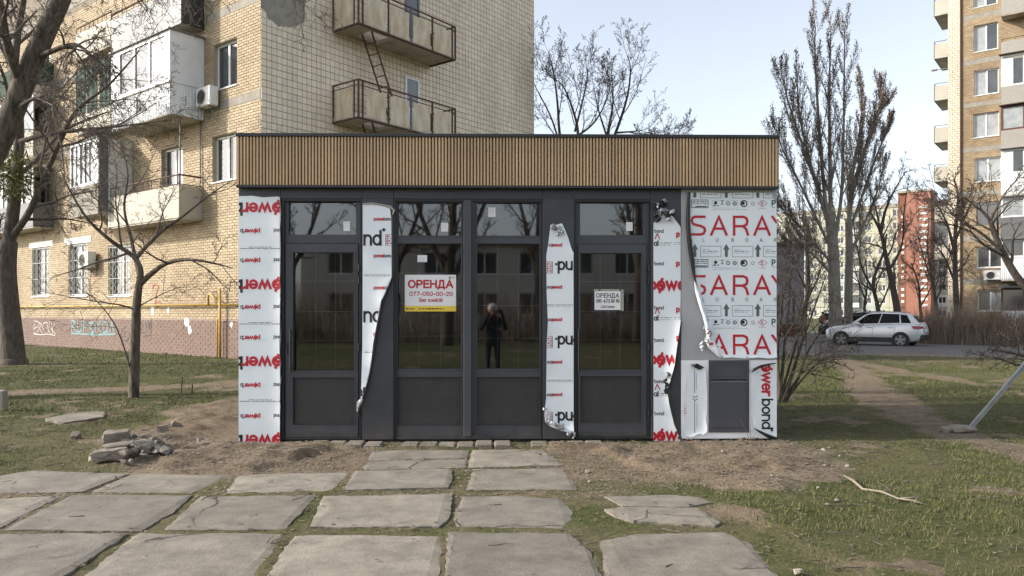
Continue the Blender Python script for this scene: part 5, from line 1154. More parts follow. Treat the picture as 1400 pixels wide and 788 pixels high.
q.tube([fmap(yM0, zb_ + .3, d2 - .03), fmap(yM1, zb_ + .3, d2 - .03)], .015, 5); q.build('post', 'rust', b6)
zu0 = zc_ + .35
b7 = bx('balcony', 'soffit', LB, -d2 + .02, -.015, yM0, yM1, zu0, zu0 + .14, label='balcony with pale parapet and rusty rail above the shade net')
q = MB(); boxm(q, fmap, yM0, yM1, zu0 + .1, zu0 + .98, d2 - .03, d2); q.build('parapet_panel', 'cream', b7, fix=True)
q = MB(); q.tube([fmap(yM0, zu0 + 1.2, d2 - .02), fmap(yM1, zu0 + 1.2, d2 - .02)], .03, 6)
for i in range(9): u = yM0 + (yM1 - yM0) * i / 8; q.tube([fmap(u, zu0 + .9, d2 - .02), fmap(u, zu0 + 1.2, d2 - .02)], .012, 4)
q.build('handrail', 'rust', b7)
yf0 = FB.fac(45, 60, d2)[0]; yf1 = yf0 + 6.5                 # far bay, mostly behind the big tree
for k, (pt, mt) in enumerate(((-9, 'cream'), (1, 'greysheet'), (2, 'cream'), (3, 'greennet'))):
    if pt < 0: continue
    z0_ = za - st * 2 + k * st - .25
    b8 = bx('balcony', 'soffit', LB, -d2 + .02, -.015, yf0, yf1, z0_ - .1, z0_ + .04)
    q = MB(); boxm(q, fmap, yf0, yf1, z0_ - .05, z0_ + .95, d2 - .03, d2); boxm(q, fmap, yf0, yf0 + .03, z0_ - .05, z0_ + .95, .02, d2 - .031); q.build('parapet_panel', mt, b8, fix=True)
    if k in (1, 2):
        q = MB(); n = 6
        for i in range(n + 1): u = yf0 + (yf1 - yf0 - .1) * i / n; boxm(q, fmap, u, u + .08, z0_ + .95, z0_ + 2.4, d2 - .05, d2)
        boxm(q, fmap, yf0, yf1, z0_ + 2.4, z0_ + 2.5, .02, d2); q.build('window_frame', 'pvc', b8, fix=True)
        for i in range(n): a = yf0 + (yf1 - yf0 - .1) * i / n; q = MB(); boxm(q, fmap, a + .07, a + (yf1 - yf0) / n, z0_ + .95, z0_ + 2.4, d2 - .04, d2 - .03); q.build('glass_pane', 'glassdark', b8, fix=True)
# air conditioners
def facworld(Y, z, d=0.0): return FB.o + FB.ux * (-d) + FB.uy * Y + Vector((0, 0, z))
a = FB.fac(285, 148, .2); aircon(facworld(a[0], a[1] + .02), TH, 'white air conditioner on brick wall beside the white enclosed balcony', .82, .6)
a = FB.fac(121, 367, .2); aircon(facworld(a[0], a[1]), TH, 'white air conditioner between two grilled ground-floor windows', .82, .62)
# gas pipe along the wall
t = thing('gas_pipe', 'yellow gas pipe running along the brick wall with a riser by the kiosk', 'pipe', facworld(.5, 0, .1), TH)
def pl(px, py, d=.12): y, z = FB.fac(px, py, d); return (-(d) + .1, y - .5, z)
z_ = FB.fac(200, 418, .12)[1]; yA, yB = FB.fac(332, 418, .12)[0] - 2.0, 24
q = MB(); q.tube([(-.02, yA - .5, z_), (-.02, yB - .5, z_)], .032, 8); q.build('main_pipe', 'yellowpipe', t, smooth=True)
yr = FB.fac(301.5, 440, .14)[0] - .5; zt2 = FB.fac(301, 401, .14)[1]; yu = FB.fac(286, 410, .14)[0] - .5
q = MB(); q.tube([(-.06, yr, -.1), (-.06, yr, zt2 + .15)], .04, 8); q.tube([(-.07, yr + .02, z_ + .12), (-.07, yu - .08, z_ + .33), (-.07, yu, z_ + .33), (-.07, yu, z_)], .03, 8); q.tube([(-.05, yr + .17, -.1), (-.05, yr + .17, z_ - .45), (-.05, yr + .05, z_ - .4)], .022, 6); q.build('riser', 'yellowpipe', t, smooth=True)
q = MB()
for y in np.arange(yA, yB, 2.4): q.box(-.03, .1, y - .52, y - .48, z_ - .05, z_ - .033)
q.build('bracket', 'rust', t)
# graffiti on the plinth: sprayed strokes as thin paint ribbons
def graffiti(mat, strokes, w, py_):
    q = MB()
    for s in strokes:
        pts = [FB.fac(a, b_, .03) for a, b_ in s]
        for (y0, z0), (y1, z1) in zip(pts[:-1], pts[1:]):
            d = Vector((y1 - y0, z1 - z0)); n_ = Vector((-d.y, d.x)).normalized() * w / 2 if d.length > 1e-6 else Vector((0, 0)); e = d.normalized() * w * .4
            k = .026 + .0004 * (len(q.f) % 12)
            q.add([fmap(y0 - e.x + n_.x, z0 - e.y + n_.y, k), fmap(y0 - e.x - n_.x, z0 - e.y - n_.y, k), fmap(y1 + e.x - n_.x, z1 + e.y - n_.y, k), fmap(y1 + e.x + n_.x, z1 + e.y + n_.y, k)], [(0, 1, 2, 3)])
    return q.build('graffiti', mat, LB)
MAT['spray_white'] = M('white_spray', (.55, .5, .47)); MAT['spray_blue'] = M('blue_spray', (.16, .30, .33)); MAT['spray_black'] = M('black_spray', (.03, .03, .035)); MAT['spray_red'] = M('red_spray', (.40, .10, .07))
graffiti('spray_white', [[(47, 442), (46, 450), (51, 447)], [(47, 439), (52, 440)], [(46, 455), (50, 457), (52, 452)], [(53, 441), (53, 456)], [(53, 441), (57, 444), (54, 449), (58, 456)], [(60, 441), (58, 448), (62, 456)], [(60, 442), (64, 441)], [(65, 441), (65, 450), (69, 456)], [(68, 440), (66, 455)], [(70, 442), (72, 450), (71, 457)], [(75, 443), (70, 450), (76, 457)], [(46, 457), (56, 458), (66, 457), (75, 459)]], .035, 450)
graffiti('spray_blue', [[(98, 438), (98, 454)], [(98, 438), (103, 440), (99, 446), (104, 454)], [(106, 440), (106, 454), (111, 453), (111, 440)], [(114, 440), (114, 454)], [(114, 441), (119, 441)], [(114, 447), (118, 447)], [(122, 442), (127, 441), (123, 448), (128, 455), (122, 455)], [(130, 440), (130, 454)], [(137, 439), (133, 447), (138, 454)], [(141, 440), (141, 455), (147, 454), (147, 441), (141, 440)], [(150, 455), (153, 440), (156, 455)], [(98, 456), (130, 458), (157, 457)]], .06, 450)
graffiti('spray_black', [[(172, 447), (167, 450), (165, 458), (168, 466), (173, 466), (177, 460), (175, 453), (170, 454), (169, 460), (173, 461)], [(178, 468), (183, 442)], [(181, 455), (189, 438)], [(183, 452), (190, 464)], [(195, 440), (193, 456), (199, 454)], [(199, 440), (200, 452)], [(203, 438), (203, 450), (207, 436), (206, 456)], [(196, 459), (207, 459)]], .028, 450)
graffiti('spray_red', [[(208, 395), (209, 390), (213, 389), (216, 392), (213, 402), (212, 412)], [(211, 414), (217, 412), (219, 415)]], .05, 400)
for (a, b_, w, h) in ((255, 440, 12, 8), (259, 451, 9, 9), (208, 424, 8, 9), (229, 425, 6, 7), (316, 444, 6, 5)):
    q = MB(); c = FB.fac(a, b_, .03); P = [(c[0] + (w / 52) * .8 * math.cos(t) * rB.uniform(.6, 1.1), c[1] + (h / 52) * math.sin(t) * rB.uniform(.6, 1.1)) for t in np.arange(0, 6.2, .55)]
    q.add([fmap(y, z, .0262 if b_ > 436 else .0166) for y, z in P], [tuple(range(len(P)))]); q.build('paint_patch', 'pvc', LB)
# --- fire-escape balconies on the end wall
def gabz(px, py, d): return FB.gab(px, py, d)[1]
xw = FB.gab(454.5, 110)[0]
# depth of the balcony: where the left front corner sits (px 490)
lo, hi = .2, 3
for _ in range(40):
    m_ = (lo + hi) / 2
    if FB.gab(490, 110, m_)[0] > xw: lo, hi = (m_, hi) if FB.gab(490, 110, hi)[0] < FB.gab(490, 110, lo)[0] else (lo, m_)
    else: lo, hi = (lo, m_) if FB.gab(490, 110, hi)[0] < FB.gab(490, 110, lo)[0] else (m_, hi)
dg = m_
x0g = xw; x1g = FB.gab(622.3, 130, dg)[0]
def gbox(q, a, b_, c, d, w0, w1): boxm(q, gmap, a, b_, c, d, w0, w1)
zlo = FB.gab(490, 108.5, dg)[1]; zlb = FB.gab(490, 159, dg)[1]; zub = FB.gab(493, 31.5, dg)[1]; stg = zub - zlb
for lev in (0, 1, -1):
    zb0 = zlb + lev * stg; zt0 = zlo + lev * stg
    hx0, hx1 = x0g + .75, x0g + 1.75       # hatch
    q = MB(); gbox(q, x0g, hx0, zb0, zb0 + .13, .015, dg); gbox(q, hx1, x1g, zb0, zb0 + .13, .015, dg); gbox(q, hx0, hx1, zb0, zb0 + .13, dg - .28, dg); gbox(q, hx0, hx1, zb0, zb0 + .13, .015, .22)
    bl = q.build('balcony', 'soffit', LB, fix=True, label=('lower', 'upper', 'lowest')[lev] + ' fire-escape balcony with rust-streaked cream panels on the end wall')
    q = MB(); gbox(q, x0g - .02, x1g + .02, zb0 - .05, zb0 - .002, dg - .06, dg + .02); gbox(q, x0g - .02, x0g + .04, zb0 - .05, zb0 - .003, .02, dg - .061); gbox(q, x1g - .04, x1g + .02, zb0 - .05, zb0 - .003, .02, dg - .061); q.build('edge_beam', 'rust', bl, fix=True)
    q = MB(); zr = zt0
    q.tube([gmap(x0g, zr, .0), gmap(x0g, zr, dg), gmap(x1g, zr, dg), gmap(x1g, zr, .0)], .03, 6); q.tube([gmap(x0g, zr - .16, .0), gmap(x0g, zr - .16, dg), gmap(x1g, zr - .16, dg), gmap(x1g, zr - .16, .0)], .018, 5)
    q.build('handrail', 'rust', bl)
    xsp = [FB.gab(p, 140, dg)[0] for p in (490, 531, 562, 591, 619)]; xsp[0] = x0g; xsp[-1] = x1g
    for i, x in enumerate(xsp + [x1g - .16, x0g + .17]):
        q = MB(); gbox(q, x - .025, x + .025, zb0 - .04, zr - .012, dg - .02, dg + .03); q.build('post', 'bluepost' if i == 2 else 'rust', bl, fix=True)
    q = MB(); gbox(q, x0g - .02, x0g + .02, zb0 - .04, zr, .02, .06); gbox(q, x0g - .02, x0g + .02, zb0 - .04, zr, dg - .22, dg - .18); gbox(q, x1g - .02, x1g + .02, zb0 - .04, zr, .02, .06); q.build('post', 'rust', bl, fix=True)
    for i in range(4):
        a = xsp[i] + (.34 if i == 0 else .10); b_ = xsp[i + 1] - (.10 if i < 3 else .20)
        P = []; nn = 9
        for j in range(nn + 1): P.append((a + (b_ - a) * j / nn, zb0 + .02 + rB.uniform(0, .05)))
        for j in range(nn, -1, -1): P.append((a + (b_ - a) * j / nn, zr - .20 - rB.uniform(0, .035)))
        q = MB(); q.prism(P, gmap, dg - .008, dg + .004); q.build('parapet_panel', 'creamrust', bl, fix=True)
    q = MB(); P = [(dg * .13, zb0 + .03), (dg * .78, zb0 + .05), (dg * .78, zr - .2), (dg * .13, zr - .2)]; q.prism(P, lambda u, v, w: (x0g + w, -u, v), -.005, .008); q.build('parapet_panel', 'creamrust', bl, fix=True)
    # ladder through the hatch
    q = MB(); zl0, zl1 = zb0 + .13 - stg, zb0 + .1
    def lp(px, py, d): x, z = FB.gab(px, py, d); return gmap(x, z, d)
    xb = hx0 + 1.5
    for yy in (.25, .72):
        pass
    la, lb_ = Vector((hx1 + .55, -.34, zl0)), Vector((hx0 + .2, -.34, zl1)); wv = Vector((0, -.46, 0))
    for o_ in (Vector((0, 0, 0)), wv): q.tube([la + o_, lb_ + o_], .03, 4)
    for i in range(1, 9): p = la.lerp(lb_, i / 9); q.tube([p, p + wv], .018, 4)
    q.build('ladder', 'rust', bl)
    wx0, wx1 = FB.gab(553, 115)[0], FB.gab(572.5, 115)[0]; zd = zb0 + .14
    q = MB(); gbox(q, wx0, wx0 + .09, zd, zd + 2.15, .016, .05); gbox(q, wx1 - .09, wx1, zd, zd + 2.15, .016, .05); gbox(q, wx0 + .09, wx1 - .09, zd + 2.06, zd + 2.15, .016, .049); gbox(q, wx0 + .09, wx1 - .09, zd, zd + 1.05, .016, .046)
    dd = q.build('balcony_door', 'pvc' if lev != 1 else 'bluepost', bl, fix=True)
    q = MB(); gbox(q, wx0 + .09, wx1 - .09, zd + 1.05, zd + 2.06, .018, .03); gq = q; gq.build('door_glass', 'glassdark', LB, fix=True)
    q = MB(); gbox(q, wx0 + .02, wx1 - .02, zd + .02, zd + 1.05, .017, .028); q.build('door_panel', 'pvc' if lev != 1 else 'bluepost', LB, fix=True)
# ------------------------------------------------------------------ apartment block on the right
def depth_at(px, dep): return At(px, HZ, dep)
pr = At(1296, HZ, 52.0); pr.z = -.40
FR = Frame(pr); rR = random.Random(31)
RB = thing('apartment_building', 'tall yellow brick apartment block on the right with stacked balconies', 'building', pr, TH)
def rfac(px, py, d=0.0): return FR.fac(px, py, d)[0], FR.fac(px, py, d)[1]     # (Y negative to the right), z local
def rwin(px0, px1, t, b_):
    ym = (t + b_) / 2; pm = (px0 + px1) / 2
    return (rfac(px1, ym)[0], rfac(px0, ym)[0], rfac(pm, b_)[1], rfac(pm, t)[1])
wins = [rwin(1331, 1363.5, -28, 8), rwin(1331.5, 1364.5, 33, 69), rwin(1332, 1365.5, 95, 129), rwin(1330.5, 1366, 154, 187), rwin(1333, 1368.5, 215.5, 248), rwin(1335, 1371, 276, 307.5), rwin(1335.5, 1370, 338, 366), rwin(1336.5, 1372, 397.5, 425.5)]
stR = (wins[1][2] - wins[6][2]) / 5
yS = rfac(1313, 200)[0]                 # end of the pale pier
YE = -26.0; RBH = wins[1][3] + 2.2 * stR
reH = [(w[0], w[1], w[2], w[3]) for w in wins]
yb0 = rfac(1369, 200)[0]
loggia = []
q = MB(); core_wall(fmap, YE, 0, 0, RBH, reH, q); q.build('wall', 'mortarY', RB)
q = MB(); q.box(.35, 13.5, YE, 0, 0, RBH); q.build('inner_rooms', 'interior', RB)
q = MB(); q.box(-.2, 13.8, YE - .2, .2, RBH, RBH + .6); q.build('roof', 'band', RB)
def rband(u, v):
    return any(abs(v - (w[3] + .62)) < .17 for w in wins[:8]) and u < yS
q = cladding(fmap, yb0 - 7, yS - .06, .9, RBH, .252, .105, .014, .014, reH, rR, True, rband, hand=1); q.build('facing_bricks', 'brickT', RB, kind='stuff')
q = cladding(fmap, yS + .02, 0, 0.2, RBH, .30, .16, .016, .03, [], rR, True); q.build('pier_tiles', 'tile', RB, kind='stuff')
q = MB(); q.tube([fmap(yS - .03, 0, .07), fmap(yS - .03, RBH, .07)], .06, 8); q.build('drainpipe', 'rust', RB)
for w in wins: q = MB(); boxm(q, fmap, yb0, yS - .08, w[3] + .46, w[3] + .78, .002, .012); q.build('floor_band', 'band', RB, fix=True)
for h in reH: q = reveal(RB, fmap, [h], .2, 'wallplain'); q.build('window_reveal', 'wallplain', RB)
for i, w in enumerate(wins):
    if i == 5:
        q = MB(); boxm(q, fmap, w[0], w[1], w[2], w[3], -.1, -.05); q.build('roller_shutter', 'greysheet', RB, fix=True); continue
    o = window(RB, fmap, *w, depth=.14, nsash=2, glass=(('glassdark', 'glasspale'), ('glassdark', 'glasspale'), ('glassdark', 'glasspale'), ('glasspale', 'glasspale'), ('glasspale', 'glasspale'), 'glasspale', ('glassdark', 'glassdark'), ('glasspale', 'glassdark'))[i])
# balconies on the front, one per storey, each finished differently
dR = 1.05; ya1 = rfac(1368.5, 200, dR)[0]; ya0 = ya1 - 6.0
styles = ['pebble_open', 'pebble_open', 'white', 'brown', 'white_rib', 'white', 'white_rib', 'grille']
def zat(py): return rfac(1385, py, dR)[1]
spec = [(-45, 20, 'pebble', None), (80, 112, 'pebble', None)]
lv = [  # parapet top, parapet bottom (py), parapet material, glazing top py or None, frame
 (-8, 18, 'pebble', None, None), (55, 79, 'pebble', None, None), (117, 141, 'pebble', 74, 'pvc'), (177, 203, 'pebble', 144, 'brownwood'), (237, 266, 'rib', 204, 'pvc'), (297, 326, 'greysheet', 270, 'pvc'), (352, 383, 'rib', 328, 'pvc'), (425, 444, 'pvc', 394, 'rust')]
for i, (pt, pb, pm, gt, fm) in enumerate(lv):
    zt_, zb_ = zat(pt), zat(pb); bl = bx('balcony', 'soffit', RB, -dR + .02, -.015, ya0, ya1, zb_ - .06, zb_ + .08)
    if pm == 'rib':
        q = corrugated(ya0, ya1, zb_, zt_, 0, dR - .02); q.build('parapet_sheet', 'pvc', bl)
        q = MB(); boxm(q, fmap, ya1 - .03, ya1, zb_, zt_, .02, dR - .03); q.build('parapet_sheet', 'pvc', bl, fix=True)
    else:
        n = 4
        for k in range(n): q = MB(); boxm(q, fmap, ya0 + (ya1 - ya0) * k / n + .01, ya0 + (ya1 - ya0) * (k + 1) / n - .01, zb_, zt_, dR - .06, dR); q.build('parapet_panel', pm, bl, fix=True)
        q = MB(); boxm(q, fmap, ya1 - .05, ya1, zb_, zt_, .02, dR - .061); q.build('parapet_panel', pm, bl, fix=True)
    if gt is not None:
        zg_ = zat(gt); q = MB(); boxm(q, fmap, ya0, ya1, zt_, zt_ + .1, .02, dR + .01); boxm(q, fmap, ya0, ya1, zg_ - .12, zg_, .02, dR + .01); n = 5
        for k in range(n + 1):
            u = ya1 - .06 - (ya1 - ya0 - .1) * k / n; boxm(q, fmap, u - .05 - (.55 if (k == 0 and fm == 'pvc' and i < 5) else 0), u + .06, zt_ + .1, zg_ - .12, dR - .05, dR)
        boxm(q, fmap, ya1 - .05, ya1, zt_ + .1, zg_ - .12, .02, dR - .051)
        q.build('window_frame', fm, bl, fix=True)
        for k in range(n): u = ya1 - .06 - (ya1 - ya0 - .1) * k / n; q = MB(); boxm(q, fmap, u - (ya1 - ya0 - .1) / n + .05, u - .05, zt_ + .08, zg_ - .1, dR - .04, dR - .03); q.build('glass_pane', 'glasspale' if i in (3, 5) and k % 2 == 0 else 'glassdark', bl, fix=True)
        q = MB(); vs = [fmap(ya0, zg_ + .25, .0), fmap(ya1 + .12, zg_ + .25, .0), fmap(ya1 + .12, zg_ + .06, dR + .25), fmap(ya0, zg_ + .06, dR + .25)]; vs2 = [(a, b_, c - .04) for a, b_, c in vs]; q.add(vs + vs2, [(0, 1, 2, 3), (7, 6, 5, 4), (0, 4, 5, 1), (1, 5, 6, 2), (2, 6, 7, 3), (3, 7, 4, 0)]); q.build('awning', 'rust' if i in (2, 3) else 'greysheet', bl, fix=True)
    else:
        q = MB(); q.tube([fmap(ya1 - .03, zt_ + .18, .02), fmap(ya1 - .03, zt_ + .18, dR - .03), fmap(ya0, zt_ + .18, dR - .03)], .025, 5)
        for k in range(9): u = ya1 - .03 - (ya1 - ya0 - .1) * k / 8; q.tube([fmap(u, zt_, dR - .03), fmap(u, zt_ + .18, dR - .03)], .012, 4)
        q.build('handrail', 'rust', bl)
# fire-escape balconies past the far end, seen in profile
for i, py in enumerate((-42, 16, 75, 133, 191, 245, 300, 352)):
    z0_ = FR.fac(1296, py + 0, 0)[1]; bl = bx('balcony', 'soffit', RB, .1, 3.4, .02, .86, z0_ - .1, z0_)
    zb_ = z0_; q = MB(); q.box(.1, .13, .02, .82, zb_, zb_ + .9); q.build('parapet_panel', 'cream', bl); q = MB(); q.box(.1, 3.4, .821, .86, zb_ - .1, zb_ + .9); q.build('parapet_panel', 'blackplastic', bl)
    q = MB(); q.tube([(.1, .02, zb_ + 1.05), (.1, .84, zb_ + 1.05), (3.4, .84, zb_ + 1.05)], .02, 5); q.tube([(.1, .84, zb_ + .8), (.1, .84, zb_ + 1.05)], .015, 4); q.build('handrail', 'rust', bl)
zl_ = FR.fac(1296, 92)[1]; q = MB(); q.tube([(.3, 0, zl_), (.3, .75, zl_ + .03)], .025, 5); q.bbox(.2, .4, .7, 1.05, zl_ - .02, zl_ + .1, b=.03); q.build('wall_lamp', 'band', RB)
a = rfac(1357, 383, .2); aircon(FR.o + FR.uy * a[0] + Vector((0, 0, a[1])), TH, 'white air conditioner under a dark window of the right-hand block', .95, .62)
# ------------------------------------------------------------------ far panel block with the red stair tower
def far_block(name, label, px0, px1, pytop, dep, mats, winrows, wincols, cell=None, side=8, z0=-.5):
    A = At(px0, HZ, 200); ztop = H + (HZ - pytop) / F * dep
    t = thing(name, label, 'building', (A.x, A.y, z0), R(-37.7) - PSI)
    L = 46.6; hh = ztop - z0
    return t, L, hh
DEP = 180.0
MAT['panel_yellow'] = M('pale_yellow_panel', (.44, .43, .335), (.38, .385, .31), .06, .9, island=.05); MAT['panel_green'] = M('pale_mint_panel', (.36, .41, .38), (.38, .41, .385), .06, .9); MAT['panel_white'] = M('white_panel', (.58, .58, .55), None, 3, .9)  # far panel colours paled in place of distance haze
MAT['tower_red'] = M('red_tower_render', (.30, .135, .095), (.265, .115, .08), .06, .9); MAT['tower_brown'] = M('brown_tower_render', (.20, .085, .05), (.15, .07, .05), .1, .9)  # haze is put into these muted tower colours
t, L, hh = far_block('apartment_building', 'distant pale yellow panel block behind the bare trees', 1020, 1300, 285, DEP, None, 0, 0)
f = lambda px: (px - 1020) / 280 * L
cw = f(1020 + 16.5); rows = int(hh / 2.9); 
q = MB(); q.box(0, L, .3, 14, 0, hh); q.build('wall', 'mortarY', t)
q = MB(); q.box(-.2, L + .2, -.2, 14.2, hh, hh + .8); q.build('roof', 'band', t)
colsn = int(L / 3.0); pw = L / colsn; rf = random.Random(8)
pq = {}
for c in range(colsn):
    for r in range(rows):
        x0, x1, z0, z1 = c * pw + .03, (c + 1) * pw - .03, r * hh / rows + .03, (r + 1) * hh / rows - .03
        m_ = 'panel_green' if r < rows * .42 and f(1135) < x0 < f(1195) else ('panel_white' if (r == rows - 3 and x0 > f(1272)) or (c % 6 == 2 and r % 2) else 'panel_yellow')
        wx0, wx1, wz0, wz1 = x0 + pw * .24, x1 - pw * .24, z0 + .85, z1 - .55
        q = pq.setdefault(m_, MB())
        q.box(x0, wx0, 0, .3, z0, z1); q.box(wx1, x1, 0, .3, z0, z1); q.box(wx0, wx1, 0, .3, z0, wz0); q.box(wx0, wx1, 0, .3, wz1, z1)
for m_, q in pq.items(): q.build('wall_panels', m_, t, kind='stuff')
fm = None
for c in range(colsn):
    for r in range(rows):
        x0, x1, z0, z1 = c * pw + .03, (c + 1) * pw - .03, r * hh / rows + .03, (r + 1) * hh / rows - .03
        if fm is None:
            q = MB(); w_ = pw * .52 - .06 + .0; h_ = hh / rows - .06 - 1.4; ring(q, 0, w_, 0, h_, .1, .1, .1, .1, .12, .2); q.box(w_ / 2 - .05, w_ / 2 + .05, .121, .2, .1, h_ - .1)
            fm = q.build('window', 'pvc', t); q2 = MB(); q2.box(.02, w_ - .02, .16, .18, .02, h_ - .02); gp_ = q2.build('glass_pane', 'glassdark', fm); fo = fm
        else:
            fo = fm.copy(); COL.objects.link(fo); fo.parent = t; g2_ = gp_.copy(); COL.objects.link(g2_); g2_.parent = fo
        fo.location = (x0 + pw * .24, 0, z0 + .85)
# balconies, glazed, on alternate columns
for c in range(3, colsn, 4):
    for r in range(1, rows):
        z0 = r * hh / rows; b8 = bx('balcony', 'panel_white' if (c + r) % 3 else 'pebble', t, c * pw + pw + .2, c * pw + pw * 2 - .2, -1.0, -.02, z0, z0 + 1.1)
        bx('glazing', 'glassdark' if (c * r) % 3 else 'glasspale', b8, c * pw + pw + .22, c * pw + pw * 2 - .22, -.97, -.03, z0 + 1.101, z0 + 2.5)
# red stair tower, its reds muted to stand in for haze
A = At(1227, HZ, 173); Bq = At(1243, HZ, DEP - 9); ztop = H + (HZ - 263) / F * 171
t2 = thing('stair_tower', 'brick-red stair tower rising above the distant yellow block', 'tower', (A.x, A.y, -.5), R(-37.7) - PSI)
Lt = 45 / F * 171 * .91; q = MB(); q.box(Lt * .27, Lt, 0, 8, 0, ztop + .5); q.build('wall', 'tower_red', t2); q = MB(); q.box(0, Lt * .27 - .005, .6, 8, 0, ztop + .5); q.build('wall', 'tower_brown', t2)
q = MB(); q.box(-.15, Lt + .15, -.15, 8.15, ztop + .505, ztop + 1.0); q.build('roof_parapet', 'band', t2)
for i in range(19):
    z = ztop - 3.2 - i * 1.36
    if z < 2: break
    bx('window', 'panel_white', t2, Lt * .27 + Lt * .40, Lt * .27 + Lt * .64, -.06, -.005, z, z + .55)
    bx('window', 'panel_white' if i % 4 else 'glassdark', t2, Lt * .10, Lt * .19, .54, .595, z - .5, z + .1)
# lilac low building with dark red base just behind the kiosk corner
A = At(1010, HZ, 52); t3 = thing('low_building', 'low lilac-grey building with dark red base half hidden behind the kiosk', 'building', (A.x, A.y, -.4), R(18))
Lb = 5.4 + 0; zt3 = H + (HZ - 338) / F * 54 + .4
MAT['lilac'] = M('lilac_render', (.33, .30, .31), (.27, .25, .26), .5, .9); MAT['darkred'] = M('dark_red_base', (.13, .045, .035), (.10, .04, .03), 1, .9)
hl = [(2.85, 3.75, 1.55, 3.0), (4.4, 4.75, 1.2, 2.8)]
q = MB(); core_wall(lambda u, v, w: (u, -w, v), 0, Lb, .95, zt3, hl, q); q.add([(Lb, 0, .95), (Lb, 9, .95), (Lb, 9, zt3 - .8), (Lb, 0, zt3)], [(0, 1, 2, 3)]); q.build('wall', 'lilac', t3)
q = MB(); q.box(-.05, Lb + .05, -.06, 9, 0, .949); q.build('base', 'darkred', t3)
q = MB(); q.box(-.2, Lb + .25, -.3, 9.2, zt3, zt3 + .2); q.build('roof', 'capmetal', t3)
for h in hl: window(t3, lambda u, v, w: (u, -w, v), *h, depth=.12, nsash=1, frame='band', sill=False)
# ------------------------------------------------------------------ what the glass reflects: block across the street, behind the viewer
MAT['greyblock'] = M('grey_panel_block', (.58, .56, .52), (.50, .48, .45), .3, .9)
t4 = thing('apartment_building', 'low grey two-storey building across the street, mirrored in the kiosk glass', 'building', (-14, -46, 0), 0)
hb = [(1.5 + 3.4 * c, 3.3 + 3.4 * c, 1.2 + 2.9 * r, 2.75 + 2.9 * r) for c in range(13) for r in range(2)]
bm_ = lambda u, v, w: (46 - u, w, v)
q = MB(); core_wall(bm_, 0, 46, 0, 6.2, hb, q); q.build('wall', 'greyblock', t4)
q = MB(); q.box(0, 46, -12, -.4, 0, 6.1); q.build('inner_rooms', 'interior', t4); q = MB(); q.box(-.3, 46.3, -12, .4, 6.2, 6.6); q.build('roof', 'band', t4)
o1 = None
for (a, b_, c, d) in hb:
    if o1 is None: o1 = window(t4, lambda u, v, w: (46 - u, w, v), a, b_, c, d, depth=.12, nsash=2); base = (a, c)
    else:
        w2 = o1.copy(); COL.objects.link(w2); w2.parent = t4; w2.location = (-(a - base[0]), 0, c - base[1])
        for g in o1.children: g2_ = g.copy(); COL.objects.link(g2_); g2_.parent = w2
# ------------------------------------------------------------------ cars
MAT['silver'] = M('silver_paint', (.60, .61, .62), None, 3, .25, metal=.25, spec=.7); MAT['darkpaint'] = M('dark_grey_paint', (.05, .055, .065), None, 3, .2, metal=.3, spec=.7); MAT['whitepaint'] = M('white_paint', (.68, .68, .67), None, 3, .3)
MAT['carglass'] = M('tinted_car_glass', (.006, .006, .007), None, 3, .1, spec=.12); MAT['tyre'] = M('tyre_rubber', (.018, .018, .018), None, 3, .85); MAT['rim'] = M('alloy_rim', (.20, .205, .21), None, 3, .35, metal=.6)
MAT['cladding'] = M('black_cladding', (.022, .022, .023), None, 3, .6); MAT['taillight'] = M('red_lens', (.28, .012, .014), None, 3, .2); MAT['lamp'] = M('clear_lens', (.62, .64, .66), None, 3, .15)
def interp(x, tab):
    for (a, va), (b, vb) in zip(tab[:-1], tab[1:]):
        if x <= b: return va + (vb - va) * (x - a) / (b - a)
    return tab[-1][1]
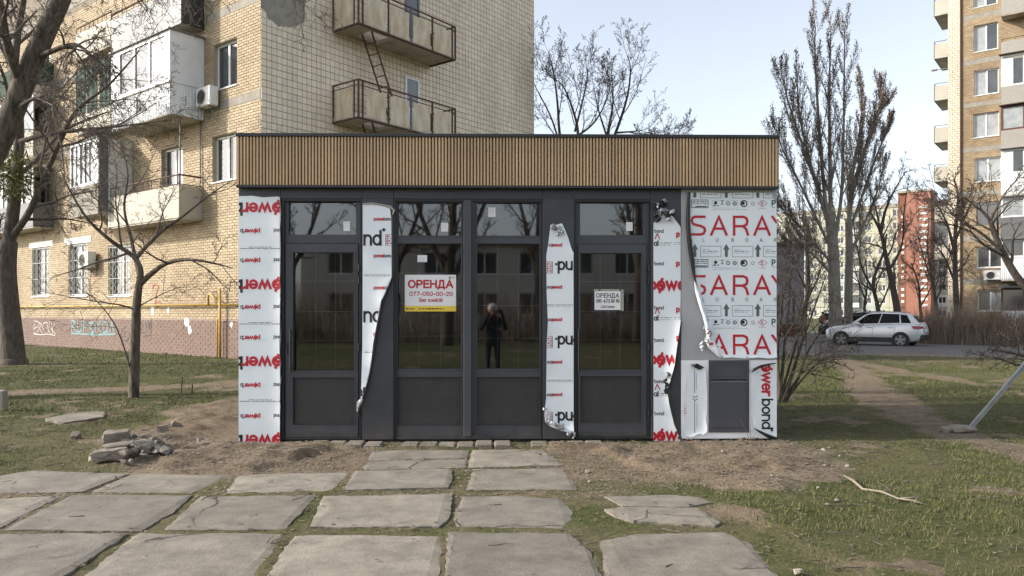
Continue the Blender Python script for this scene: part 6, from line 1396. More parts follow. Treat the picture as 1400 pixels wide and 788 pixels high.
def make_car(label, paint, loc, rz):
    t = thing('parked_car', label, 'car', loc, rz, 'cars parked beyond the grass')
    TOP = [(0, .66), (.06, .80), (.2, .90), (.55, .985), (1.05, 1.04), (1.6, 1.06), (2.6, 1.09), (3.5, 1.13), (4.25, 1.16), (4.42, 1.08), (4.5, .86)]
    HW = [(0, .52), (.08, .74), (.3, .86), (.8, .915), (2.0, .92), (3.8, .92), (4.3, .86), (4.45, .78), (4.5, .7)]
    BOT = [(0, .40), (.15, .26), (.6, .23), (3.9, .23), (4.3, .32), (4.5, .44)]
    xs_ = [0, .06, .15, .3, .55, .8, 1.05, 1.4, 1.8, 2.2, 2.6, 3.0, 3.4, 3.8, 4.1, 4.3, 4.42, 4.5]
    q = MB(); V = []
    for x in xs_:
        h, w, b_ = interp(x, TOP), interp(x, HW), interp(x, BOT); m = b_ + (h - b_) * .45
        half = [(w * .86, b_), (w * .98, b_ + .12), (w, m), (w * .985, m + (h - m) * .55), (w * .955, h - .035), (w * .88, h), (w * .4, h + .018)]
        V.append([(x, y, z) for y, z in half] + [(x, -y, z) for y, z in reversed(half)])
    n = len(V[0]); fs = []
    for i in range(len(V) - 1):
        for j in range(n): fs.append((i * n + j, i * n + (j + 1) % n, (i + 1) * n + (j + 1) % n, (i + 1) * n + j))
    fs += [tuple(range(n)), tuple(reversed(range((len(V) - 1) * n, len(V) * n)))]
    q.add([p for s in V for p in s], fs); body = q.build('body', paint, t, smooth=True, fix=True)
    Bp = [(1.16, .83, 1.035), (1.8, .885, 1.055), (2.6, .89, 1.085), (3.5, .875, 1.12), (4.38, .80, 1.12)]; Tp = [(1.95, .61, 1.585), (2.25, .635, 1.65), (2.75, .65, 1.675), (3.45, .635, 1.64), (3.98, .575, 1.55)]
    q = MB(); vs = []
    for s in (1, -1): vs += [(a, s * b_, c) for a, b_, c in Bp] + [(a, s * b_, c) for a, b_, c in Tp]
    mid = [(a, 0, c + .03) for a, b_, c in Tp]; vs += mid; fs = []
    for i in range(4):
        fs += [(i, i + 1, 5 + i + 1, 5 + i), (10 + i, 15 + i, 16 + i, 11 + i), (5 + i, 6 + i, 21 + i, 20 + i), (20 + i, 21 + i, 16 + i, 15 + i)]
    fs += [(0, 5, 20, 15, 10), (4, 14, 19, 24, 9)]; q.add(vs, fs); q.build('roof', paint, t, smooth=False, fix=True)
    def S(u, h, s, o=.008):
        i = min(3, int(u)); f = u - i; b_ = [Bp[i][k] + (Bp[i + 1][k] - Bp[i][k]) * f for k in range(3)]; tt = [Tp[i][k] + (Tp[i + 1][k] - Tp[i][k]) * f for k in range(3)]
        p = [b_[k] + (tt[k] - b_[k]) * h for k in range(3)]; return (p[0], s * (p[1] + o), p[2] + o * .5)
    for s in (1, -1):
        for (a, b_) in ((.42, 1.93), (1.99, 3.02), (3.10, 3.60)):
            q = MB(); k = 5; us = [a + (b_ - a) * i / k for i in range(k + 1)]
            lo_ = [S(u, .10, s) for u in us]; hi_ = [S(u, .90 if u > .5 else .82, s) for u in us]; q.add(lo_ + hi_, [(i, i + 1, k + 2 + i, k + 1 + i) for i in range(k)]); q.build('side_window', 'carglass', t)
    q = MB(); d = .012; q.add([(1.20 - d, .74, 1.08), (1.20 - d, -.74, 1.08), (1.91 - d, -.55, 1.575), (1.91 - d, 0, 1.595), (1.91 - d, .55, 1.575)], [(0, 1, 2, 3, 4)]); q.build('windscreen', 'carglass', t)
    q = MB(); q.add([(4.31 + d, .68, 1.20), (4.31 + d, -.68, 1.20), (4.015 + d, -.52, 1.515), (4.015 + d, .52, 1.515)], [(0, 1, 2, 3)]); q.build('rear_window', 'carglass', t)
    for s in (1, -1):
        q = MB(); q.tube([(2.0, s * .57, 1.70), (2.1, s * .57, 1.725), (3.6, s * .57, 1.69), (3.75, s * .57, 1.645)], .018, 5); q.build('roof_rail', 'rim', t)
        q = MB(); q.bbox(1.6, 1.77, s * .90 if s > 0 else -1.08, 1.08 if s > 0 else -.90, 1.06, 1.19, b=.03); q.build('mirror', paint, t)
        q = MB(); q.box(.95, 3.45, s * .905 if s > 0 else -.94, .94 if s > 0 else -.905, .235, .47); q.build('sill_cladding', 'cladding', t)
        q = MB(); 
        for hx in (2.05, 3.02): q.bbox(hx, hx + .22, s * .905 if s > 0 else -.945, .945 if s > 0 else -.905, .93, .97, b=.012)
        q.build('door_handle', paint, t)
        q = MB()
        for sx in (1.22, 2.32, 3.3): q.tube([(sx, s * .921, .42), (sx - .02, s * .919, .75), (sx + .03, s * .905, 1.03)], .006, 4)
        q.build('door_gap', 'cladding', t)
        q = MB(); q.add([(4.02, s * .905, 1.02), (4.36, s * .85, 1.03), (4.50, s * .72, 1.0), (4.51, s * .70, .90), (4.36, s * .868, .88), (4.10, s * .915, .90)], [(0, 1, 4, 5), (1, 2, 3, 4)]); q.build('tail_light', 'taillight', t)
        q = MB(); q.add([(.02, s * .50, .80), (.10, s * .70, .80), (.42, s * .895, .86), (.44, s * .895, .78), (.10, s * .74, .70), (.0, s * .52, .70)], [(0, 1, 4, 5), (1, 2, 3, 4)]); q.build('headlight', 'lamp', t)
        for wx in (.86, 3.56):
            mt = Matrix.Translation((wx, s * .80, .345)) @ Matrix.Rotation(-s * math.pi / 2, 4, 'X')
            q = MB(); q.lathe([(.01, .122), (.405, .122), (.405, .128), (.01, .129)], 26, mt); a = q.build('wheel_arch', 'cladding', t)
            q = MB(); q.lathe([(.24, -.10), (.325, -.10), (.345, -.07), (.345, .12), (.325, .15), (.245, .15), (.24, .13)], 28, mt, False); w = q.build('wheel', 'tyre', t, smooth=False)
            q = MB(); q.lathe([(.02, .13), (.242, .13), (.242, .145), (.225, .15), (.215, .135), (.02, .132)], 28, mt); q.build('wheel_disc', 'cladding', w)
            q = MB()
            for k in range(5):
                an = 2 * math.pi * k / 5 + .3; c_, s_ = math.cos(an), math.sin(an); pr_ = [(.035, -.05), (.225, -.055), (.225, .055), (.035, .05)]
                P = [mt @ Vector((r * c_ - v * s_, r * s_ + v * c_, .156)) for r, v in pr_] + [mt @ Vector((r * c_ - v * s_, r * s_ + v * c_, .14)) for r, v in pr_]; q.add(P, [(0, 1, 2, 3), (0, 4, 5, 1), (1, 5, 6, 2), (2, 6, 7, 3), (3, 7, 4, 0)])
            q.lathe([(.222, .14), (.242, .14), (.242, .158), (.226, .158)], 24, mt, False); q.lathe([(.01, .15), (.06, .15), (.05, .165), (.01, .166)], 12, mt); q.build('rim', 'rim', w)
    q = MB(); q.bbox(4.36, 4.53, -.80, .80, .34, .62, b=.04); q.build('rear_bumper', 'cladding', t)
    q = MB(); q.box(4.505, 4.52, -.26, .26, .76, .87); q.build('number_plate', 'paper', t)
    q = MB(); q.bbox(-.03, .08, -.56, .56, .36, .56, b=.03); q.build('front_bumper', 'cladding', t)
    q = MB(); q.box(-.015, .05, -.45, .45, .66, .78); q.build('grille', 'cladding', t)
    return t
CA = math.atan2(-.6155, .788) - PSI
def car_at(px, dep, a, label, paint):
    c = At(px, HZ, dep); ca, sa = math.cos(a), math.sin(a); x, y = c.x - 2.25 * ca, c.y - 2.25 * sa
    make_car(label, paint, (x, y, float(zbase(c.x, c.y)) + .036), a)
car_at(1197, 38.3, CA, 'silver SUV parked beside the grass, tail towards the hedge', 'silver')
car_at(1172, 50, CA, 'dark car mostly hidden behind the silver SUV', 'darkpaint')
car_at(1137, 60, math.atan2(.9, .35), 'white car facing the camera beyond the walking person', 'whitepaint')
# ------------------------------------------------------------------ people
def figure(root, name, J, bones, mats, sub=2, label=None):
    names = list(J); me = bpy.data.meshes.new('sk'); me.from_pydata([J[k][:3] for k in names], [(names.index(a), names.index(b_)) for a, b_, m in bones], [])
    o = bpy.data.objects.new('sk', me); COL.objects.link(o); md = o.modifiers.new('s', 'SKIN'); md.use_smooth_shade = True
    for i, k in enumerate(names):
        r = J[k][3]; me.skin_vertices[0].data[i].radius = (r, r * (J[k][4] if len(J[k]) > 4 else 1)); me.skin_vertices[0].data[i].use_root = (i == 0)
    s2 = o.modifiers.new('u', 'SUBSURF'); s2.levels = s2.render_levels = sub
    dg_ = bpy.context.evaluated_depsgraph_get(); m2 = bpy.data.meshes.new_from_object(o.evaluated_get(dg_)); bpy.data.objects.remove(o); m2.name = name
    m2.materials.clear()
    for m in mats: m2.materials.append(MAT[m])
    segs = [(np.array(J[a][:3]), np.array(J[b_][:3]), m) for a, b_, m in bones]
    for p in m2.polygons:
        c = np.array(p.center); best = (9, 0)
        for a, b_, m in segs:
            e = b_ - a; t = np.clip(np.dot(c - a, e) / np.dot(e, e), 0, 1); d = np.linalg.norm(c - a - t * e)
            if d < best[0]: best = (d, m)
        p.material_index = best[1]; p.use_smooth = True
    r = bpy.data.objects.new(name, m2); COL.objects.link(r); r.parent = root; return r
MAT['coat'] = M('dark_coat', (.018, .018, .02), None, 3, .9); MAT['trousers'] = M('dark_trousers', (.022, .024, .032), None, 3, .9); MAT['orangejacket'] = M('orange_brown_jacket', (.30, .12, .05), None, 3, .9); MAT['hat'] = M('pale_knit_hat', (.62, .6, .58), None, 3, .9); MAT['scarf'] = M('red_scarf', (.16, .03, .03), None, 3, .9); MAT['shoe'] = M('shoe', (.03, .03, .03), None, 3, .7)
def body(pose, gender=1):
    pass
def fingers(J, B, hand, side, base, d, mi):
    """five short finger chains rooted in the palm; d = direction the hand points"""
    d = Vector(d).normalized(); u = Vector((0, 0, 1)); s = d.cross(u).normalized() * side
    for i, (off, ln) in enumerate(((-.03, .065), (-.01, .075), (.01, .07), (.03, .055))):
        a = Vector(base) + d * .05 + u * -off; b_ = a + d * ln * .55; c = b_ + (d * .5 + s * -.7).normalized() * ln * .5
        J[f'{hand}f{i}'] = (*b_, .009); J[f'{hand}g{i}'] = (*c, .008); B += [(hand + 'h', f'{hand}f{i}', mi), (f'{hand}f{i}', f'{hand}g{i}', mi)]
    a = Vector(base) + u * .04 + d * .03; c = a + d * .035; J[f'{hand}t'] = (*a, .011); J[f'{hand}u'] = (*c, .009); B += [(hand + 'h', f'{hand}t', mi), (f'{hand}t', f'{hand}u', mi)]
# photographer, visible in the shop window reflection
ph = thing('person', 'person in pale hat and dark coat photographing, reflected in the shop window', 'person', (-.14, -D - .52, 0), 0); ph.scale = (1.06, 1.06, 1.05)
J = {'pel': (0, 0, .82, .135, .8), 'wai': (0, 0, .97, .125, .8), 'che': (0, .01, 1.13, .15, .75), 'nek': (0, .02, 1.27, .055), 'hea': (0, .05, 1.38, .085, 1.1), 'cro': (0, .05, 1.45, .07),
     'hl': (-.09, 0, .78, .09), 'kl': (-.10, .01, .44, .065), 'al': (-.10, -.02, .09, .045), 'tl': (-.11, .13, .04, .035), 'hr': (.09, 0, .78, .09), 'kr': (.11, .02, .44, .065), 'ar': (.12, -.01, .09, .045), 'tr': (.13, .14, .04, .035),
     'sl': (-.17, .01, 1.19, .07), 'el': (-.26, .10, .97, .055), 'Lh': (-.05, .36, 1.38, .032), 'sr': (.17, .01, 1.19, .07), 'er': (.29, .10, .98, .055), 'Rh': (.19, .36, 1.38, .032)}
B = [('pel', 'wai', 1), ('wai', 'che', 1), ('che', 'nek', 1), ('nek', 'hea', 0), ('hea', 'cro', 0), ('pel', 'hl', 1), ('hl', 'kl', 2), ('kl', 'al', 2), ('al', 'tl', 3), ('pel', 'hr', 1), ('hr', 'kr', 2), ('kr', 'ar', 2), ('ar', 'tr', 3), ('che', 'sl', 1), ('sl', 'el', 1), ('el', 'Lh', 1), ('che', 'sr', 1), ('sr', 'er', 1), ('er', 'Rh', 1)]
fingers(J, B, 'L', -1, J['Lh'][:3], (.25, .6, .5), 0); fingers(J, B, 'R', 1, J['Rh'][:3], (-.25, .6, .5), 0)
figure(ph, 'body', J, B, ['skin', 'coat', 'trousers', 'shoe'])
q = MB(); q.lathe([(.098, 1.40), (.105, 1.43), (.10, 1.49), (.07, 1.545), (.02, 1.56), (.005, 1.562)], 16, Matrix.Translation((0, .04, 0))); q.build('hat', 'hat', ph, smooth=True)
q = MB(); q.lathe([(.06, 1.22), (.10, 1.24), (.11, 1.28), (.09, 1.32), (.06, 1.33)], 16, Matrix.Translation((0, .02, 0))); q.build('scarf', 'scarf', ph, smooth=True)
q = MB(); q.bbox(-.165, .165, -.10, .115, .62, .98, b=.05); q.build('coat_skirt', 'coat', ph, smooth=True)
q = MB()
for sx in (-.032, .032): q.bbox(sx - .012, sx + .012, .128, .138, 1.385, 1.40, b=.003)
q.build('eyes', 'shoe', ph)
q = MB(); q.lathe([(.016, 1.335), (.02, 1.35), (.008, 1.38)], 8, Matrix.Translation((0, .135, 0))); q.build('nose', 'skin', ph)
tag(bx('smartphone', 'blackplastic', None, -.065, .085, -D - .055, -D - .045, H - .04, H + .035, b=.004), 'black smartphone held up by the reflected photographer', 'phone')
# passer-by
c = At(1124.5, HZ, 57); pz = float(zbase(c.x, c.y)) + .036
pp = thing('person', 'person in orange-brown jacket walking past the parked cars', 'person', (c.x, c.y, pz), R(25))
J = {'pel': (0, 0, .92, .13, .8), 'wai': (0, 0, 1.07, .125, .8), 'che': (0, -.01, 1.28, .155, .75), 'nek': (0, 0, 1.45, .055), 'hea': (0, -.03, 1.57, .09, 1.1), 'cro': (0, -.02, 1.65, .075),
     'hl': (-.09, 0, .88, .09), 'kl': (-.09, -.18, .5, .065), 'al': (-.10, -.2, .1, .045), 'tl': (-.10, -.34, .05, .035), 'hr': (.09, 0, .88, .09), 'kr': (.10, .06, .48, .065), 'ar': (.10, .25, .12, .045), 'tr': (.10, .13, .05, .035),
     'sl': (-.19, 0, 1.37, .07), 'el': (-.25, .08, 1.10, .055), 'Lh': (-.26, .02, .86, .032), 'sr': (.19, 0, 1.37, .07), 'er': (.25, -.06, 1.10, .055), 'Rh': (.25, -.16, .88, .032)}
B = [('pel', 'wai', 1), ('wai', 'che', 1), ('che', 'nek', 1), ('nek', 'hea', 0), ('hea', 'cro', 4), ('pel', 'hl', 2), ('hl', 'kl', 2), ('kl', 'al', 2), ('al', 'tl', 3), ('pel', 'hr', 2), ('hr', 'kr', 2), ('kr', 'ar', 2), ('ar', 'tr', 3), ('che', 'sl', 1), ('sl', 'el', 1), ('el', 'Lh', 1), ('che', 'sr', 1), ('sr', 'er', 1), ('er', 'Rh', 1)]
fingers(J, B, 'L', -1, J['Lh'][:3], (.05, -.1, -1), 0); fingers(J, B, 'R', 1, J['Rh'][:3], (-.05, -.3, -1), 0)
figure(pp, 'body', J, B, ['skin', 'orangejacket', 'trousers', 'shoe', 'shoe'])
q = MB(); q.bbox(-.16, .16, -.13, .12, .80, 1.05, b=.04); q.build('jacket_hem', 'orangejacket', pp, smooth=True)
q = MB(); q.lathe([(.088, 1.58), (.1, 1.62), (.085, 1.68), (.03, 1.71)], 12, Matrix.Translation((0, -.01, 0))); q.build('hair', 'shoe', pp, smooth=True)
# ------------------------------------------------------------------ bare trees
def cat_rom(P, k=5):
    P = [Vector(p) for p in P]; out = []
    for i in range(len(P) - 1):
        p0 = P[max(0, i - 1)]; p1 = P[i]; p2 = P[i + 1]; p3 = P[min(len(P) - 1, i + 2)]
        for j in range(k):
            t = j / k; out.append(.5 * ((2 * p1) + (p2 - p0) * t + (2 * p0 - 5 * p1 + 4 * p2 - p3) * t * t + (3 * p1 - p0 - 3 * p2 + p3) * t ** 3))
    out.append(P[-1]); return out
class Tree:
    def __init__(s, seed, par, sides=(9, 6, 4, 3, 3, 3)):
        s.r = random.Random(seed); s.P = par; s.t = MB(); s.c = MB(); s.b = MB(); s.sides = sides; s.n = 0
    def mbs(s, lvl): return s.t if lvl <= 0 else s.c
    def grow(s, p, d, L, r, lvl):
        P = s.P; rr = s.r; g = rr.gauss; ns = P['seg'][lvl]; pts = [p]; rad = [r]; w = P['wob'][lvl]; up = P['up'][lvl]; d = d.normalized()
        tip = max(P['rmin'], r * P['tip'])
        for i in range(ns):
            d = Vector((d.x + g(0, w), d.y + g(0, w), d.z + g(0, w) + up)).normalized(); p = p + d * (L / ns); pts.append(p); rad.append(r + (tip - r) * (i + 1) / ns)
        s.mbs(lvl).tube(pts, rad, s.sides[min(lvl, 5)], False); s.n += 1
        s.kids(pts, rad, L, lvl)
    def limb(s, pts, r0, r1, lvl=0, kids=True, k=5, L=None, t0=None):
        pts = cat_rom(pts, k); n = len(pts); rad = [r0 + (r1 - r0) * (i / (n - 1)) for i in range(n)]
        s.mbs(lvl).tube(pts, rad, s.sides[min(lvl, 5)], True)
        if kids: s.kids(pts, rad, L or sum((pts[i + 1] - pts[i]).length for i in range(n - 1)), lvl, t0)
    def kids(s, pts, rad, L, lvl, t0=None):
        P = s.P; rr = s.r
        if lvl >= len(P['n']): return
        n = P['n'][lvl]; n = max(0, int(n * rr.uniform(.75, 1.25) + .5)); t_0 = P['t0'][lvl] if t0 is None else t0; k = len(pts) - 1; az = rr.uniform(0, 6.28)
        for i in range(n):
            t = t_0 + (1 - t_0) * (i + rr.random()) / n; f = t * k; j = min(k - 1, int(f)); f -= j
            p = pts[j].lerp(pts[j + 1], f); r = rad[j] + (rad[j + 1] - rad[j]) * f; d = (pts[j + 1] - pts[j]).normalized()
            a = d.orthogonal().normalized(); b_ = d.cross(a); az += 2.4 + rr.uniform(-.5, .5); th = R(P['ang'][lvl] * rr.uniform(.65, 1.3))
            nd = d * math.cos(th) + (a * math.cos(az) + b_ * math.sin(az)) * math.sin(th)
            if nd.z < P.get('floor', -9): nd.z *= -.5
            l = L * P['lr'][lvl] * rr.uniform(.6, 1.15) * (1 - P.get('taper', .45) * (t - t_0) / max(.01, 1 - t_0)); s.grow(p, nd, l, max(P['rmin'], min(r * .9, r * P['rr'])), lvl + 1)
        if P.get('bud') and lvl >= len(P['n']) - 1:
            bs = P['bud']
            for i in range(P.get('nbud', 3)):
                p = pts[rr.randrange(1, k + 1)]; p = p + Vector((rr.gauss(0, bs), rr.gauss(0, bs), rr.gauss(0, bs) - bs * .5)); u = Vector((rr.gauss(0, 1), rr.gauss(0, 1), rr.gauss(0, 1))).normalized() * bs; v = u.orthogonal().normalized() * bs * .45; w = u.cross(v).normalized() * bs * .45
                s.b.add([p - u, p + v, p + w, p - v - w, p + u], [(0, 1, 2), (0, 2, 3), (0, 3, 1), (4, 2, 1), (4, 3, 2), (4, 1, 3)])
    def build(s, name, label, cat, loc, bark='bark', twig='twig', group=None, budmat='bud'):
        t = thing(name, label, cat, loc, 0, group); o = Vector(loc)
        for mb, nm, mt in ((s.t, 'trunk', bark), (s.c, 'crown', twig), (s.b, 'catkins', budmat)):
            if mb.f:
                mb.v = [(a - o.x, b_ - o.y, c - o.z) for a, b_, c in mb.v]; mb.build(nm, mt, t, smooth=True)
        return t
def T(px, py, dep): return At(px, py, dep)
# --- young tree by the rubble
dy = 13.2
base = G(183, 545); dy = (base.y + D) 
dy = (base - Vector((0, -D, H))).dot(Vector((math.sin(PSI), math.cos(PSI), 0)))
P_twig = dict(seg=(6, 6, 5, 4, 3), wob=(.10, .14, .16, .18, .2), up=(.02, .03, .03, .02, 0), n=(5, 6, 5, 3), t0=(.25, .2, .15, .2), ang=(50, 48, 45, 45), lr=(.6, .52, .5, .5), rr=.55, rmin=.0028, tip=.3, taper=.4)
t = Tree(11, P_twig)
B0 = base + Vector((0, 0, -.05))
t.limb([B0, T(184, 500, dy), T(186, 445, dy), T(187, 418, dy), T(190, 390, dy)], .088, .062, 0, False)
t.limb([T(190, 392, dy), T(192, 372, dy), T(186, 355, dy), T(176, 346, dy), T(150, 328, dy - .2), T(120, 300, dy - .4), T(96, 262, dy - .5), T(84, 235, dy - .4)], .06, .008, 0, True, t0=.3)
t.limb([T(190, 390, dy), T(205, 376, dy), T(224, 362, dy - .1), T(246, 356, dy - .2), T(270, 356, dy - .3), T(300, 362, dy - .3), T(318, 367, dy - .4)], .052, .007, 0, True, t0=.3)
t.limb([T(187, 352, dy), T(202, 335, dy + .1), T(222, 316, dy + .2), T(250, 296, dy + .3), T(285, 268, dy + .3), T(312, 250, dy + .2)], .04, .006, 0, True, t0=.2)
t.limb([T(190, 375, dy), T(180, 330, dy + .4), T(170, 285, dy + .5), T(175, 240, dy + .4), T(168, 205, dy + .3)], .035, .005, 0, True, t0=.2)
t.limb([T(188, 425, dy), T(168, 418, dy - .1), T(130, 412, dy - .2), T(90, 405, dy - .3), T(55, 398, dy - .4)], .016, .004, 1, True, t0=.3)
t.limb([T(180, 535, dy), T(178, 505, dy - .05), T(160, 450, dy - .2), T(138, 418, dy - .3), T(118, 400, dy - .4)], .018, .005, 1, True, t0=.5)
t.limb([T(189, 420, dy), T(210, 408, dy - .1), T(240, 395, dy - .2), T(268, 392, dy - .3)], .012, .003, 1, True, t0=.3)
t.build('young_tree', 'slender young bare tree with wide forked branches, standing on the grass left of the kiosk', 'tree', tuple(base))
# --- big tree at the left edge
bb = G(19, 499); db = (bb - Vector((0, -D, H))).dot(Vector((math.sin(PSI), math.cos(PSI), 0)))
P_big = dict(seg=(6, 6, 6, 5, 4), wob=(.08, .14, .18, .2, .22), up=(.02, .0, -.03, -.05, -.03), n=(9, 9, 7, 3), t0=(.2, .15, .1, .15), ang=(50, 52, 50, 48), lr=(.5, .5, .48, .5), rr=.5, rmin=.0045, tip=.3, taper=.4)
t = Tree(12, P_big, (12, 7, 4, 3, 3, 3))
t.limb([bb + Vector((0, 0, -.1)), T(17, 470, db), T(12, 420, db), T(9, 370, db), T(12, 330, db)], .31, .22, 0, False)
t.limb([bb + Vector((.0, -.0, -.12)), T(20, 490, db)], .42, .30, 0, False)
t.limb([T(11, 340, db), T(18, 290, db), T(24, 230, db), T(26, 170, db), T(20, 110, db), T(24, 50, db), T(34, -10, db), T(40, -80, db)], .18, .05, 0, True)
t.limb([T(16, 325, db), T(40, 290, db - .3), T(62, 240, db - .5), T(84, 190, db - .6), T(106, 150, db - .8), T(150, 115, db - 1), T(190, 70, db - 1.2)], .10, .015, 0, True, t0=.15)
t.limb([T(24, 195, db), T(60, 185, db - .5), T(110, 178, db - .8), T(170, 172, db - 1.0), T(236, 164, db - 1.2)], .075, .01, 0, True)
t.limb([T(12, 360, db), T(-20, 320, db), T(-60, 270, db)], .14, .05, 0, True)
t.limb([T(30, 300, db), T(60, 300, db + .3), T(95, 300, db + .5), T(140, 310, db + .6)], .05, .008, 0, True)
t.build('bare_tree', 'large dark-trunked bare tree at the left edge in front of the brick block', 'tree', tuple(bb), 'barkdark', 'twig', 'large trees')
# --- near leaning tree whose limb crosses the top left corner
dn = 13.0
t = Tree(13, dict(P_big, up=(.02, -.02, -.10, -.12, -.08), n=(13, 9, 6, 3), rmin=.0035), (12, 7, 4, 3, 3, 3))
nb = G(-190, 560); 
t.limb([nb + Vector((0, 0, -.1)), T(-150, 430, dn), T(-80, 310, dn), T(-25, 235, dn), T(8, 175, dn), T(38, 100, dn), T(64, 40, dn), T(85, -5, dn), T(104, -70, dn)], .24, .135, 0, False)
t.limb([T(60, 50, dn), T(85, -5, dn), T(110, -60, dn - .3), T(190, -90, dn - .8), T(280, -95, dn - 1.2), T(360, -80, dn - 1.4)], .10, .015, 0, True, t0=.25)
t.limb([T(80, 10, dn), T(130, -35, dn + .3), T(210, -60, dn + .6), T(300, -50, dn + .9)], .07, .012, 0, True)
t.limb([T(48, 80, dn), T(95, 62, dn - .4), T(118, 70, dn - .6), T(135, 100, dn - .7)], .05, .008, 0, True)
t.limb([T(30, 120, dn), T(10, 60, dn - .4), T(2, 10, dn - .6), T(-10, -60, dn - .6)], .09, .03, 0, True)
t.limb([T(20, 150, dn), T(60, 130, dn - .5), T(100, 140, dn - .8), T(125, 180, dn - 1)], .035, .006, 0, True)
t.build('bare_tree', 'thick rough limb of a leaning bare tree crossing the top left corner', 'tree', tuple(nb), 'bark', 'twig', 'large trees')
# mistletoe balls in the big tree
for k, (px, py, rad_, lb) in enumerate(((20, 240, .75, 'round yellow-green mistletoe clump in the tree at the left edge'), (5, 195, .0, ''))):
    if not rad_: continue
    c = T(px - 6, py, db - .5); q = MB(); rm = random.Random(77)
    for i in range(900):
        d = Vector((rm.gauss(0, 1), rm.gauss(0, 1), rm.gauss(0, 1))).normalized(); p = d * rad_ * rm.uniform(.35, 1) ** .6
        u = (d + Vector((rm.gauss(0, .7), rm.gauss(0, .7), rm.gauss(0, .7)))).normalized() * .075; v = u.orthogonal().normalized() * .018
        q.add([p - u, p + v, p + u, p - v], [(0, 1, 2, 3)])
        if i % 6 == 0: q.tube([d * .05, p], .006, 3, False)
    tag(q.build('mistletoe', 'mistletoe', loc=None), lb, 'mistletoe').location = c
# --- trees rising behind the kiosk roof
P_bg = dict(seg=(6, 6, 5, 4, 3), wob=(.06, .10, .13, .16, .2), up=(.03, .06, .06, .05, 0), n=(6, 7, 5, 3), t0=(.25, .2, .15, .1), ang=(32, 38, 42, 45), lr=(.55, .45, .42, .5), rr=.45, rmin=.006, tip=.25, taper=.45, bud=.034, nbud=1)
for k, (px, dep, top, lb, limbs) in enumerate((
    (778, 34, 70, 'bare tree with catkins just right of the tiled end wall', [((778, 240), (766, 190), (762, 140), (757, 100), (750, 72)), ((778, 240), (790, 188), (783, 150), (768, 116), (748, 104)), ((790, 186), (812, 168), (828, 140), (836, 110)), ((786, 180), (796, 140), (803, 105), (800, 85)), ((770, 215), (755, 165), (738, 130), (728, 112))]),
    (838, 36, 74, 'bare tree with curved upswept limbs behind the middle of the roof', [((828, 240), (830, 188), (838, 140), (836, 100)), ((828, 215), (846, 170), (858, 130), (862, 95), (858, 76)), ((840, 182), (866, 180), (880, 178)), ((830, 188), (818, 150), (812, 120))]),
    (915, 38, 172, 'low bare tree whose twigs just clear the kiosk roof', [((915, 290), (912, 230), (908, 196), (918, 178)), ((915, 240), (925, 200), (935, 182)), ((912, 235), (895, 205), (880, 190))]))):
    t = Tree(40 + k, P_bg, (7, 5, 3, 3, 3, 3)); b0 = At(px, HZ, dep); b0.z = float(zbase(b0.x, b0.y))
    t.limb([b0, At(px + 1, 330, dep), At(limbs[0][0][0], limbs[0][0][1], dep)], .20, .12, 0, False)
    for i, L_ in enumerate(limbs):
        pts = [At(a, b_, dep + (.25 * (i - 2)) * j) for j, (a, b_) in enumerate(L_)]
        t.limb(pts, .085 if i < 2 else .055, .010, 0, True, t0=.2, L=5.0 if k < 2 else 3.2)
    t.build('bare_tree', lb, 'tree', tuple(b0), 'barkdark', 'twig', 'bare trees behind the kiosk')
# --- poplars
P_pop = dict(seg=(8, 8, 6, 4, 3), wob=(.03, .05, .07, .1, .1), up=(.03, .10, .11, .09, .05), n=(18, 13, 7, 2), t0=(.10, .12, .12, .2), ang=(20, 22, 25, 30), lr=(.34, .42, .36, .4), rr=.40, rmin=.006, tip=.2, taper=.55, bud=.042, nbud=1)
t = Tree(51, P_pop, (10, 6, 3, 3, 3, 3)); dep = 41; b0 = At(1143, HZ, dep); b0.z = float(zbase(b0.x, b0.y))
t.limb([b0, At(1141, 400, dep), At(1139, 340, dep), At(1134, 290, dep)], .34, .25, 0, False)
for L_, r in ((((1138, 330), (1128, 270), (1122, 200), (1117, 130), (1114, 70), (1115, 36)), .12), (((1136, 320), (1135, 250), (1134, 180), (1134, 110), (1136, 40)), .13), (((1140, 340), (1150, 270), (1153, 200), (1154, 120), (1155, 40)), .11), (((1134, 300), (1112, 240), (1094, 190), (1078, 140), (1068, 100)), .10), (((1136, 340), (1112, 290), (1088, 240), (1070, 205), (1062, 180)), .085), (((1138, 360), (1110, 330), (1085, 300), (1068, 290)), .09), (((1140, 380), (1108, 345), (1080, 335)), .07), (((1138, 325), (1118, 260), (1102, 200), (1092, 150), (1090, 110)), .10)):
    t.limb([At(a, b_, dep + .15 * j * (1 if r > .2 else -1)) for j, (a, b_) in enumerate(L_)], r, .02, 0, True, t0=.12, L=9.5)
t.build('poplar_tree', 'tallest bare poplar with a fan of upright limbs right of the kiosk', 'tree', tuple(b0), 'barkpale', 'twigpale', 'poplars')
t = Tree(52, P_pop, (10, 6, 3, 3, 3, 3)); dep = 43; b0 = At(1160, HZ, dep); b0.z = float(zbase(b0.x, b0.y))
t.limb([b0, At(1160, 400, dep), At(1161, 345, dep), At(1160, 300, dep)], .24, .18, 0, False)
for L_, r in ((((1160, 310), (1168, 250), (1184, 200), (1200, 160), (1210, 145)), .11), (((1160, 320), (1178, 270), (1196, 220), (1210, 185), (1216, 170)), .09), (((1160, 320), (1164, 250), (1174, 190), (1178, 150), (1176, 110)), .11), (((1161, 350), (1180, 310), (1200, 260), (1208, 225)), .10), (((1160, 330), (1164, 270), (1190, 180), (1204, 140), (1204, 118)), .12)):
    t.limb([At(a, b_, dep + .2 * j) for j, (a, b_) in enumerate(L_)], r, .02, 0, True, t0=.12, L=7.0)
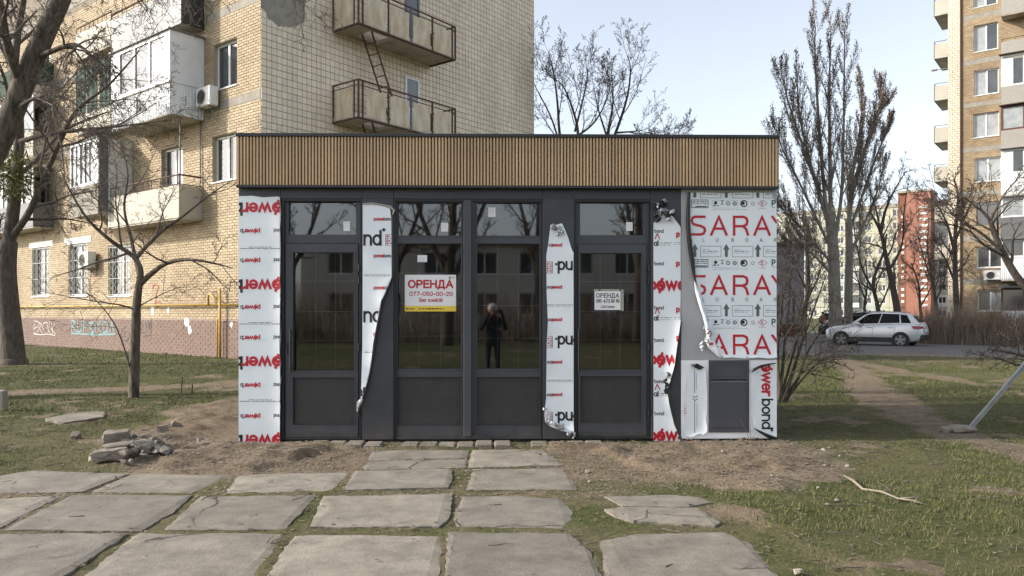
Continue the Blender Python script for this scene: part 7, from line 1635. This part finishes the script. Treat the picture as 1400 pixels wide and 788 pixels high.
t.build('poplar_tree', 'shorter bare poplar leaning right beside the tallest one', 'tree', tuple(b0), 'barkpale', 'twigpale', 'poplars')
# --- trees by the cars and the right-hand block
P_mid = dict(seg=(6, 6, 5, 4, 3), wob=(.07, .13, .16, .18, .2), up=(.03, .04, .03, .02, 0), n=(8, 7, 6, 2), t0=(.25, .2, .15, .1), ang=(42, 45, 45, 45), lr=(.5, .45, .42, .5), rr=.5, rmin=.009, tip=.25, taper=.45)
for k, (bx_, dep, lb, limbs) in enumerate((
    (1229, 46, 'bare tree with a slanting trunk in front of the red tower', [(((1232, 455), (1226, 420), (1218, 380), (1210, 345), (1204, 318), (1190, 290)), .25, .05), (((1204, 320), (1210, 290), (1222, 262), (1238, 235)), .11, .02), (((1215, 370), (1226, 352), (1234, 330), (1236, 290), (1242, 250)), .10, .02), (((1204, 318), (1196, 280), (1186, 255)), .07, .015)]),
    (1200, 48, 'bare tree forking low behind the roof of the silver SUV', [(((1203, 455), (1200, 420), (1194, 385), (1208, 345), (1212, 320)), .16, .05), (((1196, 400), (1180, 370), (1170, 330), (1166, 290)), .09, .02), (((1200, 425), (1212, 400), (1222, 370)), .07, .02)]),
    (1311, 44, 'bare tree standing close to the pale pier of the right-hand block', [(((1312, 460), (1308, 420), (1306, 370), (1306, 320), (1310, 270), (1304, 245)), .20, .04), (((1306, 350), (1296, 310), (1284, 285), (1270, 270)), .09, .015), (((1307, 390), (1290, 350), (1275, 335)), .08, .015), (((1306, 330), (1322, 290), (1335, 262)), .08, .015)]),
    (1282, 50, 'slim bare tree above the hedge between red tower and brick block', [(((1284, 458), (1280, 420), (1274, 380), (1268, 340), (1270, 300)), .14, .03), (((1276, 390), (1262, 350), (1252, 310)), .07, .015), (((1280, 410), (1292, 380), (1296, 340)), .07, .015)]),
    (1262, 47, 'low bare tree behind the tail of the silver SUV', [(((1264, 458), (1258, 420), (1256, 390), (1246, 360)), .11, .03), (((1258, 420), (1272, 395), (1280, 370)), .06, .015)]),
    (1098, 47, 'bare tree with reddish twigs beside the low lilac building', [(((1100, 460), (1102, 420), (1106, 385), (1104, 345), (1098, 310)), .13, .03), (((1104, 400), (1090, 370), (1076, 345)), .07, .015), (((1104, 410), (1120, 375), (1128, 340)), .07, .015)]),
    (1182, 56, 'small bare tree behind the dark parked car', [(((1184, 455), (1182, 420), (1186, 385), (1182, 350)), .13, .03), (((1183, 410), (1172, 380), (1166, 350)), .07, .015)]))):
    t = Tree(60 + k, P_mid, (8, 5, 3, 3, 3, 3)); b0 = At(limbs[0][0][0][0], HZ, dep); b0.z = float(zbase(b0.x, b0.y)); first = True
    for L_, r0, r1 in limbs:
        pts = [At(a, b_, dep + .2 * j * (1 if k % 2 else -1)) for j, (a, b_) in enumerate(L_)]
        if first: pts[0] = b0; first = False
        t.limb(pts, r0, r1, 0, True, t0=.3, L=4.6)
    t.build('bare_tree', lb, 'tree', tuple(b0), 'barkdark', 'twig', 'bare trees near the parked cars')
# --- multi-stemmed shrub at the kiosk's right back corner
b0 = G(1068, 550); ds = (b0 - Vector((0, -D, H))).dot(Vector((math.sin(PSI), math.cos(PSI), 0)))
P_sh = dict(seg=(6, 5, 4, 3), wob=(.08, .13, .16, .2), up=(.03, .02, .01, 0), n=(8, 6, 3), t0=(.25, .2, .2), ang=(42, 45, 45), lr=(.48, .5, .5), rr=.5, rmin=.0035, tip=.25, taper=.4)
t = Tree(71, P_sh, (7, 4, 3, 3, 3, 3))
for L_, r in ((((1068, 551), (1082, 515), (1096, 470), (1112, 425), (1128, 380)), .036), (((1067, 551), (1070, 505), (1074, 455), (1080, 400), (1078, 350)), .034), (((1069, 551), (1090, 520), (1105, 480), (1122, 455), (1140, 430)), .028), (((1066, 551), (1063, 500), (1066, 450), (1072, 400), (1098, 340)), .03), (((1070, 551), (1074, 520), (1096, 440), (1104, 380), (1100, 330)), .026), (((1072, 535), (1100, 515), (1125, 492), (1150, 488)), .016), (((1078, 530), (1104, 500), (1130, 478)), .014), (((1066, 540), (1060, 470), (1056, 400), (1062, 350)), .022), (((1080, 520), (1098, 505), (1112, 512), (1122, 508)), .010)):
    t.limb([b0 + Vector((random.Random(a).uniform(-.05, .05), .02, -.05)) if j == 0 else At(a, b_, ds + .06 * j) for j, (a, b_) in enumerate(L_)], r, .006, 0, True)
t.build('bare_shrub', 'dark many-stemmed bare shrub growing at the kiosk\'s right back corner', 'shrub', tuple(b0), 'barkdark', 'barkdark')
# --- tree outside the frame on the right whose branches reach in
dr = 11.5; b0 = G(1560, 575)
P_rt = dict(seg=(6, 6, 5, 4), wob=(.08, .12, .15, .18), up=(.02, .0, 0, 0), n=(6, 6, 3), t0=(.25, .2, .2), ang=(38, 42, 45), lr=(.42, .48, .5), rr=.5, rmin=.0035, tip=.25, taper=.4)
t = Tree(81, P_rt, (9, 5, 3, 3, 3, 3))
t.limb([b0 + Vector((0, 0, -.1)), At(1545, 500, dr), At(1520, 455, dr), At(1500, 440, dr)], .16, .11, 0, False)
t.limb([At(1500, 440, dr), At(1440, 415, dr), At(1400, 390, dr), At(1376, 355, dr), At(1362, 325, dr), At(1354, 302, dr)], .075, .032, 0, True, t0=.5, L=2.4)
t.limb([At(1354, 302, dr), At(1342, 288, dr), At(1330, 280, dr), At(1310, 262, dr)], .026, .006, 0, True, L=1.8)
t.limb([At(1372, 345, dr), At(1340, 318, dr + .1), At(1310, 300, dr + .1), At(1290, 278, dr + .2), At(1275, 262, dr + .2)], .026, .006, 0, True, L=1.9)
t.limb([At(1376, 352, dr), At(1345, 335, dr - .1), At(1325, 316, dr - .1), At(1296, 306, dr - .2), At(1268, 298, dr - .2)], .02, .005, 0, True, L=1.6)
t.limb([At(1354, 302, dr), At(1362, 285, dr - .1), At(1376, 262, dr - .2), At(1400, 235, dr - .2)], .02, .005, 0, True, L=1.5)
t.limb([At(1352, 305, dr), At(1350, 285, dr + .1), At(1356, 268, dr + .2)], .012, .004, 1, True)
t.limb([At(1530, 475, dr), At(1470, 490, dr), At(1420, 492, dr), At(1380, 482, dr), At(1350, 478, dr)], .035, .008, 0, True, L=1.4)
t.limb([At(1430, 492, dr), At(1395, 500, dr - .1), At(1365, 490, dr - .1), At(1340, 486, dr - .1)], .016, .005, 0, True, L=1.0)
t.limb([At(1410, 488, dr), At(1390, 470, dr + .2), At(1370, 462, dr + .2)], .014, .005, 0, True, L=.9)
t.build('bare_tree', 'branches of a bare tree reaching in from the right edge', 'tree', tuple(b0), 'barkdark', 'barkdark', 'large trees')
# --- clipped twiggy hedge by the right-hand block
q = MB(); rh = random.Random(91)
ha, hb_ = At(1262, HZ, 40.5), At(1420, HZ, 37.0)
for i in range(2600):
    s_ = rh.random(); b0 = ha.lerp(hb_, s_); w = rh.gauss(0, .55); b0 = b0 + Vector((rh.uniform(-.2, .2), w, 0)); b0.z = float(zbase(b0.x, b0.y)); hgt = 1.75 * rh.uniform(.55, 1.12) + .3 * math.sin(s_ * 21)
    m_ = b0 + Vector((rh.gauss(0, .14), rh.gauss(0, .14), hgt * .55)); e = m_ + Vector((rh.gauss(0, .2), rh.gauss(0, .2), hgt * .45)); q.tube([b0, m_, e], [.010, .007, .004], 3, False)
    if i % 2 == 0: q.tube([m_, m_ + Vector((rh.gauss(0, .22), rh.gauss(0, .22), rh.uniform(.1, .5)))], [.007, .004], 3, False)
o = q.build('hedge', 'hedge'); o['kind'] = 'stuff'; o['label'] = 'long brown leafless hedge beside the parked silver SUV'
q = MB(); rq = random.Random(19)
for i in range(2600):
    x = rq.uniform(-16, 16); b0 = Vector((x, -29 + rq.gauss(0, 1.2), 0)); hgt = (1.4 + 1.5 * float(vnoise(x * .5, 3.3))) * rq.uniform(.5, 1.1); m_ = b0 + Vector((rq.gauss(0, .18), rq.gauss(0, .18), hgt * .55)); q.tube([b0, m_, m_ + Vector((rq.gauss(0, .3), rq.gauss(0, .3), hgt * .45))], [.016, .012, .008], 3, False)
o = q.build('thicket', 'hedge'); o['kind'] = 'stuff'; o['label'] = 'bare thicket across the street, mirrored in the glass'
# --- trees behind the viewer, seen in the glass
t = Tree(95, dict(P_mid, n=(9, 8, 6), seg=(6, 6, 5, 4), rmin=.014), (8, 5, 3, 3, 3, 3)); b0 = Vector((-2.2, -24, 0))
for L_, r in ((((0, 0, -.1), (.1, 0, 3), (.3, .2, 6), (.2, .3, 10)), .3), (((.1, 0, 2.4), (1.2, .2, 5), (2.4, .3, 8)), .14), (((.1, 0, 2.8), (-1.1, -.2, 5.5), (-2, -.3, 8.5)), .14)): t.limb([b0 + Vector(p) for p in L_], r, .04, 0, True, L=5)
tr0 = t.build('bare_tree', 'bare tree behind the viewer, mirrored in the kiosk glass', 'tree', tuple(b0), 'barkdark', 'twig', 'trees mirrored in the glass')
for (x, y, rz, sc) in ((6.5, -27, 1.2, 1.1), (-9.5, -26, 2.6, .95), (2.2, -31, 4.0, 1.2), (13, -25, 5, 1.0), (-5.4, -31, 3.3, 1.1), (9.6, -32, 2.1, 1.0)): dup(tr0, (x, y, 0), rz, None, sc)
# ------------------------------------------------------------------ rubble, stones, posts
def chunk(rng, a, b_, c, n=14):
    bm = bmesh.new()
    for i in range(n):
        d = Vector((rng.gauss(0, 1), rng.gauss(0, 1), rng.gauss(0, 1))).normalized(); k = max(abs(d.x), abs(d.y), abs(d.z)); d = d.lerp(d / k, .55)
        bm.verts.new((d.x * a * rng.uniform(.8, 1.05), d.y * b_ * rng.uniform(.8, 1.05), d.z * c * rng.uniform(.8, 1.05)))
    bmesh.ops.convex_hull(bm, input=bm.verts)
    loose = [v for v in bm.verts if not v.link_faces]; bmesh.ops.delete(bm, geom=loose, context='VERTS')
    q = MB(); q.frombm(bm); return q
def rough_block(rng, a, b_, c):
    bm = bmesh.new(); bmesh.ops.create_cube(bm, size=2.0); bmesh.ops.subdivide_edges(bm, edges=bm.edges[:], cuts=5, use_grid_fill=True); o = rng.uniform(0, 50)
    X_ = np.array([v.co[:] for v in bm.verts]); n1 = fbm(X_[:, 0] * 3.1 + X_[:, 2] * 2 + o, X_[:, 1] * 3.1 - X_[:, 2] + o, 3) - .5; n2 = fbm(X_[:, 1] * 1.1 + o, X_[:, 0] * 1.3 + X_[:, 2] * 1.2, 2)
    for v, p, q1, q2 in zip(bm.verts, X_, n1, n2):
        e = sum(1 for t in p if abs(t) > .95); k = 1 - (.03 + .16 * max(0, q2 - .45)) * max(0, e - 1); v.co = Vector((p[0] * a * k, p[1] * b_ * k, p[2] * c * k)) + Vector((q1, q1, q1)) * .03
    q = MB(); q.frombm(bm); return q
rk = random.Random(17)
def put(q, name, mat, px, py, label, cat, group=None, dz=.03, rz=0, tilt=(0, 0)):
    g = G(px, py); o = q.build(name, mat); o.location = (g.x, g.y, zg(g.x, g.y) + dz); o.rotation_euler = (tilt[0], tilt[1], rz); return tag(o, label, cat, group)
GR = 'broken concrete pieces in the rubble heap'
q = rough_block(rk, .15, .07, .045); put(q, 'kerb_fragment', 'concrete', 150, 637, 'long broken kerb block with dark front at the front of the rubble heap', 'rubble', GR, .07, .22, (0, -.08))
q = rough_block(rk, .12, .05, .06); put(q, 'kerb_fragment', 'concrete', 160, 620, 'upright broken block leaning at the back left of the rubble heap', 'rubble', GR, .13, .3, (.25, -.1))
q = chunk(rk, .16, .11, .03); put(q, 'concrete_chunk', 'slab', 160, 631, 'flat pale concrete flake lying behind the front kerb block', 'rubble', GR, .11, .1, (.1, -.1))
q = chunk(rk, .12, .09, .04); put(q, 'concrete_chunk', 'slab', 197, 630, 'pale flat chunk near the middle of the rubble heap', 'rubble', GR, .1, .5, (.15, .1))
q = chunk(rk, .085, .07, .05); put(q, 'concrete_chunk', 'concrete', 222, 612, 'dark lump at the top right of the rubble heap', 'rubble', GR, .12)
for i in range(70):
    s_ = rk.uniform(.02, .062); q = chunk(rk, s_ * 1.2, s_, s_ * .65); u = rk.gauss(0, 1)
    put(q, 'concrete_chunk', rk.choice(['concrete', 'slab', 'slab2']), 184 + u * 25, 627 + rk.gauss(0, 6.5), 'small angular concrete chunk in the rubble heap left of the kiosk', 'rubble', GR, rk.uniform(.03, .12) * max(.3, 1 - abs(u) * .45), rk.uniform(0, 6), (rk.uniform(-.5, .5), rk.uniform(-.5, .5)))
for (px, py, s_, lb) in ((103, 601, .075, 'pale round stone on the dirt left of the rubble heap'), (241, 587, .07, 'pale pointed stone on bare soil between young tree and kiosk'), (273, 607, .05, 'small flat stone on the soil just right of the rubble heap')):
    put(chunk(rk, s_, s_ * .8, s_ * .8), 'stone', 'slab', px, py, lb, 'stone')
for (px, py) in ((893, 624), (990, 630), (804, 646), (806, 660), (1056, 658), (1118, 672), (1144, 690), (1131, 695), (1127, 640), (1148, 628), (1159, 638), (1133, 616), (1126, 621)):
    s_ = rk.uniform(.014, .03); put(chunk(rk, s_, s_ * .8, s_ * .6), 'stone', 'whitebit', px, py, 'small pale stone lying on the soil right of the pavement', 'stone', 'small pale stones', .012)
for (px, py, lb) in ((1092, 786, 'pale crumpled scrap at the right end of the front slab'), (1092, 783, '')):
    if lb: put(chunk(rk, .032, .026, .02), 'stone', 'whitebit', px, py, 'white stone on the grass beside the front right slab', 'stone', None, .02)
# concrete stump at the left edge
g = G(2, 562); q = MB(); q.bbox(-.06, .06, -.06, .06, -.1, .28, b=.01); o = q.build('concrete_post', 'whitebit'); o.location = (g.x, g.y, zg(g.x, g.y)); tag(o, 'short white-topped concrete post at the left edge', 'post')
# leaning metal post with its concrete foot
g = G(1322, 590); dp = (g - Vector((0, -D, H))).dot(Vector((math.sin(PSI), math.cos(PSI), 0)))
t = thing('metal_post', 'bent-over galvanised post leaning right out of a lump of concrete', 'post', (g.x, g.y, zg(g.x, g.y)))
top = At(1432, 462, dp) - g; ax = top.normalized(); sd_ = ax.cross(Vector((0, 1, 0))).normalized(); q = MB(); Lp = top.length
for (a, b_, c, d) in ((-.024, -.016, -.016, .016), (.016, .024, -.016, .016), (-.016, .016, .003, .008)):
    P = []
    for k in (.02, Lp):
        for (u, v) in ((a, c), (b_, c), (b_, d), (a, d)): P.append(ax * k + sd_ * u + Vector((0, 1, 0)) * v)
    q.add(P, [(0, 1, 2, 3), (7, 6, 5, 4), (0, 4, 5, 1), (1, 5, 6, 2), (2, 6, 7, 3), (3, 7, 4, 0)])
q.build('channel', 'galv', t, fix=True)
q = chunk(rk, .16, .12, .055, 60); q.v = [(x - .06, y, z + .035) for x, y, z in q.v]; q.build('concrete_foot', 'concrete', t)
q = chunk(rk, .09, .08, .045, 40); q.v = [(x - .24, y + .02, z + .02) for x, y, z in q.v]; q.build('concrete_foot', 'slab', t)
# dead stick
pts = [G(a, b_) for a, b_ in ((1154, 655), (1166, 662), (1180, 672), (1205, 680), (1228, 688), (1250, 693), (1268, 696))]; o0 = pts[0].copy()
q = MB(); q.tube([p - o0 + Vector((0, 0, zg(p.x, p.y) + .02 + .015 * (i % 2))) for i, p in enumerate(pts)], [.010, .012, .010, .009, .007, .005, .003], 6)
for i, (dx, dy_) in enumerate(((.12, .1), (.15, -.06), (.1, .12))): p = pts[3 + i] - o0 + Vector((0, 0, zg(*pts[3 + i][:2]) + .02)); q.tube([p, p + Vector((dx, dy_, .03))], [.006, .003], 4)
o = q.build('dead_stick', 'twigpale', smooth=True); o.location = o0; tag(o, 'long pale dead stick lying on the grass right of the bare soil', 'stick')
# dry stalk in front of the hatch
g = G(1026, 606); q = MB(); q.tube([(0, 0, 0), (-.05, -.02, .12), (-.13, -.03, .27)], [.004, .003, .002], 4); q.tube([(0, 0, .02), (-.015, -.03, .2)], [.003, .0015], 4)
for i in range(14): a = rk.uniform(0, 6.28); q.tube([(0, 0, 0), (math.cos(a) * .08, math.sin(a) * .05, .05), (math.cos(a) * .17, math.sin(a) * .09, .012)], [.003, .003, .002], 3)
o = q.build('dry_weed', 'litter'); o.location = (g.x, g.y, zg(g.x, g.y)); tag(o, 'dry weed stalk leaning against the dark hatch', 'weed')
for (px, py) in ((248, 540), (262, 540)):
    g = G(px, py); q = MB(); q.tube([(0, 0, -.05), (.015, 0, .30 if px == 248 else .18)], [.014, .010], 5); o = q.build('stump_shoot', 'barkdark'); o.location = (g.x, g.y, zg(g.x, g.y)); tag(o, 'thin dark cut shoot standing in the grass right of the young tree' if px == 248 else 'shorter dark cut shoot beside the taller one', 'shoot')
# ------------------------------------------------------------------ grass, litter and twigs
rg = np.random.RandomState(4)
def scatter(n, x0, x1, y0, y1): return rg.uniform(x0, x1, n), rg.uniform(y0, y1, n)
def on_slab(x, y):
    s = np.full(x.shape, -9.0)
    for p in SLABW: s = np.maximum(s, poly_sd(x, y, p))
    return s
def tri_mesh(name, V, mat, kind='stuff', label=None, per=3):
    n = len(V) // per; me = bpy.data.meshes.new(name); me.vertices.add(len(V)); me.vertices.foreach_set('co', np.asarray(V, np.float32).ravel())
    me.loops.add(n * per); me.loops.foreach_set('vertex_index', np.arange(n * per)); me.polygons.add(n); me.polygons.foreach_set('loop_start', np.arange(0, n * per, per)); me.polygons.foreach_set('loop_total', np.full(n, per)); me.update(); me.validate()
    me.materials.append(MAT[mat]); o = bpy.data.objects.new(name, me); COL.objects.link(o); o['kind'] = kind
    if label: o['label'] = label
    return o
allV = []
for (n, x0, x1, y0, y1, h0, w0) in ((330000, -7.5, 8.5, -4.7, 2.2, .026, .0030), (200000, -14, 16, 2.2, 12, .035, .0055), (90000, -26, 30, 12, 32, .05, .013)):
    x, y = scatter(n, x0, x1, y0, y1); dirt, lush = masks(x, y); sl = on_slab(x, y) if y0 < 0 else np.full(x.shape, -9.0)
    p = (1 - dirt) ** 1.3 * (.35 + .65 * lush) * (.25 + .9 * sstep(.35, .62, fbm(x * 3.2, y * 3.2, 4)))
    ap = poly_sd(x, y, [(-8.5, -7), (2.6, -7), (1.6, -2.6), (1.0, -.5), (-1.8, -.4), (-2.2, -1.6), (-8, -1.9)])
    p = np.where((ap > 0) & (sl < 0), .5 * sstep(.45, .7, fbm(x * 2.3 + 9, y * 2.3, 3)) + .05, p); p = np.where(sl > .012, .0, p)
    inside = (np.abs(x) < 3.3) & (y > -.06) & (y < 3.1); p = np.where(inside, 0, p)
    k = rg.rand(n) < p; x, y, lush, sl, ap = x[k], y[k], lush[k], sl[k], ap[k]; m = len(x); z = zgv(x, y)
    h = h0 * rg.uniform(.5, 1.5, m) * (.7 + .6 * lush); h = np.where((ap > 0) & (sl > -.3), h * .5, h); a = rg.uniform(0, 6.28, m); w = w0 * rg.uniform(.6, 1.3, m); ln = h * rg.uniform(.2, 1.1, m); b = rg.uniform(0, 6.28, m)
    dx, dy_ = np.cos(a) * w, np.sin(a) * w
    V = np.empty((m, 3, 3)); V[:, 0] = np.stack([x - dx, y - dy_, z - .01], -1); V[:, 1] = np.stack([x + dx, y + dy_, z - .01], -1); V[:, 2] = np.stack([x + np.cos(b) * ln, y + np.sin(b) * ln, z + h], -1)
    allV.append(V.reshape(-1, 3))
tri_mesh('grass', np.concatenate(allV), 'blade', label='short patchy spring grass')
# dead leaves and crumbs
def flakes(n, x0, x1, y0, y1, s0, mat, name, pf, lab):
    x, y = scatter(n, x0, x1, y0, y1); k = rg.rand(n) < pf(x, y); x, y = x[k], y[k]; inside = (np.abs(x) < 3.25) & (y > -.02) & (y < 3.1); x, y = x[~inside], y[~inside]; m = len(x)
    sl = on_slab(x, y); z = np.where(sl > 0, .012, zgv(x, y)) + .006; s = s0 * rg.uniform(.35, 1.5, m); a = rg.uniform(0, 6.28, m); tl = rg.uniform(-.5, .5, (m, 2)) * np.where(sl > 0, .25, 1)[:, None]
    V = np.empty((m, 4, 3))
    for j, (u, v) in enumerate(((-1, 0), (0, -.55), (1, .1), (.1, .6))):
        ux, uy = (u * np.cos(a) - v * np.sin(a)) * s, (u * np.sin(a) + v * np.cos(a)) * s; V[:, j] = np.stack([x + ux, y + uy, z + np.abs(ux * tl[:, 0] + uy * tl[:, 1])], -1)
    return tri_mesh(name, V.reshape(-1, 3), mat, label=lab, per=4)
def pf_leaf(x, y): sl = on_slab(x, y); d, l_ = masks(x, y); return np.where(sl > .05, .035, .25 + .6 * np.clip(fbm(x * 1.7, y * 1.7, 3) - .3, 0, 1))
flakes(60000, -8, 9, -4.7, 8, .014, 'litter', 'leaf_litter', pf_leaf, 'scattered dead leaves and bark crumbs')
flakes(26000, -7, 6, -2.6, .4, .013, 'concrete', 'soil_crumbs', lambda x, y: masks(x, y)[0] * .9 * (on_slab(x, y) < 0), 'crumbs of soil and broken concrete')
flakes(1500, -8, 9, -4.7, 6, .013, 'whitebit', 'pale_crumbs', lambda x, y: np.where(on_slab(x, y) > 0, .05, .6), 'pale crumbs and paper bits')
q = MB(); rt = random.Random(23)
for i in range(900):
    x, y = rt.uniform(-7, 8), rt.uniform(-4.6, 1.0) if i % 3 else rt.uniform(-.9, 5)
    if abs(x) < 3.3 and -.05 < y < 3.1: continue
    sl = float(on_slab(np.array([x]), np.array([y]))[0])
    if sl > .05 and rt.random() < .75: continue
    z = .014 if sl > 0 else zg(x, y) + .01; a = rt.uniform(0, 6.28); L_ = rt.uniform(.04, .3) * (.6 if sl > 0 else 1); p = Vector((x, y, z)); pts = [p]
    for k in range(3): a += rt.gauss(0, .35); p = p + Vector((math.cos(a), math.sin(a), rt.uniform(-.02, .05) if sl < 0 else 0)) * L_ / 3; pts.append(p)
    q.tube(pts, [.0045, .004, .003, .002], 4, False)
o = q.build('fallen_twigs', 'twig'); o['kind'] = 'stuff'; o['label'] = 'small fallen twigs'
